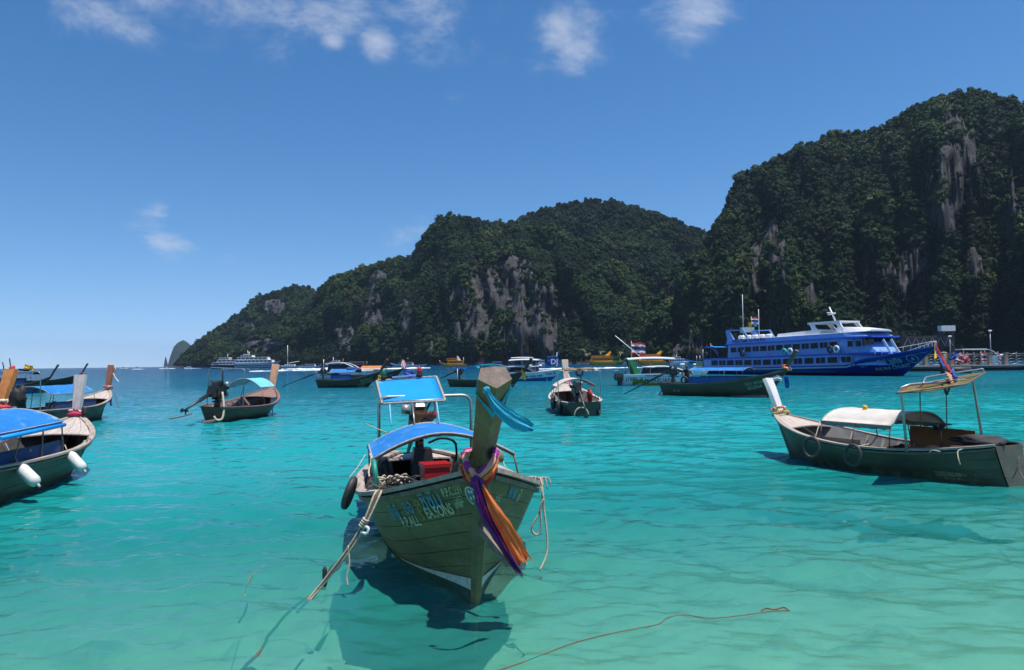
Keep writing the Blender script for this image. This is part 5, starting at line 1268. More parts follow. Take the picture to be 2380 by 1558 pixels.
# ---- small boat with the raised engine
def boat_engine():
    root, h, rg, L = longtail('longtail_boat', 'small longtail with pale blue canopy, orange prow and black engine at its stern', (-13.3, 40.8), (-13.95, 34.2),
        dict(B=1.22, zm=.66, zb=1.40, zs=.72, ws=.42, db=.5, bowp=2.9, srake=.3), M_HULL_BROWN, mat('brown grey planking', (.19, .135, .115), .85, (.11, .08, .07), 4), 0, mat('red brown rail', (.22, .11, .09), .8, (.14, .07, .06), 5), mat('brown foredeck', (.24, .15, .125), .85, (.17, .10, .08), 4, (.4, 3, 1)), 1.4,
        dict(top=(.25, 2.66), m=mat('peeling orange timber', (.50, .20, .07), .7, (.52, .36, .26), 3, (3, 3, .6), 6, .4, .62), w0=.34, w1=.48, d0=.16, d1=.12, x_in=.1, z_in=.06, arris=.15),
        can=dict(x0=-.1, x1=1.7, w=.85, ze=1.55, za=1.95, m=mat('pale aqua canvas', (.20, .62, .72), .7, (.16, .55, .66), 2, trans=.2), npole=2), hp_hoop=(-2.0, .9, 2.5),
        eng=dict(x=-2.75, z=1.42, s=1.4, shaft=(-2.2, -.65), mount_z=.65), heel=R(3), side_cloth=((.6, 1.9, -1, 1.0, mat('teal screen', (.03, .14, .22), .8)),), rib_n=9, thw=(.3, 1.5))
    W = local(root)
    tyre('black tyre hung forward on the small boat with the black engine', W(597, 945, 38.2), (.4, 1, 0), root, .36, .09)
    o = MB().tube(spline([W(517, 912, 34.6), W(520, 945, 34.3), W(517, 972, 34.1), W(505, 977, 34.0), W(497, 968, 34.0)], 5), .05, 8).build('cooling_hose', M_ROPE); place(o, root); tag(o, 'cream hose looping from the black engine down the transom', 'hose')
    rope('taut pale rope trailing left from the propeller', [W(446, 962, 33.0), W(420, 969, 32.4), W(394, 974, 31.6)], root, .03, M_ROPE_DARK, 'stern_line')
    o = MB().bar(W(470, 983, 33.8), W(512, 975, 34.2), .3, .08).build('rudder_board', M_RAIL_DARK, ); place(o, root); tag(o, 'flat weathered board floating under the small boat\'s stern', 'board')
    rope('thin line hanging off the bow of the small boat', [W(632, 925, 39.5), W(633, 945, 39.5), W(633, 962, 39.5)], root, .025, M_ROPE_DARK, 'bow_line')
boat_engine()

# ---- boat seen from its stern
def boat_stern():
    root, h, rg, L = longtail('longtail_boat', 'longtail seen stern first with cream canopy and two black tyres to its left', (3.12, 43.0), (3.36, 35.2),
        dict(B=1.22, zm=.66, zb=1.35, zs=.66, ws=.62, db=.5, bowp=2.9, srake=.2), M_HULL_DARK, mat('plum grey planking', (.20, .155, .15), .85, (.12, .09, .09), 4), 0, mat('cream rail', (.52, .45, .40), .8, (.36, .3, .26), 5), M_DECK, 1.5,
        dict(top=(.25, 2.72), m=M_WOOD_PALE, m_end=M_C_PEACH, w0=.30, w1=.44, d0=.16, d1=.12, x_in=.1, z_in=.06, arris=.15),
        can=dict(x0=-1.2, x1=1.4, w=1.0, ze=1.35, za=1.72, m=mat('cream canvas', (.66, .56, .50), .8, (.56, .46, .4), 2, trans=.15), npole=3, flap=.08), hp_hoop=(-2.5, 1.05, 2.18),
        eng=dict(x=-3.1, z=1.28, y=.22, s=1.1, shaft=(-1.5, -1.15), mount_z=.6, turn=.12, m=M_ENG), rib_n=8, thw=(-2.0, -.4), heel=R(-1.2))
    W = local(root)
    aw = MB().slab(lambda u, v: Vector((-2.75 + .7 * u, -.78 + 1.5 * v, 2.19 + .10 * u + .02 * math.sin(v * 9))), 4, 8, (0, 0, -.05)).build('awning', mat('brown edged awning', (.22, .15, .08), .8, (.10, .07, .04), 3), root)
    for k, (u, v, lb) in enumerate(((1286, 936, 'leftmost black tyre on the boat seen from its stern'), (1301, 945, 'second black tyre from the left on the boat seen from its stern'), (1391, 948, 'black tyre at the right of the boat seen from its stern'))):
        tyre(lb, W(u, v, (37.0, 36.0, 35.8)[k]), (.35, 1, 0), root, .26, .075, 1.1)
    o = MB().torus(W(1326, 888, 36.0) if False else Vector((-2.65, -.02, 2.06)), (1, 0, 0), .16, .05, 16, 8).build('tyre', M_RUBBER); place(o, root); tag(o, 'small black inner tube hanging under the awning of the stern-on boat', 'tyre')
    S = [W(1327, 968, 34.9) + Vector((0, -.15 + .33 * math.cos(a), .02 + .38 * math.sin(a))) for a in [math.pi * k / 14 for k in range(15)]]
    o = MB().tube([p + Vector((0, -.35, 0)) for p in S], .035, 8).build('rudder_hoop', M_ROPE, root)
    o = MB().blob(W(1371, 920, 36.0), (.5, .13, .32), 6, .4, 7).build('life_jackets', mat('orange red life jackets', (.42, .045, .02), .8, (.28, .03, .015), 6)); place(o, root); tag(o, 'heap of orange-red life jackets by the stern-on boat\'s engine', 'life jackets')
    rope('thin mooring cord running left from the stern-on boat', [W(1284, 925, 37.2), W(1272, 935, 36.8), W(1255, 947, 36.2)], root, .02, M_ROPE_DARK, 'mooring_rope')
    cloth_strip([W(1316, 868, 43), W(1319, 880, 42.9), W(1322, 892, 42.8)], [.3, .4, .3], (0, 1, 0), mat('pale pink cloth', (.72, .45, .47), .8), 'sash', 'pale pink sash round the cream prow of the stern-on boat', root, fold=.05)
boat_stern()

# ---- dark boat with the standing man
def boat_man():
    root, h, rg, L = longtail('longtail_boat', 'long dark brown longtail carrying a standing man and a blue canopy', (18.45, 49.8), (11.35, 56.2),
        dict(B=1.15, zm=.86, zb=1.85, zs=.95, ws=.45, rake=.75, db=.5, sheerl=.7, sheerp=1.7), M_HULL_BROWN, M_INNER_DARK, 0, M_RAIL_DARK, M_WOOD_DARKP, 1.5,
        dict(top=(.72, 3.15), m=mat('olive brown prow', (.12, .095, .045), .7, (.07, .055, .03), 4), w0=.24, w1=.32, d0=.26, d1=.24, x_in=.15, z_in=.1, arris=.2),
        can=dict(x0=-2.0, x1=2.15, w=.95, ze=1.85, za=2.05, m=M_BLUE_DARK, npole=4), eng=dict(x=-3.85, z=1.75, s=1.15, shaft=(-3.9, -1.75), mount_z=.85, prop=False), side_cloth=((-2.1, 2.1, -1, 1.42, mat('blue screen', (.008, .07, .26), .7)), (-2.1, 2.1, 1, 1.42, mat('blue screen', (.008, .07, .26), .7))), rib_n=0, stripe=(M_PAINT_WHITE, 1.0, .05, .10))
    hull_text(h, 'วอท พรรษ', .30, 2.75, .48, -1, M_LETTER_PALE, root, off=.02); hull_text(h, 'SELENA', .30, 2.75, .80, -1, M_LETTER_PALE, root, off=.02); hull_text(h, 'กบ 99', .26, -3.2, .62, -1, M_LETTER_PALE, root, off=.02)
    W = local(root); c = sum((Vector(p) for p in rg[1]), Vector()) / 5; ax = Vector(rg[2][0]) - Vector(rg[0][0])
    garland('orange and white garland round the dark boat\'s leaning prow', c + ax.normalized() * .1, ax, .24, [M_F_ORANGE, M_F_RED, M_F_WHITE], root, .09, 22)
    cloth_strip([W(1826, 876, 49), W(1829, 890, 49), W(1831, 903, 49)], [.25, .3, .22], (1, 0, 0), M_C_BLUE, 'sash', 'blue and red sash hanging from the leaning dark prow', root, fold=.05)
    cloth_strip([W(1795, 883, 49.2), W(1806, 879, 49.1), W(1818, 881, 49)], [.3, .35, .3], (0, 0, 1), M_C_WHITE, 'sash', 'white cloth draped over the dark boat\'s bow', root, fold=.05)
    for k, (u, v, lb) in enumerate(((1462 + 40, 899, ''),)): pass
    tyre('small black tyre inside the blue screens of the man\'s boat', Vector((-2.5, -.75, 1.15)), (0, 1, 0), root, .24, .07)
    o = MB().tube([(-4.6, 0, .1), (-4.9, 0, .3), (-5.1, .1, .05)], .06, 6).build('rudder_bracket', M_ALU, root)
    return root
BOAT_MAN = boat_man()

# ---- dark boats in the middle distance
def boats_mid():
    root, h, rg, L = longtail('longtail_boat', 'dark olive longtail with a black red-tipped prow and blue tarpaulin, left of the nearest boat', (-14.75, 83.2), (-22.2, 84.0), dict(B=1.1, zm=.85, zb=1.85, zs=.95, rake=.85, sheerl=.65), mat('olive brown hull', (.055, .052, .026), .6, (.035, .033, .02), 3), M_INNER_DARK, 0, M_RAIL_DARK, M_WOOD_DARKP, 1.4,
        dict(top=(.75, 3.1), m=M_WOOD_DARKP, m_end=M_F_RED, w0=.24, w1=.36, d0=.26, d1=.34, x_in=.15), can=dict(x0=-1.9, x1=1.0, w=.95, ze=1.75, za=2.1, m=M_BLUE_DARK, npole=3), eng=dict(x=-3.0, z=1.8, s=1.15, shaft=(-4.2, -1.55), mount_z=.9), side_cloth=((-1.8, .6, -1, 1.5, mat('blue screen', (.008, .07, .26), .7)),), rib_n=0, stripe=(M_PAINT_WHITE, 1.2, .12, .10))
    hull_text(h, 'ธนวัฒน์', .42, 2.2, .55, -1, M_LETTER_PALE, root, off=.02); hull_text(h, 'CHANWAREE', .28, 2.1, .85, -1, M_LETTER_PALE, root, off=.02)
    W = local(root)
    MB().tube([(-2.6, -.9, .9), (-2.6, -.9, 3.2)], .04, 6).build('flag_pole', M_STEEL, root)
    MB().slab(lambda u, v: W(760 + 30 * u, 868 + 2.5 * v + math.sin(u * 7), 84.5), 6, 2, (0, 0, -.05)).build('small_awning', M_BLUE, root)
    MB().blob(Vector((.5, 0, 2.0)), (1.0, .6, .34), 6, .4, 3).build('bow_cover', M_NAVY, root)
    cloth_strip([W(882, 872, 83), W(885, 880, 83), W(884, 890, 83)], [.4, .7, .5], (1, 0, 0), M_C_YEL, 'sash', 'yellow and green sash on the black prow left of the nearest boat', root, fold=.08)
    root, h, rg, L = longtail('longtail_boat', 'dark longtail with orange canopy and a flying blue cloth, just above the blue awning', (-16.7, 113.0), (-25.2, 116.0), dict(B=1.1, zm=.9, zb=1.9, zs=.95, rake=.9, sheerl=.65), M_HULL_GREEN, M_INNER_DARK, 0, M_RAIL_DARK, M_WOOD_DARKP, 1.4,
        dict(top=(.85, 3.4), m=M_WOOD_DARKP, w0=.26, w1=.36, d0=.26, d1=.3, x_in=.15), can=dict(x0=-2.4, x1=1.3, w=1.0, ze=1.9, za=2.35, m=mat('orange canvas', (.50, .20, .05), .7, (.4, .14, .04), 2), npole=3), rib_n=0)
    hull_text(h, 'อันดามัน', .4, 2.3, .62, -1, M_LETTER_PALE, root, off=.02)
    W = local(root)
    cloth_strip([W(938, 862, 112.5), W(944, 868, 112.5), W(955, 873, 112.5), W(966, 878, 112.5)], [.7, 1.4, 1.6, .8], (0, .2, 1), M_C_BLUE, 'blown_cloth', 'bright blue cloth blowing from the dark prow above the awning', root, fold=.12, th=.03)
    cloth_strip([W(937, 838, 112.8), W(938, 848, 112.6), W(941, 858, 112.5)], [.4, .9, .6], (1, 0, 0), mat('pale pink cloth', (.72, .45, .47), .8), 'sash', 'pale pink sash on the dark prow above the awning', root, fold=.1, th=.03)
    root, h, rg, L = longtail('longtail_boat', 'dark brown longtail with white bow lettering, passing behind the tall prow', (1.3, 77.5), (-7.0, 82.0), dict(B=1.1, zm=.75, zb=1.75, zs=.85, rake=.85, sheerl=.6), M_HULL_BROWN, M_INNER_DARK, 0, M_RAIL_DARK, M_WOOD_DARKP, 1.4,
        dict(top=(.85, 3.0), m=M_WOOD_DARKP, w0=.24, w1=.32, d0=.26, d1=.3, x_in=.15), eng=dict(x=-3.4, z=1.7, s=1.15, shaft=(-2.6, -1.0), mount_z=.8), rib_n=0, stripe=(M_PAINT_WHITE, 1.4, .22, .10))
    hull_text(h, 'วินัย โชคดี', .36, 2.45, .52, -1, M_LETTER_PALE, root, off=.02); hull_text(h, '33', .34, 2.5, .95, -1, M_LETTER_PALE, root, off=.02)
    W = local(root)
    MB().slab(lambda u, v: W(1052 + 40 * u, 852 + 3 * u + 3 * v + .8 * math.sin(u * 9), 81 - u), 8, 2, (0, 0, -.05)).build('awning', M_BLUE, root)
    MB().tube([W(1063, 854, 80.8), W(1064, 893, 80.8)], .04, 6).build('awning_post', M_WHITE, root)
    cloth_strip([W(1213, 862, 77), W(1217, 872, 77), W(1221, 884, 77)], [.25, .35, .3], (1, 0, .2), M_C_YEL, 'ribbon', 'yellow ribbon hanging from the prow in front of the white speedboat', root, fold=.05, cat='ribbon')
boats_mid()
# ================================================================== blue ferry
def ring_mesh(w, h_, t, d):
    """rectangular frame in the XZ plane, facing -Y"""
    mb = MB()
    for (cx, cz, sx, sz) in ((0, h_ / 2, w + t, t), (0, -h_ / 2, w + t, t), (w / 2, 0, t, h_ - t), (-w / 2, 0, t, h_ - t)): mb.box((cx, 0, cz), (sx, d, sz))
    return mb
def windows(parent, xs, zf, yf, w, hgt, m_pane, m_frame, slope=0.0, mull=True, side=-1, t=.08):
    """each window a dark pane with its own frame"""
    pane = MB().box((0, 0, 0), (w, .04, hgt)).mesh('window', m_pane); fr = ring_mesh(w, hgt, t, .07)
    frm = fr.mesh('window_frame', m_frame); mu = MB().box((0, 0, 0), (t * .6, .06, hgt)).mesh('mullion', m_frame)
    for k, x in enumerate(xs):
        o = bpy.data.objects.new('window', pane); COL.objects.link(o); o.parent = parent; o.location = (x, side * yf(x), zf(x)); o.rotation_euler = (0, -slope, 0)
        f = bpy.data.objects.new('window_frame', frm); COL.objects.link(f); f.parent = o
        if mull and k % 2:
            g = bpy.data.objects.new('mullion', mu); COL.objects.link(g); g.parent = o
def wall_loft(x0, x1, zlo, zhi, w, n=16, round_front=0.0, front_slope=0.0):
    rg = []
    for i in range(n + 1):
        x = x0 + (x1 - x0) * i / n; ww = w(x)
        sl = front_slope * (i / n) ** 6
        rg.append([(x, -ww, zlo(x)), (x, ww, zlo(x)), (x - sl, ww * .985, zhi(x)), (x - sl, -ww * .985, zhi(x))])
    return MB().loft(rg)
M_FNAVY = mat('ferry navy paint', (.006, .035, .24), .35, (.004, .026, .18), 1.2, coat=.3); M_FBLUE = mat('ferry pale blue paint', (.18, .33, .68), .4, (.15, .29, .62), .8, coat=.2, col3=(.12, .16, .34), scale3=.5, lo3=.58, hi3=.8); M_FBAND = mat('ferry bright blue band', (.014, .07, .48), .35)
M_FWHITE = mat('ferry white paint', (.68, .69, .72), .35, (.6, .62, .66), 1)
def thai_flag(label, p, w, h_, pole_h=0.0, boat=None, heading=(1, 0, 0), group='Thai flags', sag=.25):
    r = thing('flag', label, 'flag', p, 0, group); m_r, m_w, m_b = mat('flag red', (.42, .02, .03), .8, trans=.2), mat('flag white', (.68, .68, .68), .8, trans=.2), mat('flag blue', (.03, .035, .16), .8, trans=.2)
    hd = Vector(heading).normalized(); z = 0
    for m, f0, f1 in ((m_r, 0, 1 / 6), (m_w, 1 / 6, 2 / 6), (m_b, 2 / 6, 4 / 6), (m_w, 4 / 6, 5 / 6), (m_r, 5 / 6, 1)):
        MB().slab(lambda u, v: hd * (w * u) + Vector((-hd.y, hd.x, 0)) * (.10 * w * math.sin(u * 7 + v)) + Vector((0, 0, -h_ * (f0 + (f1 - f0) * v) - sag * w * u * u)), 8, 1, (0, .01, 0)).build('stripe', m, r)
    if pole_h: MB().tube([(0, 0, .1), (0, 0, -pole_h)], .03, 6).build('flag_pole', M_STEEL, r)
    return r
M_FGLASS = mat('black ferry window', (.006, .007, .009), .35, spec=.25)
def ferry():
    root, L = boat_root('ferry', 'two-deck blue passenger ferry moored by the pier', 'ferry', (56.9, 99.0), (37.7, 143.0))
    h = Hull(L=L, B=4.3, zm=1.2, zb=4.0, zs=1.2, draft=1.2, ws=.78, db=.42, rake=1.35, srake=0, bowp=2.3, full=.9)
    h.sheer = lambda q: float(np.interp(q, [0, .4, .765, .80, .86, 1], [1.15, 1.2, 1.55, 2.35, 2.75, 4.05]))
    X = lambda f: -L / 2 + L * f; F = lambda x: (x + L / 2) / L
    hull_shell(h, root, M_FNAVY, M_FBLUE, 44, 8); stem(h, root, M_FNAVY, .3)
    for s in (-1, 1):
        rail(h, root, s, M_FBAND, .2, .12, 0, .985, 'gunwale', .08, n=50)
        MB().grid(lambda u, v: h.on(X(.02 + .76 * u), h.sheer(.02 + .76 * u) - .30 + .18 * v, s, .03), 30, 1).build('sheer_stripe', mat('cream stripe', (.50, .53, .45), .5), root)
        MB().grid(lambda u, v: h.on(X(.01 + .93 * u), -.1 + .38 * v, s, .02), 30, 1).build('boot_top', M_BLACK, root)
        MB().grid(lambda u, v: h.on(X(.01 + .70 * u), .62 + .05 * v, s, .03), 24, 1).build('rub_line', M_FBLUE, root)
    z0 = lambda x: h.sheer(min(F(x), .765)) + .02; z1 = lambda x: 2.62 + .75 * max(0, F(x)) ** 1.3; z2 = lambda x: 5.12 + .55 * max(0, F(x)) ** 1.3; z3 = lambda x: 6.0 + .55 * max(0, F(x)) ** 1.3
    wl = lambda x: min(3.75, h.b(F(x)) - .25) if F(x) < .8 else max(.6, min(3.75, h.b(F(x)) - .3)); wu = lambda x: min(3.3, wl(x) - .15)
    foredeck(h, root, X(.80), M_FBLUE, 5, -.5, L / 2 - 1.2, .1, 'bow_deck')
    foredeck(h, root, X(.003), M_FBLUE, 5, -.15, X(.08), .05, 'stern_deck')
    lo = wall_loft(X(.065), X(.875), z0, z1, wl, 24, 0, 3.2).build('lower_deck', M_FBLUE, root)
    up = wall_loft(X(.207), X(.845), lambda x: z1(x) + .22, z2, wu, 24, 0, 2.4).build('upper_deck', M_FBLUE, root)
    wall_loft(X(.05), X(.862), z1, lambda x: z1(x) + .22, lambda x: wl(x) + .12, 24).build('deck_band', M_FBAND, root)
    wall_loft(X(.20), X(.835), z2, lambda x: z2(x) + .22, lambda x: wu(x) + .35, 20).build('roof_band', M_FBAND, root)
    fa = wall_loft(X(.203), X(.815), lambda x: z2(x) + .22, z3, lambda x: wu(x) + .1, 20, 0, 1.5).build('roof_fascia', M_FBLUE, root)
    wall_loft(X(.205), X(.81), z3, lambda x: z3(x) + .06, lambda x: wu(x) - .02, 20).build('roof', M_FWHITE, root)
    windows(lo, [X(.135 + .0475 * k) for k in range(14)], lambda x: z0(x) + .86, lambda x: wl(x) + .015, 1.95, 1.0, M_FGLASS, M_FBLUE, .02, t=.10)
    windows(up, [X(.24 + .0385 * k) for k in range(13)], lambda x: z1(x) + 1.55, lambda x: wu(x) + .015, 1.62, 1.0, M_FGLASS, M_FBLUE, .02, t=.10)
    windows(up, [X(.765), X(.792)], lambda x: z1(x) + 1.55, lambda x: wu(x) + .015, 1.05, .95, M_FGLASS, M_FBLUE, .02, False, t=.10)
    # raked bridge windscreen
    for k in range(5):
        y = -2.4 + 1.2 * k; xb = X(.845) - 1.15
        MB().bar((xb + .05, y, z1(xb) + 1.75), (xb - .52, y, z1(xb) + 2.35), 1.0, .05, up=(1, 0, 1)).build('bridge_window', M_GLASS, up)
    MB().grid(lambda u, v: (X(.80) + 1.9 * u - 1.0 * v * 0, -(wu(X(.80)) + .03) + (u * .25), z1(X(.80)) + 1.35 + .75 * v), 2, 1).build('bridge_window', M_GLASS, up)
    # walkway railing, rings and tyres
    rl = MB(); xs = [X(.215 + .60 * k / 26) for k in range(27)]
    for x in xs: rl.tube([(x, -wl(x) - .02, z1(x) + .2), (x, -wl(x) - .02, z1(x) + 1.1)], .03, 5)
    for dz in (.65, 1.1): rl.tube([(x, -wl(x) - .02, z1(x) + dz) for x in xs], .028, 5)
    rl.build('deck_railing', M_FBLUE, root)
    br = MB(); bq = [.845 + .15 * k / 8 for k in range(9)]
    for s in (-1, 1):
        pts = [h.pt(q, 1, s) for q in bq]
        for p in pts: br.tube([p, p + Vector((0, 0, .75))], .03, 5)
        br.tube([p + Vector((0, 0, .75)) for p in pts], .035, 5)
    br.build('bow_railing', M_FWHITE, root)
    for k, (f, ring) in enumerate(((.085, 0), (.30, 0), (.505, 1), (.532, 0), (.70, 1), (.723, 0))):
        x = X(f); o = MB().torus((x, -wl(x) - .18, z1(x) + .85), (0, 1, 0), .42, .16, 18, 8).build('tyre' if f < .4 or k == 4 else 'lifebuoy', M_RUBBER if k in (0, 1, 4) else (M_FWHITE if not ring else mat('turquoise ring', (.05, .4, .45), .5)))
        place(o, root); tag(o, ('black tyre at the stern rail of the blue ferry', 'black tyre on the aft walkway of the blue ferry', 'turquoise ring amidships on the blue ferry rail', 'white ring amidships on the blue ferry rail', 'black tyre forward on the blue ferry rail', 'white ring forward on the blue ferry rail')[k], 'tyre' if k in (0, 1, 4) else 'lifebuoy')
    # roof fittings
    Mxz = lambda x, z, y, r=0: Matrix.Translation((x, y, z)) @ Matrix.Rotation(math.pi / 2, 4, 'X') @ Matrix.Rotation(r, 4, 'Z')
    xa = X(.32); flat_text('WELCOME TO PHI PHI', .82, Mxz(xa, z2(xa) + .36, -wu(xa) - .16, .012), mat('dark blue letters', (.01, .015, .09), .5), root, bold=.01)
    ra = MB(); xr = X(.60)
    for s in (-1, 1):
        ra.loft([[(xr - .2, s * 2.2 - .12, 6.5), (xr + 1.6, s * 2.2 - .12, 6.5), (xr + 1.6, s * 2.2 + .12, 6.5), (xr - .2, s * 2.2 + .12, 6.5)], [(xr - .6, s * 2.0 - .1, 7.5), (xr + .2, s * 2.0 - .1, 7.5), (xr + .2, s * 2.0 + .1, 7.5), (xr - .6, s * 2.0 + .1, 7.5)], [(xr - 1.2, s * 1.9 - .1, 8.1), (xr - .1, s * 1.9 - .1, 8.1), (xr - .1, s * 1.9 + .1, 8.1), (xr - 1.2, s * 1.9 + .1, 8.1)]])
        ra.loft([[(xr + 4.4, s * 2.2 - .12, 6.6), (xr + 6.6, s * 2.2 - .12, 6.6), (xr + 6.6, s * 2.2 + .12, 6.6), (xr + 4.4, s * 2.2 + .12, 6.6)], [(xr + 4.6, s * 2.0 - .1, 7.4), (xr + 5.4, s * 2.0 - .1, 7.4), (xr + 5.4, s * 2.0 + .1, 7.4), (xr + 4.6, s * 2.0 + .1, 7.4)], [(xr + 4.0, s * 1.9 - .1, 8.1), (xr + 4.9, s * 1.9 - .1, 8.1), (xr + 4.9, s * 1.9 + .1, 8.1), (xr + 4.0, s * 1.9 + .1, 8.1)]])
    ra.box((xr + 1.85, 0, 8.15), (6.3, 4.2, .26)); ra = ra.build('radar_arch', M_FWHITE, root)
    ms = MB(); ms.tube([(xr + 2.4, 0, 8.2), (xr + 1.2, 0, 10.6)], .12, 6); ms.bar((xr + 1.55, -.9, 9.7), (xr + 1.55, .9, 9.7), .14); ms.bar((xr + .9, 0, 9.45), (xr + 2.3, 0, 9.55), .14); ms.build('mast', M_FWHITE, ra)
    MB().loft([[(X(.44) + 9.0 * t, -2.4, 6.25 + .1 * t), (X(.44) + 9.0 * t, 2.4, 6.25 + .1 * t), (X(.44) + 9.0 * t, 2.2, 6.75 + .35 * t), (X(.44) + 9.0 * t, -2.2, 6.75 + .35 * t)] for t in (0, .25, .5, .75, 1)]).build('roof_shelter', M_FWHITE, root)
    MB().loft([[(X(.73) + 4.2 * t, -2.9 + .6 * t, 6.5), (X(.73) + 4.2 * t, 2.9 - .6 * t, 6.5), (X(.73) + 4.2 * t, 2.5 - .6 * t, 7.25 - .55 * t), (X(.73) + 4.2 * t, -2.5 + .6 * t, 7.25 - .55 * t)] for t in (0, .3, .6, .85, 1)]).build('wheelhouse_top', M_FWHITE, root)
    fn = MB()
    for s in (-1, 1):
        y = s * 3.0; fn.loft([[(X(.20), y - .08, 6.0), (X(.24), y - .08, 6.0), (X(.24), y + .08, 6.0), (X(.20), y + .08, 6.0)], [(X(.19), y - .08, 7.8), (X(.208), y - .08, 7.8), (X(.208), y + .08, 7.8), (X(.19), y + .08, 7.8)]])
        fn.bar((X(.195), y, 7.85), (X(.285), y, 7.75), .16, .2); fn.bar((X(.285), y, 7.75), (X(.31), y, 6.2), .16, .3)
    fn.build('stern_fin', M_FBLUE, root)
    for k in range(5): x = X(.25 + .035 * k); MB().lathe((x, -1.9, 6.55), (1, 0, 0), [(-.6, .05), (-.55, .32), (.55, .32), (.6, .05)], 12).build('life_raft', M_FWHITE, root)
    for (f, zt) in ((.19, 14.5), (.275, 11.5)): MB().tube([(X(f), 1.0, 6.0), (X(f), 1.0, zt)], .05, 5).build('antenna', M_FWHITE, root)
    # bow lettering
    hull_text(h, 'พีพี ชูกิจ', 1.0, X(.872), 1.15, -1, mat('pale teal letters', (.32, .50, .52), .5), root, off=.06, follow=.8, bold=.01); hull_text(h, 'PHI PHI CHUKIT', .66, X(.872), 1.85, -1, mat('pale teal letters', (.32, .50, .52), .5), root, off=.06, follow=.8, bold=.01)
    hull_text(h, 'A', .75, X(.932), 1.25, -1, mat('pale teal letters', (.32, .50, .52), .5), root, off=.06); hull_text(h, 'กบ 2', .5, X(.80), 1.0, -1, mat('pale teal letters', (.32, .50, .52), .5), root, off=.06)
    c = h.on(X(.932), h.sheer(.932) - .95, -1, .06)
    ring = MB(); n = 20; vs = []
    for k in range(n):
        a = 6.283 * k / n
        for r in (.62, .70): vs.append(h.on(c.x + r * math.cos(a), c.z + r * .8 * math.sin(a), -1, .06))
    ring.add(vs, [(2 * k, 2 * ((k + 1) % n), 2 * ((k + 1) % n) + 1, 2 * k + 1) for k in range(n)]); ring.build('emblem', mat('pale teal letters', (.32, .50, .52), .5), root)
    # clutter at the stern and gangway by the bow
    MB().box((X(.035), 0, 2.0), (1.6, 4.0, 1.2), None, .9).build('winch', M_ENG, root); MB().box((X(.028), -2.4, 1.75), (2.2, 1.2, .7), None, .9).build('locker', mat('lime locker', (.35, .42, .12), .6), root)
    for k in range(4): MB().tube([(X(.01 + .02 * k), -2.9, 1.2), (X(.01 + .02 * k), -2.9, 4.6 if k > 1 else 3.4)], .05, 5).build('stanchion', M_STEEL, root)
    MB().slab(lambda u, v: (X(.065) + 3.2 * u, -3.4 + 3 * v, 4.9 + .2 * math.sin(u * 3)), 4, 2, (0, 0, -.06)).build('stern_awning', M_BLUE, root)
    for k in range(2): MB().bar((X(.872) + 1.3 * k, -1.0, 2.9), (X(.845) + 1.3 * k, -1.2, 5.2), .35, .08, up=(0, 1, 0)).build('ladder', M_FWHITE, root)
    M = mw(root)
    p = M @ Vector((X(.235), 1.0, 10.2)); thai_flag('small Thai flag on the ferry mast', p, 1.5, 1.3, 4.2, heading=(1, .2, 0), sag=.1)
    p = M @ Vector((X(.09), -2.6, 5.6)); thai_flag('Thai flag hanging at the ferry\'s stern', p, 1.6, 1.0, 3.0, heading=(.8, -.3, -.5), sag=.5)
    for (f, m, lb, c_) in ((.222, M_C_YEL, 'small yellow signal flag on the ferry mast', 'flag'), (.25, mat('cyan flag', (.05, .4, .6), .7), 'small light blue signal flag on the ferry mast', 'flag')):
        p = Vector((X(f), .9, 8.9)); cloth_strip([p, p + Vector((.9, 0, -.1))], [.8, .8], (0, 0, 1), m, 'signal_flag', lb, root, fold=.08, cat=c_, th=.02)
    q = h.pt(.995, 1, -1)
    for k, (m, lb) in enumerate(((M_C_YEL, 'yellow ribbon'), (M_C_BLUE, 'blue ribbon'), (M_C_RED, 'long red ribbon'))):
        cloth_strip([q + Vector((.1, -.1, .5)), q + Vector((.4 + .5 * k, -.5, -.8 - .4 * k)), q + Vector((1.0 + 1.3 * k, -1.4, -1.7 - 1.2 * k))], [.25, .4, .6], (0, 1, .3), m, 'bow_ribbon', lb + ' streaming from the ferry\'s bow', root, fold=.1, th=.02, cat='ribbon')
ferry()

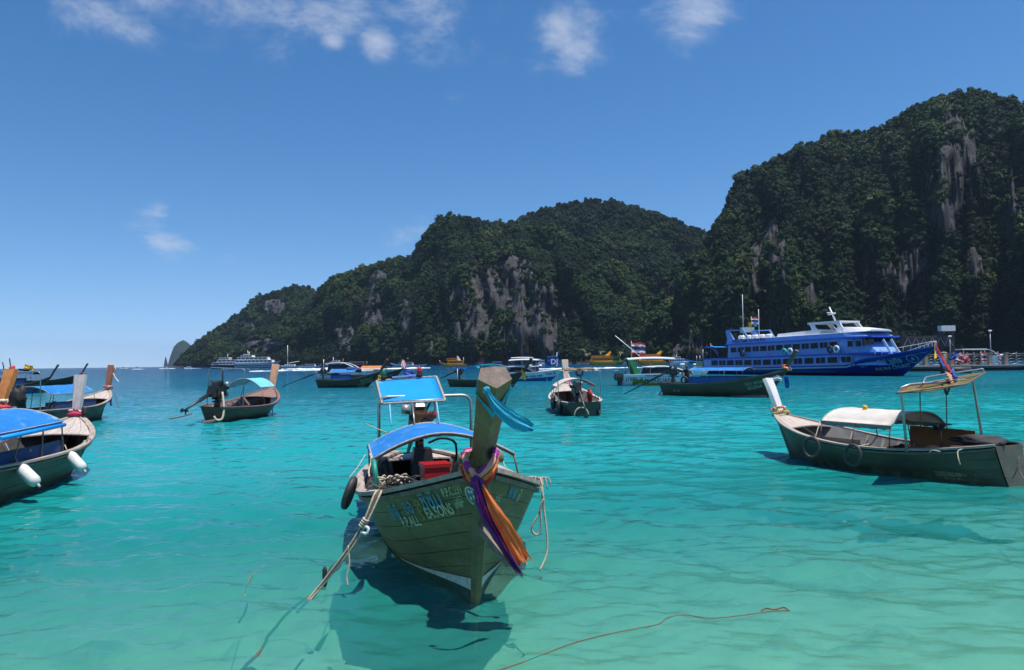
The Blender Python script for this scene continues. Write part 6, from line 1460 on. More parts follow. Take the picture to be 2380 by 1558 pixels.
# ================================================================== speedboats
def outboards(root, x, ys, z=.75, s=1.0, m=None):
    for y in ys:
        o = MB().loft([[(x - .32 * s, y - .18 * s, z), (x + .22 * s, y - .18 * s, z), (x + .22 * s, y + .18 * s, z), (x - .32 * s, y + .18 * s, z)], [(x - .42 * s, y - .2 * s, z + .3 * s), (x + .26 * s, y - .2 * s, z + .3 * s), (x + .26 * s, y + .2 * s, z + .3 * s), (x - .42 * s, y + .2 * s, z + .3 * s)], [(x - .3 * s, y - .13 * s, z + .62 * s), (x + .16 * s, y - .13 * s, z + .6 * s), (x + .16 * s, y + .13 * s, z + .6 * s), (x - .3 * s, y + .13 * s, z + .62 * s)]]).build('outboard_motor', m or M_ENG, root)
        MB().box((x, y, z - .5), (.22 * s, .12 * s, 1.1)).build('motor_leg', M_ENG, o)
def speedboat(name, label, bow, stern, z_deck=.95, zb=1.25, B=1.35, m_top=None, m_side=None, bottom=None, roof=None, roof_m=None, screen=True, motors=2, text=(), group='speedboats', stripes=(), cabin=None, arch=None):
    root, L = boat_root(name, label, 'boat', bow, stern, group)
    h = Hull(L=L, B=B, zm=z_deck, zb=zb, zs=z_deck - .05, draft=.45, ws=.88, db=.55, rake=1.1, srake=0, bowp=2.1, full=.85, sheerp=1.4)
    hull_shell(h, root, m_side or M_WHITE, M_WHITE, 28, 8); m_top = m_top or M_WHITE
    for s in (-1, 1): rail(h, root, s, m_top, .12, .09, 0, .985, 'gunwale', .05, n=26)
    if bottom:
        for s in (-1, 1): MB().grid(lambda u, v: h.on(-L / 2 + .1 + (L - .5) * u, -.25 + (bottom[1] + bottom[2] * u + .25) * v, s, .012), 20, 3).build('bottom_paint', bottom[0], root)
    for (m, fn0, fn1, x0, x1) in stripes:
        MB().grid(lambda u, v: h.on(x0 + (x1 - x0) * u, fn0(u) + (fn1(u) - fn0(u)) * v, -1, .014), 16, 2).build('hull_stripe', m, root)
    foredeck(h, root, L * .08, m_top, 3, .03, L / 2 - .1, .14, 'foredeck'); boards_across(h, root, -L / 2 + .1, L * .08, z_deck - .45, M_WHITE, w=.5)
    for k in range(4):
        x = -L * .38 + k * L * .11; MB().box((x, 0, z_deck - .15), (.35, B * 1.5, .35)).build('seat', mat('boat seat vinyl', (.45, .46, .48), .5), root)
    if cabin:
        x0, x1, z1, w, mg = cabin
        rg = [[(x0, -w, z_deck), (x0, w, z_deck), (x0 + .2, w * .85, z1), (x0 + .2, -w * .85, z1)], [(x1 - (x1 - x0) * .35, -w, z_deck), (x1 - (x1 - x0) * .35, w, z_deck), (x1 - (x1 - x0) * .5, w * .8, z1), (x1 - (x1 - x0) * .5, -w * .8, z1)], [(x1, -w * .7, z_deck), (x1, w * .7, z_deck), (x1 - .1, w * .6, z_deck + .12), (x1 - .1, -w * .6, z_deck + .12)]]
        MB().loft(rg).build('cabin_glass', mg, root)
        for s in (-1, 1): MB().tube(spline([(x0 - .3, s * w, z1 + .1), ((x0 + x1) / 2, s * w * .9, z1 + .1), (x1 - .2, s * w * .8, z_deck + .15)], 5), .07, 6).build('cabin_frame', m_top, root)
    if screen:
        x = L * .12; MB().slab(lambda u, v: (x - .45 * v, -B * .8 + 1.6 * B * u, z_deck + .55 * v), 6, 2, (-.03, 0, 0)).build('windscreen', M_GLASS, root)
    if roof:
        x0, x1, z, w = roof
        top = MB().slab(lambda u, v: (x0 + (x1 - x0) * u, -w + 2 * w * v, z + .16 * (1 - (2 * v - 1) ** 2) + .10 * math.sin(u * math.pi)), 10, 8, (0, 0, -.07)).build('roof', roof_m or M_WHITE, root)
        for u in (.06, .5, .94):
            for s in (-1, 1):
                x = x0 + (x1 - x0) * u; MB().tube([(x, s * w * .9, z), (x - .25, s * min(w, h.b(h.q(x)) - .1), z_deck)], .035, 6).build('roof_post', M_STEEL, root)
    if arch:
        x, z, m = arch
        for s in (-1, 1): MB().loft([[(x - .5, s * B * .9 - .05, z_deck), (x + .2, s * B * .9 - .05, z_deck), (x + .2, s * B * .9 + .05, z_deck), (x - .5, s * B * .9 + .05, z_deck)], [(x - 1.1, s * B * .85 - .05, z), (x - .7, s * B * .85 - .05, z), (x - .7, s * B * .85 + .05, z), (x - 1.1, s * B * .85 + .05, z)]]).build('arch', m, root)
    if motors: outboards(root, -L / 2 - .25, [(-.7 + 1.4 * k / max(1, motors - 1)) * (1 if motors > 1 else 0) for k in range(motors)], .55, 1.25)
    for (body, size, x, drop, m) in text: hull_text(h, body, size, x, drop, -1, m, root, off=.02, bold=.008)
    return root, h, L
M_LET_DARK = mat('dark lettering', (.03, .03, .05), .5); M_LET_RED = mat('dark red lettering', (.16, .03, .03), .5)
S_GREEN = mat('stripe green', (.02, .20, .06), .4); S_YEL = mat('stripe yellow', (.55, .38, .02), .4); S_ORANGE = mat('stripe ochre', (.42, .17, .02), .4)
root, h, L = speedboat('speedboat', 'white speedboat with green and yellow stripes and number 319', (20.9, 78.5), (11.6, 78.5), 1.15, 1.5, 1.5, roof=(-4.2, .8, 2.75, 1.3), motors=2, arch=(-3.0, 2.7, S_GREEN),
    stripes=((S_ORANGE, lambda u: .3 - .1 * u, lambda u: .95 - .6 * u, -3.75, -2.4), (S_GREEN, lambda u: .05 + .3 * u, lambda u: .32 + .5 * u, -3.7, -2.7), (S_GREEN, lambda u: .6 - .5 * u, lambda u: .85 - .7 * u, -2.9, -2.0), (S_YEL, lambda u: .05, lambda u: .4 - .3 * u, -2.7, .4), (M_FBLUE, lambda u: .82 + .12 * u, lambda u: .9 + .12 * u, -4.3, 4.0)),
    text=(('319', .50, -4.15, .66, M_LET_RED), ('MARIJUANA', .62, -.85, .80, M_LET_RED), ('TOUR COMPANY', .22, -1.6, .16, M_LET_RED)), cabin=(-2.4, 2.6, 1.85, 1.3, M_GLASS))
MB().slab(lambda u, v: (.9 + 2.9 * u, -1.2 + 2.4 * v, 2.7 - .25 * u + .06 * math.sin(u * 6)), 6, 2, (0, 0, -.05)).build('bow_awning', M_BLUE, root)
thai_flag('Thai flag on the stern of speedboat 319', mw(root) @ Vector((-3.6, 0, 4.6)), 1.5, 1.3, 1.9, heading=(1, 0, 0), sag=.1)
MB().tube([(-2.6, 0, 3.0), (-5.3, 0, 5.3)], .05, 5).build('flag_staff', M_WHITE, root)
cloth_strip([mw(root).inverted() @ at(1464, 832, 78), mw(root).inverted() @ at(1466, 846, 78)], [.35, .5], (1, 0, 0), mat('cyan flag', (.05, .4, .6), .7), 'pennant', 'light blue pennant on the stern of speedboat 319', root, cat='flag')
speedboat('speedboat', 'white speedboat with blue bottom and dark script, right of the tall prow', (7.0, 101.5), (-1.3, 103.5), 1.15, 1.6, 1.35, bottom=(mat('speedboat blue', (.02, .13, .42), .35), .12, .55), roof=(-3.2, 1.0, 2.85, 1.25), motors=2, cabin=(-3.2, .6, 1.9, 1.2, M_BLACK),
    text=(('sea moa nee', .52, .2, .62, M_LET_DARK), ('Yada 22', .48, 2.6, .50, M_LET_DARK)))
speedboat('speedboat', 'sleek white cabin speedboat behind the dark olive longtail', (-24.3, 130), (-34.3, 131), 1.2, 1.5, 1.6, motors=0, cabin=(-3.0, 3.2, 2.7, 1.45, M_GLASS), screen=False)
speedboat('speedboat', 'red and white canopied speedboat behind the blue-bottomed one', (-1.0 + 8.0, 175), (-1.0, 176), 1.3, 1.7, 1.5, m_side=mat('speedboat crimson', (.28, .03, .06), .4), roof=(-3.2, 2.0, 3.6, 1.4), motors=0)
# ================================================================== far vessels along the shore
def ship(name, label, u0, u1, D, hull_m, zs, zb, cabins, B=None, bow_right=True, extra=None, group=None, stripe=None, rake=1.2, cat='boat'):
    """vessel seen side on between picture columns u0 and u1 at distance D; cabins: (x0, x1, z0, z1, material, windows, roof material) along the length 0..1"""
    dx = lambda u: at(u, 800, D).x
    a, b = (dx(u0), dx(u1)); bow, stern = ((b, D), (a, D)) if bow_right else ((a, D), (b, D))
    root, L = boat_root(name, label, cat, bow, stern, group)
    B = B or L * .11
    h = Hull(L=L, B=B, zm=zs, zb=zb, zs=zs, draft=1.0, ws=.85, db=.4, rake=rake, srake=0, bowp=2.2, full=.9, sheerl=.45)
    hull_shell(h, root, hull_m, hull_m, 20, 6); foredeck(h, root, -L / 2 + .2, mat('far deck', (.45, .42, .38), .8), 1, -.1, L / 2 - .6, 0, 'deck')
    vis = 1 if not bow_right else -1
    if stripe:
        for s in (-1, 1): MB().grid(lambda u, v: h.on(-L / 2 + .2 + (L - 1.5) * u, stripe[1] + stripe[2] * v, s, .05), 14, 1).build('hull_stripe', stripe[0], root)
    X = lambda f: -L / 2 + L * f
    for (f0, f1, z0, z1, m, nw, rm) in cabins:
        w = B * .82; sl = (z1 - z0) * .55
        o = MB().loft([[(X(f0), -w, z0), (X(f0), w, z0), (X(f0) + .1, w * .95, z1), (X(f0) + .1, -w * .95, z1)], [(X(f1), -w * .9, z0), (X(f1), w * .9, z0), (X(f1) - sl, w * .85, z1), (X(f1) - sl, -w * .85, z1)]]).build('cabin', m, root)
        if rm: MB().box(((X(f0) + X(f1) - sl) / 2, 0, z1 + .1), (X(f1) - X(f0) - sl + .8, 2 * w + .5, .18)).build('cabin_roof', rm, root)
        if nw:
            wl = (X(f1) - X(f0) - sl * 1.3) / nw; 
            for k in range(nw): 
                x = X(f0) + .4 + wl * (k + .45); MB().box((x, vis * (w * .97), z0 + (z1 - z0) * .56), (wl * .72, .14, (z1 - z0) * .42)).build('window', M_GLASS, o)
    if extra: extra(root, h, L, X, B)
    return root
M_SORANGE = mat('orange boat paint', (.95, .34, .015), .5, (.85, .27, .012), 2); M_SYEL = mat('amber boat paint', (.85, .42, .03), .5, (.7, .32, .02), 2); M_SBLUE = mat('cobalt boat paint', (.01, .07, .42), .4); M_SNAVY = mat('ink blue boat paint', (.008, .012, .05), .5); M_SGREEN = mat('leaf green boat paint', (.12, .22, .03), .6, (.08, .16, .02), 2); M_SRED = mat('deep red boat paint', (.16, .03, .03), .6); M_SGREY = mat('grey white boat paint', (.5, .52, .53), .5); M_STEAL = mat('teal boat paint', (.04, .16, .2), .5)
def mast(x, z0, z1, r=.12, m=None, y=0, name='mast'):
    return lambda root, h, L, X, B: MB().tube([(X(x), y, z0), (X(x), y, z1)], r, 6).build(name, m or M_WHITE, root)
def many(*fs):
    def f(*a):
        for g in fs: g(*a)
    return f
def arch_ex(x, z0, z1, w=1.6, m=None):
    def f(root, h, L, X, B):
        for s in (-1, 1): MB().loft([[(X(x) - w, s * B * .6 - .1, z0), (X(x) - w * .1, s * B * .6 - .1, z0), (X(x) - w * .1, s * B * .6 + .1, z0), (X(x) - w, s * B * .6 + .1, z0)], [(X(x) - .2, s * B * .5 - .1, z1), (X(x) + .6, s * B * .5 - .1, z1), (X(x) + .6, s * B * .5 + .1, z1), (X(x) - .2, s * B * .5 + .1, z1)]]).build('arch', m or M_WHITE, root)
        MB().box((X(x) + .2, 0, z1), (1.2, B * 1.1, .25)).build('arch_top', m or M_WHITE, root)
    return f
# the two ferries at anchor on the left
ship('ferry', 'navy-hulled white ferry anchored at the left foot of the ridge', 474, 620, 760, M_SNAVY, 3.6, 4.6, ((.10, .86, 3.5, 6.3, M_WHITE, 14, M_WHITE), (.14, .78, 6.3, 9.0, M_WHITE, 9, M_WHITE), (.58, .74, 9.1, 11.2, M_WHITE, 3, M_WHITE)), 5.5, False, many(mast(.62, 11, 15.0, .2), arch_ex(.3, 9, 11)), 'ferries anchored under the ridge')
ship('ferry', 'white multi-deck cruise ferry anchored next to the navy-hulled one', 548, 655, 740, M_SGREY, 5.2, 7.6, ((.02, .84, 5.2, 8.2, M_WHITE, 9, M_WHITE), (.06, .74, 8.2, 11.0, M_WHITE, 7, M_WHITE), (.14, .40, 11.0, 13.0, M_WHITE, 4, M_WHITE)), 5.5, True, many(mast(.26, 13, 18, .22), mast(.29, 13, 16.5, .4), arch_ex(.2, 11, 14)), 'ferries anchored under the ridge', (M_SNAVY, 2.6, .5))
ship('sailing_yacht', 'white sailing yacht with a tall bare mast', 648, 702, 700, M_WHITE, 1.8, 2.2, ((.3, .75, 1.8, 3.4, M_WHITE, 4, None),), 2.8, False, many(mast(.62, 2, 21.5, .22), mast(.62, 2, 3.2, .1), lambda root, h, L, X, B: MB().tube([(X(.60), 0, 4.6), (X(.12), 0, 6.2)], .25, 6).build('boom', M_WHITE, root)), cat='yacht')
ship('motor_yacht', 'white motor cruiser at anchor left of the dark tour boat', 754, 800, 600, M_WHITE, 2.4, 3.2, ((.14, .80, 2.4, 4.6, M_WHITE, 7, M_WHITE), (.25, .62, 4.6, 6.0, M_WHITE, 3, M_WHITE)), 2.6, False, many(mast(.55, 6, 8.5, .3), mast(.06, 2.4, 7.5, .12, M_SYEL)), 'motor yachts', (M_SBLUE, .5, .9), cat='yacht')
ship('tour_boat', 'dark low tour boat with a long pale roof', 803, 858, 600, M_SNAVY, 2.2, 2.6, ((.22, .88, 2.2, 4.4, M_SRED, 8, M_WHITE),), 2.8, False, mast(.1, 2, 5, .1))
ship('fishing_boat', 'grey-white fishing boat with red wheelhouse top', 905, 950, 560, M_SGREY, 2.2, 3.4, ((.30, .55, 2.2, 5.2, M_STEAL, 3, M_SRED),), 2.5, False, many(mast(.42, 5, 8.5, .1, M_SRED), mast(.3, 2, 6, .08)))
ship('speedboat', 'orange-roofed white speedboat leaving a wake', 936, 992, 540, M_WHITE, 1.7, 2.2, ((.02, .45, 1.7, 3.6, M_SGREY, 5, M_SORANGE),), 2.2, True, None, 'speedboats')
ship('dive_boat', 'orange dive boat left of the tall prow', 1021, 1082, 520, M_SYEL, 1.9, 3.4, ((.12, .72, 1.9, 4.3, M_SORANGE, 7, M_SORANGE), (.34, .74, 4.4, 5.9, M_SORANGE, 3, M_SYEL)), 2.6, False, many(arch_ex(.30, 4.4, 7.4, 2.2), mast(.08, 2, 6.5, .14), lambda root, h, L, X, B: MB().tube([(X(.97), 0, 3.2), (X(.995), 0, 4.6)], .3, 6).build('stem_head', M_SYEL, root)), 'orange dive boats')
ship('dive_boat', 'orange dive boat with a raised amber bow fin, partly covering the green boat', 1358, 1431, 500, M_SYEL, 2.4, 3.8, ((.12, .84, 2.4, 5.2, M_SORANGE, 8, M_SORANGE), (.2, .8, 5.3, 6.3, M_SORANGE, 0, M_SYEL)), 2.8, False, lambda root, h, L, X, B: MB().bar((X(.30), 0, 6.2), (X(.16), 0, 9.0), .5, 1.4).build('fin', M_SYEL, root), 'orange dive boats')
ship('dive_boat', 'orange dive boat just left of the blue ferry\'s white yacht neighbour', 1470, 1546, 480, M_SYEL, 2.4, 3.4, ((.1, .80, 2.4, 5.0, M_SORANGE, 8, M_SORANGE), (.16, .74, 5.1, 6.6, M_SORANGE, 0, M_SYEL)), 2.8, False, lambda root, h, L, X, B: MB().bar((X(.26), 0, 6.2), (X(.12), 0, 8.6), .5, 1.4).build('fin', M_SYEL, root), 'orange dive boats')
ship('tour_boat', 'leaf-green tour boat behind the orange dive boat', 1405, 1452, 540, M_SGREEN, 2.0, 2.4, ((.04, .85, 2.0, 5.6, M_SGREEN, 6, M_SGREEN),), 2.8, True)
ship('fishing_boat', 'small teal fishing boat with red upperworks below the cliff', 1103, 1131, 560, M_STEAL, 2.0, 2.8, ((.25, .75, 2.0, 6.0, M_SRED, 2, M_SRED),), 2.2, False, mast(.5, 6, 10, .1, M_SRED))
ship('speedboat', 'small blue and white speedboat moored below the cliff', 1133, 1167, 540, M_WHITE, 1.4, 1.9, ((.05, .72, 1.4, 3.0, M_SBLUE, 4, M_FWHITE),), 1.9, False, None, 'speedboats')
ship('motor_yacht', 'small white yacht left of the cobalt party boat', 1243, 1267, 560, M_WHITE, 1.6, 2.0, ((.1, .7, 1.6, 4.0, M_WHITE, 3, M_WHITE),), 2.0, False, None, 'motor yachts', cat='yacht')
def dj(root, h, L, X, B):
    flat_text('DJ', 5.2, Matrix.Translation((X(.52), -B * .9 - .35, 1.0)) @ Matrix.Rotation(math.pi / 2, 4, 'X'), M_FWHITE, root, bold=.12)
    arch_ex(.72, 4.5, 9.2, .8, M_FWHITE)(root, h, L, X, B); MB().box((X(.22), 0, 6.0), (3, B * 1.5, 1.2), None, .8).build('shade', M_FWHITE, root)
ship('party_boat', 'cobalt blue party boat with big white letters', 1270, 1303, 520, M_SBLUE, 3.0, 3.4, ((.04, .92, 3.0, 6.4, M_SBLUE, 4, M_FBLUE),), 2.8, True, dj)
ship('motor_yacht', 'white flybridge yacht left of the blue ferry', 1557, 1606, 420, M_WHITE, 1.6, 2.3, ((.06, .70, 1.6, 3.4, M_WHITE, 6, M_WHITE), (.16, .48, 3.5, 4.5, M_WHITE, 3, M_WHITE)), 2.3, True, mast(.3, 4.5, 6.0, .15), 'motor yachts', cat='yacht')
ship('motor_yacht', 'white cruiser half hidden by the ferry\'s stern', 1672, 1722, 330, M_WHITE, 1.6, 2.0, ((.06, .70, 1.6, 3.2, M_WHITE, 5, M_WHITE),), 2.2, True, None, 'motor yachts', cat='yacht')
ship('tour_boat', 'small white-topped tender beside the cruise ferry\'s bow', 694, 748, 620, M_WHITE, 1.4, 2.4, ((.30, .74, 1.4, 3.2, M_SGREY, 4, M_WHITE),), 2.4, True)
for (u0, u1, D, lb, br) in ((315, 328, 900, 'tiny open motorboat on the left open sea', True), (379, 393, 1000, 'tiny white speedboat in front of the far island', True), (427, 446, 950, 'tiny white and red speedboat by the ridge\'s left end', False), (283, 296, 1300, 'tiniest white speedboat on the horizon', True), (259, 266, 1100, 'tiny dark skiff just right of the red-brown prow', True)):
    ship('speedboat', lb, u0, u1, D, M_WHITE, 1.0, 1.5, ((.15, .7, 1.0, 2.6, M_SGREY, 0, M_WHITE),), 1.2, br, None, 'far speedboats')
for k, (u, D) in enumerate(((1232, 500), (1255, 520), (1585, 400), (1616, 380), (1627, 370), (865, 560))):
    p = sea(u, 0 + 779) if False else Vector((at(u, 800, D).x, D, .3)); o = MB().blob((0, 0, 0), (1.6, .8, .6), 5, .2, k).build('mooring_buoy', M_WHITE, None, p); tag(o, ['white mooring buoy left of the small white yacht', 'white buoy in front of the small white yacht', 'white dinghy-shaped buoy under the flybridge yacht', 'white buoy left of the ferry\'s stern', 'small white buoy close to the ferry\'s stern', 'white buoy right of the dark tour boat'][k], 'buoy', 'mooring buoys')

# ================================================================== wakes
M_FOAM = mat('foam', (.78, .80, .80), .9, (.45, .62, .68), .35, (1, .25, 1), 8, .42, .62, .6, .8)
def wake(label, pts, widths, hgt, seed):
    """a strip of broken white water"""
    P = spline(pts, 10); n = len(P)
    def fn(u, v):
        i = u * (n - 1); k = min(int(i), n - 2); p = P[k].lerp(P[k + 1], i - k); w = float(np.interp(u, np.linspace(0, 1, len(widths)), widths))
        e = mnoise.fractal((p.x * .3, v * 3, seed), 1, 2, 4); c = 1 - abs(2 * v - 1)
        return (p.x, p.y + w * (v - .5) * (1 + .5 * e), max(-.15, -.10 + .38 * hgt * c * (.7 + .9 * e) + .1 * (mnoise.noise((p.x * 1.1, v * 7, seed)))))
    o = MB().grid(fn, n * 3, 8).build('wake_foam', M_FOAM); tag(o, label, 'wake', None, 'stuff')
def wk(u0, u1, D0, D1, w, hgt, seed, label, n=5):
    pts = []
    for k in range(n + 1): t = k / n; D = D0 + (D1 - D0) * t; pts.append((at(u0 + (u1 - u0) * t, 800, D).x, D, 0))
    wake(label, pts, w, hgt, seed)
wk(580, 1000, 330, 420, [1, 6, 9, 14, 16, 12, 4], 1.3, 1, 'long white wake crossing the bay behind the cabin speedboat', 8)
wk(655, 800, 470, 480, [4, 14, 16, 6], 1.9, 2, 'white wake behind the tender')
wk(900, 985, 380, 420, [14, 22, 8], 1.6, 3, 'white wake of the orange-roofed speedboat')
wk(1240, 1520, 270, 290, [14, 12, 16, 22, 14, 2], 1.1, 4, 'broad white wake between the speedboats', 8)
wk(1290, 1660, 205, 215, [2, 3, 2, 1], .3, 5, 'thin white wake line left of the ferry')
wk(308, 336, 880, 880, [8, 20, 6], 1.2, 6, 'foam round the tiny motorboat'); wk(372, 408, 985, 985, [8, 24, 6], 1.2, 7, 'foam round the speedboat by the far island'); wk(430, 468, 940, 940, [10, 14, 6], 1.1, 8, 'foam behind the white and red speedboat'); wk(280, 300, 1290, 1290, [6, 16, 6], 1, 9, 'foam on the horizon')
wk(520, 600, 640, 640, [2, 6, 2], .4, 10, 'faint foam line in front of the anchored ferries')

# ================================================================== pier
M_CONC = mat('pier concrete', (.26, .24, .215), .85, (.17, .155, .14), .8, col3=(.10, .09, .08), scale3=.6); M_TAN = mat('tan rendered post', (.34, .25, .18), .85, (.26, .19, .14), 1.5); M_PILE = mat('black pier pile', (.010, .010, .012), .6, (.02, .02, .022), 2)
def pier():
    D = 136.0; X = lambda u: at(u, 800, D).x; x0, x1 = X(2120), X(2560)
    root = thing('pier', 'concrete pier with a scalloped metal balustrade at the right', 'pier', ((x0 + x1) / 2, D, 0)); cx = (x0 + x1) / 2
    MB().box((0, 6, .72), (x1 - x0, 12, .36)).build('deck', M_CONC, root); MB().box((0, -.08, .96), (x1 - x0, .6, .14)).build('deck_edge', mat('pale kerb', (.40, .38, .34), .8), root)
    MB().box((0, 1.2, .2), (x1 - x0, .5, .9)).build('under_deck_shade', M_PILE, root)  # black strip standing in for the shadow below the deck
    for k in range(14): MB().lathe(((x0 - cx) + 1 + (x1 - x0 - 2) * k / 13, 2.5, -4), (0, 0, 1), [(0, .4), (4.6, .4)], 10).build('pile', M_PILE, root)
    us = [2118, 2152, 2212, 2301, 2338, 2388, 2440, 2500]; z0, z1 = 1.03, 3.05
    pm = MB().box((0, 0, (z0 + z1) / 2 + .05), (.62, .5, z1 - z0 + .1)).mesh('post', M_TAN); cm = MB().box((0, 0, z1 + .17), (.75, .62, .14)).mesh('post_cap', M_CONC)
    for u in us:
        o = bpy.data.objects.new('post', pm); COL.objects.link(o); o.parent = root; o.location = (X(u) - cx, .2, 0); c = bpy.data.objects.new('post_cap', cm); COL.objects.link(c); c.parent = o
    for a, b in zip(us[:-1], us[1:]):
        xa, xb = X(a) - cx + .4, X(b) - cx - .4; n = max(2, int((xb - xa) / 1.15)); w = (xb - xa) / n
        rp = MB(); rp.tube([(xa, .2, z0 + .18), (xb, .2, z0 + .18)], .04, 5); rp.tube([(xa, .2, z1), (xb, .2, z1)], .05, 5); rp = rp.build('rail', M_STEEL, root)
        sc_ = MB()
        for k in range(n):
            c = xa + w * (k + .5)
            for zz in (z0 + .2, z0 + .75, z0 + 1.3): sc_.tube([(c + w * .46 * math.cos(math.pi * j / 8), .2, zz + .42 * math.sin(math.pi * j / 8)) for j in range(9)], .03, 5)
            sc_.tube([(c - w / 2, .2, z0), (c - w / 2, .2, z1 + .1)], .04, 5); sc_.lathe((c - w / 2, .2, z1 + .1), (0, 0, 1), [(0, .03), (.06, .1), (.14, .1), (.2, .03)], 8)
        sc_.build('scalloped_panel', M_STEEL, root)
    # mooring pile in front, with white cap and tyre
    p = thing('mooring_pile', 'thick black mooring pile with pale cap in front of the pier', 'pile', (at(2193, 800, 112).x, 112, 0)); MB().lathe((0, 0, -3), (0, 0, 1), [(0, .55), (6.1, .55)], 14).build('shaft', M_PILE, p); MB().lathe((0, 0, 3.1), (0, 0, 1), [(0, .5), (.18, .45), (.3, .1)], 12).build('cap', M_CONC, p)
    o = MB().lathe((at(2230, 800, 112).x, 112, .6), (1, 0, 0), [(-1.6, .3), (-1.5, .5), (1.5, .5), (1.6, .3)], 12).build('rubber_fender', M_RUBBER); tag(o, 'long black rubber fender lying across the pier front', 'fender')
    # gangway gantries behind
    for k, (ua, ub, va, vb, Dg, lb) in enumerate(((2100, 2215, 782, 806, 150, 'dark truss gangway over the pier at right'), (1710, 1755, 783, 800, 165, 'dark truss gangway showing behind the ferry\'s stern'))):
        a = at(ua, va, Dg); b = at(ub, vb, Dg); g = thing('gangway', lb, 'gangway', ((a.x + b.x) / 2, Dg, 0)); cx2 = (a.x + b.x) / 2; w = b.x - a.x
        MB().box((0, .2, (a.z + b.z) / 2), (w, .1, a.z - b.z)).build('truss_panel', mat('grey mesh panel', (.05, .055, .06), .7), g)
        for z in (a.z, b.z): MB().bar((-w / 2, 0, z), (w / 2, 0, z), .18).build('chord', M_PILE, g)
        n = max(4, int(w / 1.6)); zz = MB()
        for j in range(n): x = -w / 2 + w * j / n; zz.bar((x, .02, b.z + .2), (x + w / n / 2, .02, a.z - .3), .09); zz.bar((x + w / n / 2, .02, a.z - .3), (x + w / n, .02, b.z + .2), .09)
        zz.build('lattice', mat('pale lattice', (.22, .23, .24), .6), g)
        for x in (-w / 2, w * .28, w / 2): MB().box((x, .4, (a.z + .8) / 2), (.7, .7, a.z + .8)).build('tower', M_PILE, g)
        MB().box((w * .38 if k == 0 else w * .1, 0, a.z + 1.5), (2.8, 1.4, 1.1)).build('control_box', M_SGREY, g)
    for k, (u, v, lb) in enumerate(((2302, 771, 'tall grey lamp post on the pier'), (2208, 784, 'shorter lamp post left of the tall one'), (2452, 775, 'lamp post beyond the right edge'))):
        z = at(u, v, D + 4).z; l = thing('lamp_post', lb, 'lamp post', (at(u, 800, D + 4).x, D + 4, .9), 0, 'pier lamp posts'); MB().tube([(0, 0, 0), (0, 0, z - .9)], .09, 6).build('pole', M_STEEL, l); MB().lathe((0, 0, z - .9), (0, 0, 1), [(0, .12), (.1, .35), (.25, .3), (.3, .05)], 10).build('lamp_head', M_WHITE, l)
    thai_flag('Thai flag on the pier left of the tall lamp post', at(2280, 818, D + 2), 2.0, 1.7, 3.0, heading=(1, 0, -.1), sag=.05); thai_flag('Thai flag hanging limp right of the tall lamp post', at(2319, 819, D + 2), 1.0, 1.8, 3.0, heading=(.6, 0, -.7), sag=.3)
    cloth_strip([at(2228, 822, D - 2), at(2238, 832, D - 2), at(2246, 842, D - 2)], [1.4, 3.2, 1.2], (1, .2, .25), mat('red white flag', (.60, .10, .10), .7, (.62, .58, .58), .55, (1, 1, 1), 2, .45, .55, trans=.2), 'flag', 'large torn red and white flag blowing at the pier rail', None, fold=.3, cat='flag', th=.03)
    cloth_strip([at(2206, 836, D - 3), at(2216, 829, D - 3), at(2226, 822, D - 3)], [.4, 1.2, 1.6], (.3, 0, 1), M_C_BLUE, 'flag', 'blue flag blowing left of the torn red flag', None, fold=.2, cat='flag', th=.03)
    # low kiosk roof and a speedboat roof beyond the rail
    k = thing('kiosk', 'small white-roofed kiosk standing on the pier', 'kiosk', (at(2256, 800, D + 5).x, D + 5, .9)); MB().box((0, 0, 3.1), (4.6, 2.4, .22)).build('roof', M_WHITE, k); MB().box((0, .6, 1.5), (4.2, 1.0, 2.9)).build('counter', M_BLACK, k)
    for sx in (-2, 2): MB().tube([(sx, -1, 0), (sx, -1, 3.0)], .06, 6).build('post', M_STEEL, k)
    speedboat('speedboat', 'white speedboat with dark windows moored beyond the pier rail', (at(2334, 800, 170).x, 170), (at(2304, 800, 170).x - 5, 170), 2.6, 3.0, 1.4, cabin=(-2.5, 2.4, 4.0, 1.2, M_GLASS), motors=0, screen=False)
pier()

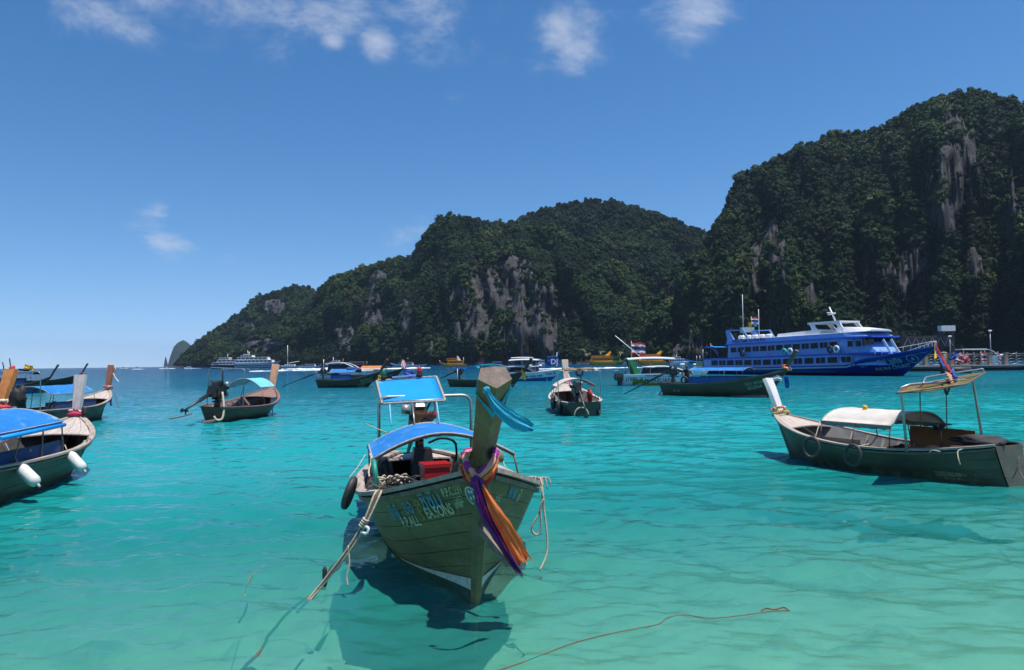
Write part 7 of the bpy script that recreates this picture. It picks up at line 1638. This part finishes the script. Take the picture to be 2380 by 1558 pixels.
# ================================================================== people
def person(label, loc, rotz, shirt, shorts, hat=None, scale=1.0, pose='hips'):
    J = {'pel': (0, 0, .95), 'ch': (0, 0, 1.25), 'nk': (0, 0, 1.47), 'hd': (.01, 0, 1.58), 'tp': (.01, 0, 1.70), 'sl': (0, .19, 1.41), 'el': (-.06, .34, 1.16), 'wl': (.06, .21, 1.0), 'hl': (.10, .16, .98), 'sr': (0, -.19, 1.41), 'er': (-.06, -.34, 1.16), 'wr': (.06, -.21, 1.0), 'hr': (.10, -.16, .98),
         'kl': (.03, .11, .50), 'al': (0, .12, .09), 'fl': (.14, .13, .03), 'hpl': (0, .09, .9), 'kr': (.02, -.12, .50), 'ar': (-.02, -.13, .09), 'fr': (.12, -.14, .03), 'hpr': (0, -.09, .9)}
    if pose == 'down': J.update({'el': (-.03, .25, 1.13), 'wl': (.04, .26, .88), 'hl': (.06, .26, .80), 'er': (-.03, -.25, 1.13), 'wr': (.04, -.26, .88), 'hr': (.06, -.26, .80)})
    Rd = {'pel': .14, 'ch': .155, 'nk': .055, 'hd': .085, 'tp': .07, 'sl': .065, 'el': .042, 'wl': .032, 'hl': .04, 'sr': .065, 'er': .042, 'wr': .032, 'hr': .04, 'kl': .058, 'al': .042, 'fl': .04, 'hpl': .09, 'kr': .058, 'ar': .042, 'fr': .04, 'hpr': .09}
    E_ = (('pel', 'ch'), ('ch', 'nk'), ('nk', 'hd'), ('hd', 'tp'), ('ch', 'sl'), ('sl', 'el'), ('el', 'wl'), ('wl', 'hl'), ('ch', 'sr'), ('sr', 'er'), ('er', 'wr'), ('wr', 'hr'), ('pel', 'hpl'), ('hpl', 'kl'), ('kl', 'al'), ('al', 'fl'), ('pel', 'hpr'), ('hpr', 'kr'), ('kr', 'ar'), ('ar', 'fr'))
    K = list(J); me = bpy.data.meshes.new('body'); me.from_pydata([J[k] for k in K], [(K.index(a), K.index(b)) for a, b in E_], [])
    o = bpy.data.objects.new('body', me); COL.objects.link(o); md = o.modifiers.new('skin', 'SKIN')
    if not me.skin_vertices: me.skin_vertices.new() if hasattr(me.skin_vertices, 'new') else None
    for i, k in enumerate(K):
        sv = me.skin_vertices[0].data[i]; sv.radius = (Rd[k], Rd[k] * (1.0 if k not in ('pel', 'ch') else 1.15)); sv.use_root = (k == 'pel')
    o.modifiers.new('sub', 'SUBSURF').levels = 2
    dg = bpy.context.evaluated_depsgraph_get(); m2 = bpy.data.meshes.new_from_object(o.evaluated_get(dg)); bpy.data.objects.remove(o)
    sk = mat('tanned skin', (.20, .10, .06), .6); m2.materials.clear()
    for m in (sk, shirt, shorts): m2.materials.append(m)
    idx = []
    for p in m2.polygons:
        c = p.center; arm = abs(c.y) > .24 or (c.x > .045 and c.z < 1.06 and abs(c.y) > .13 and c.z > .9)
        idx.append(1 if (1.0 < c.z < 1.47 and (not arm or c.z > 1.22)) else (2 if .52 < c.z <= 1.0 and not arm else 0))
    m2.polygons.foreach_set('material_index', idx); m2.polygons.foreach_set('use_smooth', [True] * len(idx))
    r = thing('person', label, 'person', loc, rotz); b = bpy.data.objects.new('body', m2); COL.objects.link(b); b.parent = r
    MB().blob((-.015, 0, 1.655), (.10, .085, .085), 6, .15, 1).build('hair', M_BLACK, r)
    if hat: hb = MB(); hb.lathe((0, 0, 1.66), (0, 0, 1), [(0, .19), (.015, .19), (.02, .10), (.10, .085), (.13, .04)], 14); hb.build('hat', hat, r)
    r.scale = (scale,) * 3; return r
p = mw(BOAT_MAN) @ Vector((-2.55, -.25, .26))
person('man in a dark shirt and grey shorts standing in the dark longtail, hands on hips', p, math.atan2(6.4, -7.1) + math.pi / 2 + .6, mat('dark shirt', (.012, .012, .014), .8), mat('grey shorts', (.14, .14, .15), .8), M_BLACK, 1.12)
for (u, D, lb, sh) in ((2236, 137.5, 'person in a white shirt standing behind the pier rail', M_C_WHITE), (2263, 138.5, 'person in dark clothes standing by the kiosk', M_BLACK)):
    person(lb, (at(u, 800, D).x, D, .92), -1.4, sh, M_NAVY, None, 1.25, 'down')

# ================================================================== palms on the far shore, ropes in the water
def palm(label, u, D, hgt, seed):
    r = random.Random(seed); t = thing('palm_tree', label, 'palm tree', (at(u, 800, D).x, D, 1.0), 0, 'palms at the foot of the cliff')
    MB().tube(spline([(0, 0, 0), (.3, 0, hgt * .5), (.9, 0, hgt)], 5), .28, 6).build('trunk', BARK, t); cr = MB()
    for k in range(14):
        a = 6.283 * k / 14 + r.uniform(-.2, .2); el = r.uniform(-.3, .9); ln = r.uniform(3.2, 4.4); pts = [Vector((.9, 0, hgt)) + Vector((math.cos(a) * ln * s * math.cos(el * (1 - s)), math.sin(a) * ln * s * math.cos(el * (1 - s)), ln * (math.sin(el) * s - .75 * s * s))) for s in (0, .25, .5, .75, 1)]
        w = [.1, .5, .55, .4, .05]; sd_ = Vector((-math.sin(a), math.cos(a), 0))
        cr.loft([[p - sd_ * q + Vector((0, 0, -q * .5)), p, p + sd_ * q + Vector((0, 0, -q * .5))] for p, q in zip(pts, w)], False, False, False)
    cr.build('crown', mat('palm fronds', (.085, .115, .035), .7, (.13, .13, .06), 1.5), t)
for k, (u, D, hg) in enumerate(((1352, 722, 13), (1362, 716, 9), (1395, 716, 11), (1410, 718, 8), (1440, 705, 10))): palm(['tallest palm left of the orange dive boat', 'short palm beside the tallest one', 'palm above the orange dive boat', 'low palm above the green tour boat', 'palm right of the green tour boat'][k], u, D, hg, k)
def seabed_at(p): return Vector((p.x, p.y, float(-shore_depth(np.array(p.x), np.array(p.y))) + .05))
def water_rope(label, uv, m, r=.014, z=.015, name='floating_rope'):
    o = MB().tube(spline([sea(u, v) + Vector((0, 0, z if not isinstance(z, (list, tuple)) else z[i])) for i, (u, v) in enumerate(uv)], 6), r, 6).build(name, m); tag(o, label, 'rope')
water_rope('long brown rope floating across the lower right water', [(1150, 1562), (1230, 1535), (1320, 1500), (1400, 1478), (1480, 1462), (1530, 1452), (1552, 1437), (1590, 1430), (1650, 1438), (1720, 1432), (1790, 1422), (1830, 1420)], mat('red brown rope', (.15, .085, .05), .8), .005, .004)
water_rope('curled end of the brown floating rope', [(1770, 1422), (1780, 1416), (1800, 1419), (1822, 1414), (1834, 1422)], mat('red brown rope', (.22, .11, .07), .8), .007, .01, 'rope_end')
water_rope('thin tan rope curling on the water left of the bow', [(568, 1390), (575, 1360), (590, 1335), (630, 1318), (690, 1310), (740, 1312), (752, 1320), (738, 1330), (690, 1333)], mat('wet tan rope', (.22, .19, .12), .8), .005, .003, 'rope_curl')
water_rope('dark mooring rope sinking towards the lower left', [(735, 1372), (712, 1384), (690, 1398), (660, 1425), (640, 1450), (622, 1470), (618, 1482), (600, 1510), (578, 1530), (560, 1550)], M_ROPE_DARK, .016, -.04, 'mooring_line')
water_rope('short dark rope shadowing the thin curl at left', [(575, 1398), (568, 1420), (555, 1440)], M_ROPE_DARK, .012, -.03, 'rope_end')
o = MB().blob(sea(572, 1545) + Vector((0, 0, -.12)), (.16, .10, .07), 7, .7, 4).build('anchor_stone', mat('dark wet stone', (.05, .055, .05), .8, (.03, .035, .03), 6)); tag(o, 'dark weedy stone at the end of the sunken mooring rope', 'stone')
o = MB().lathe(sea(755, 1367) + Vector((0, 0, .25)), (0, 0, -1), [(0, .012), (.04, .028), (.2, .03), (.24, .012)], 8).build('rope_float', M_BLACK); tag(o, 'small black float hanging on the bow mooring line', 'float')
build_haze()
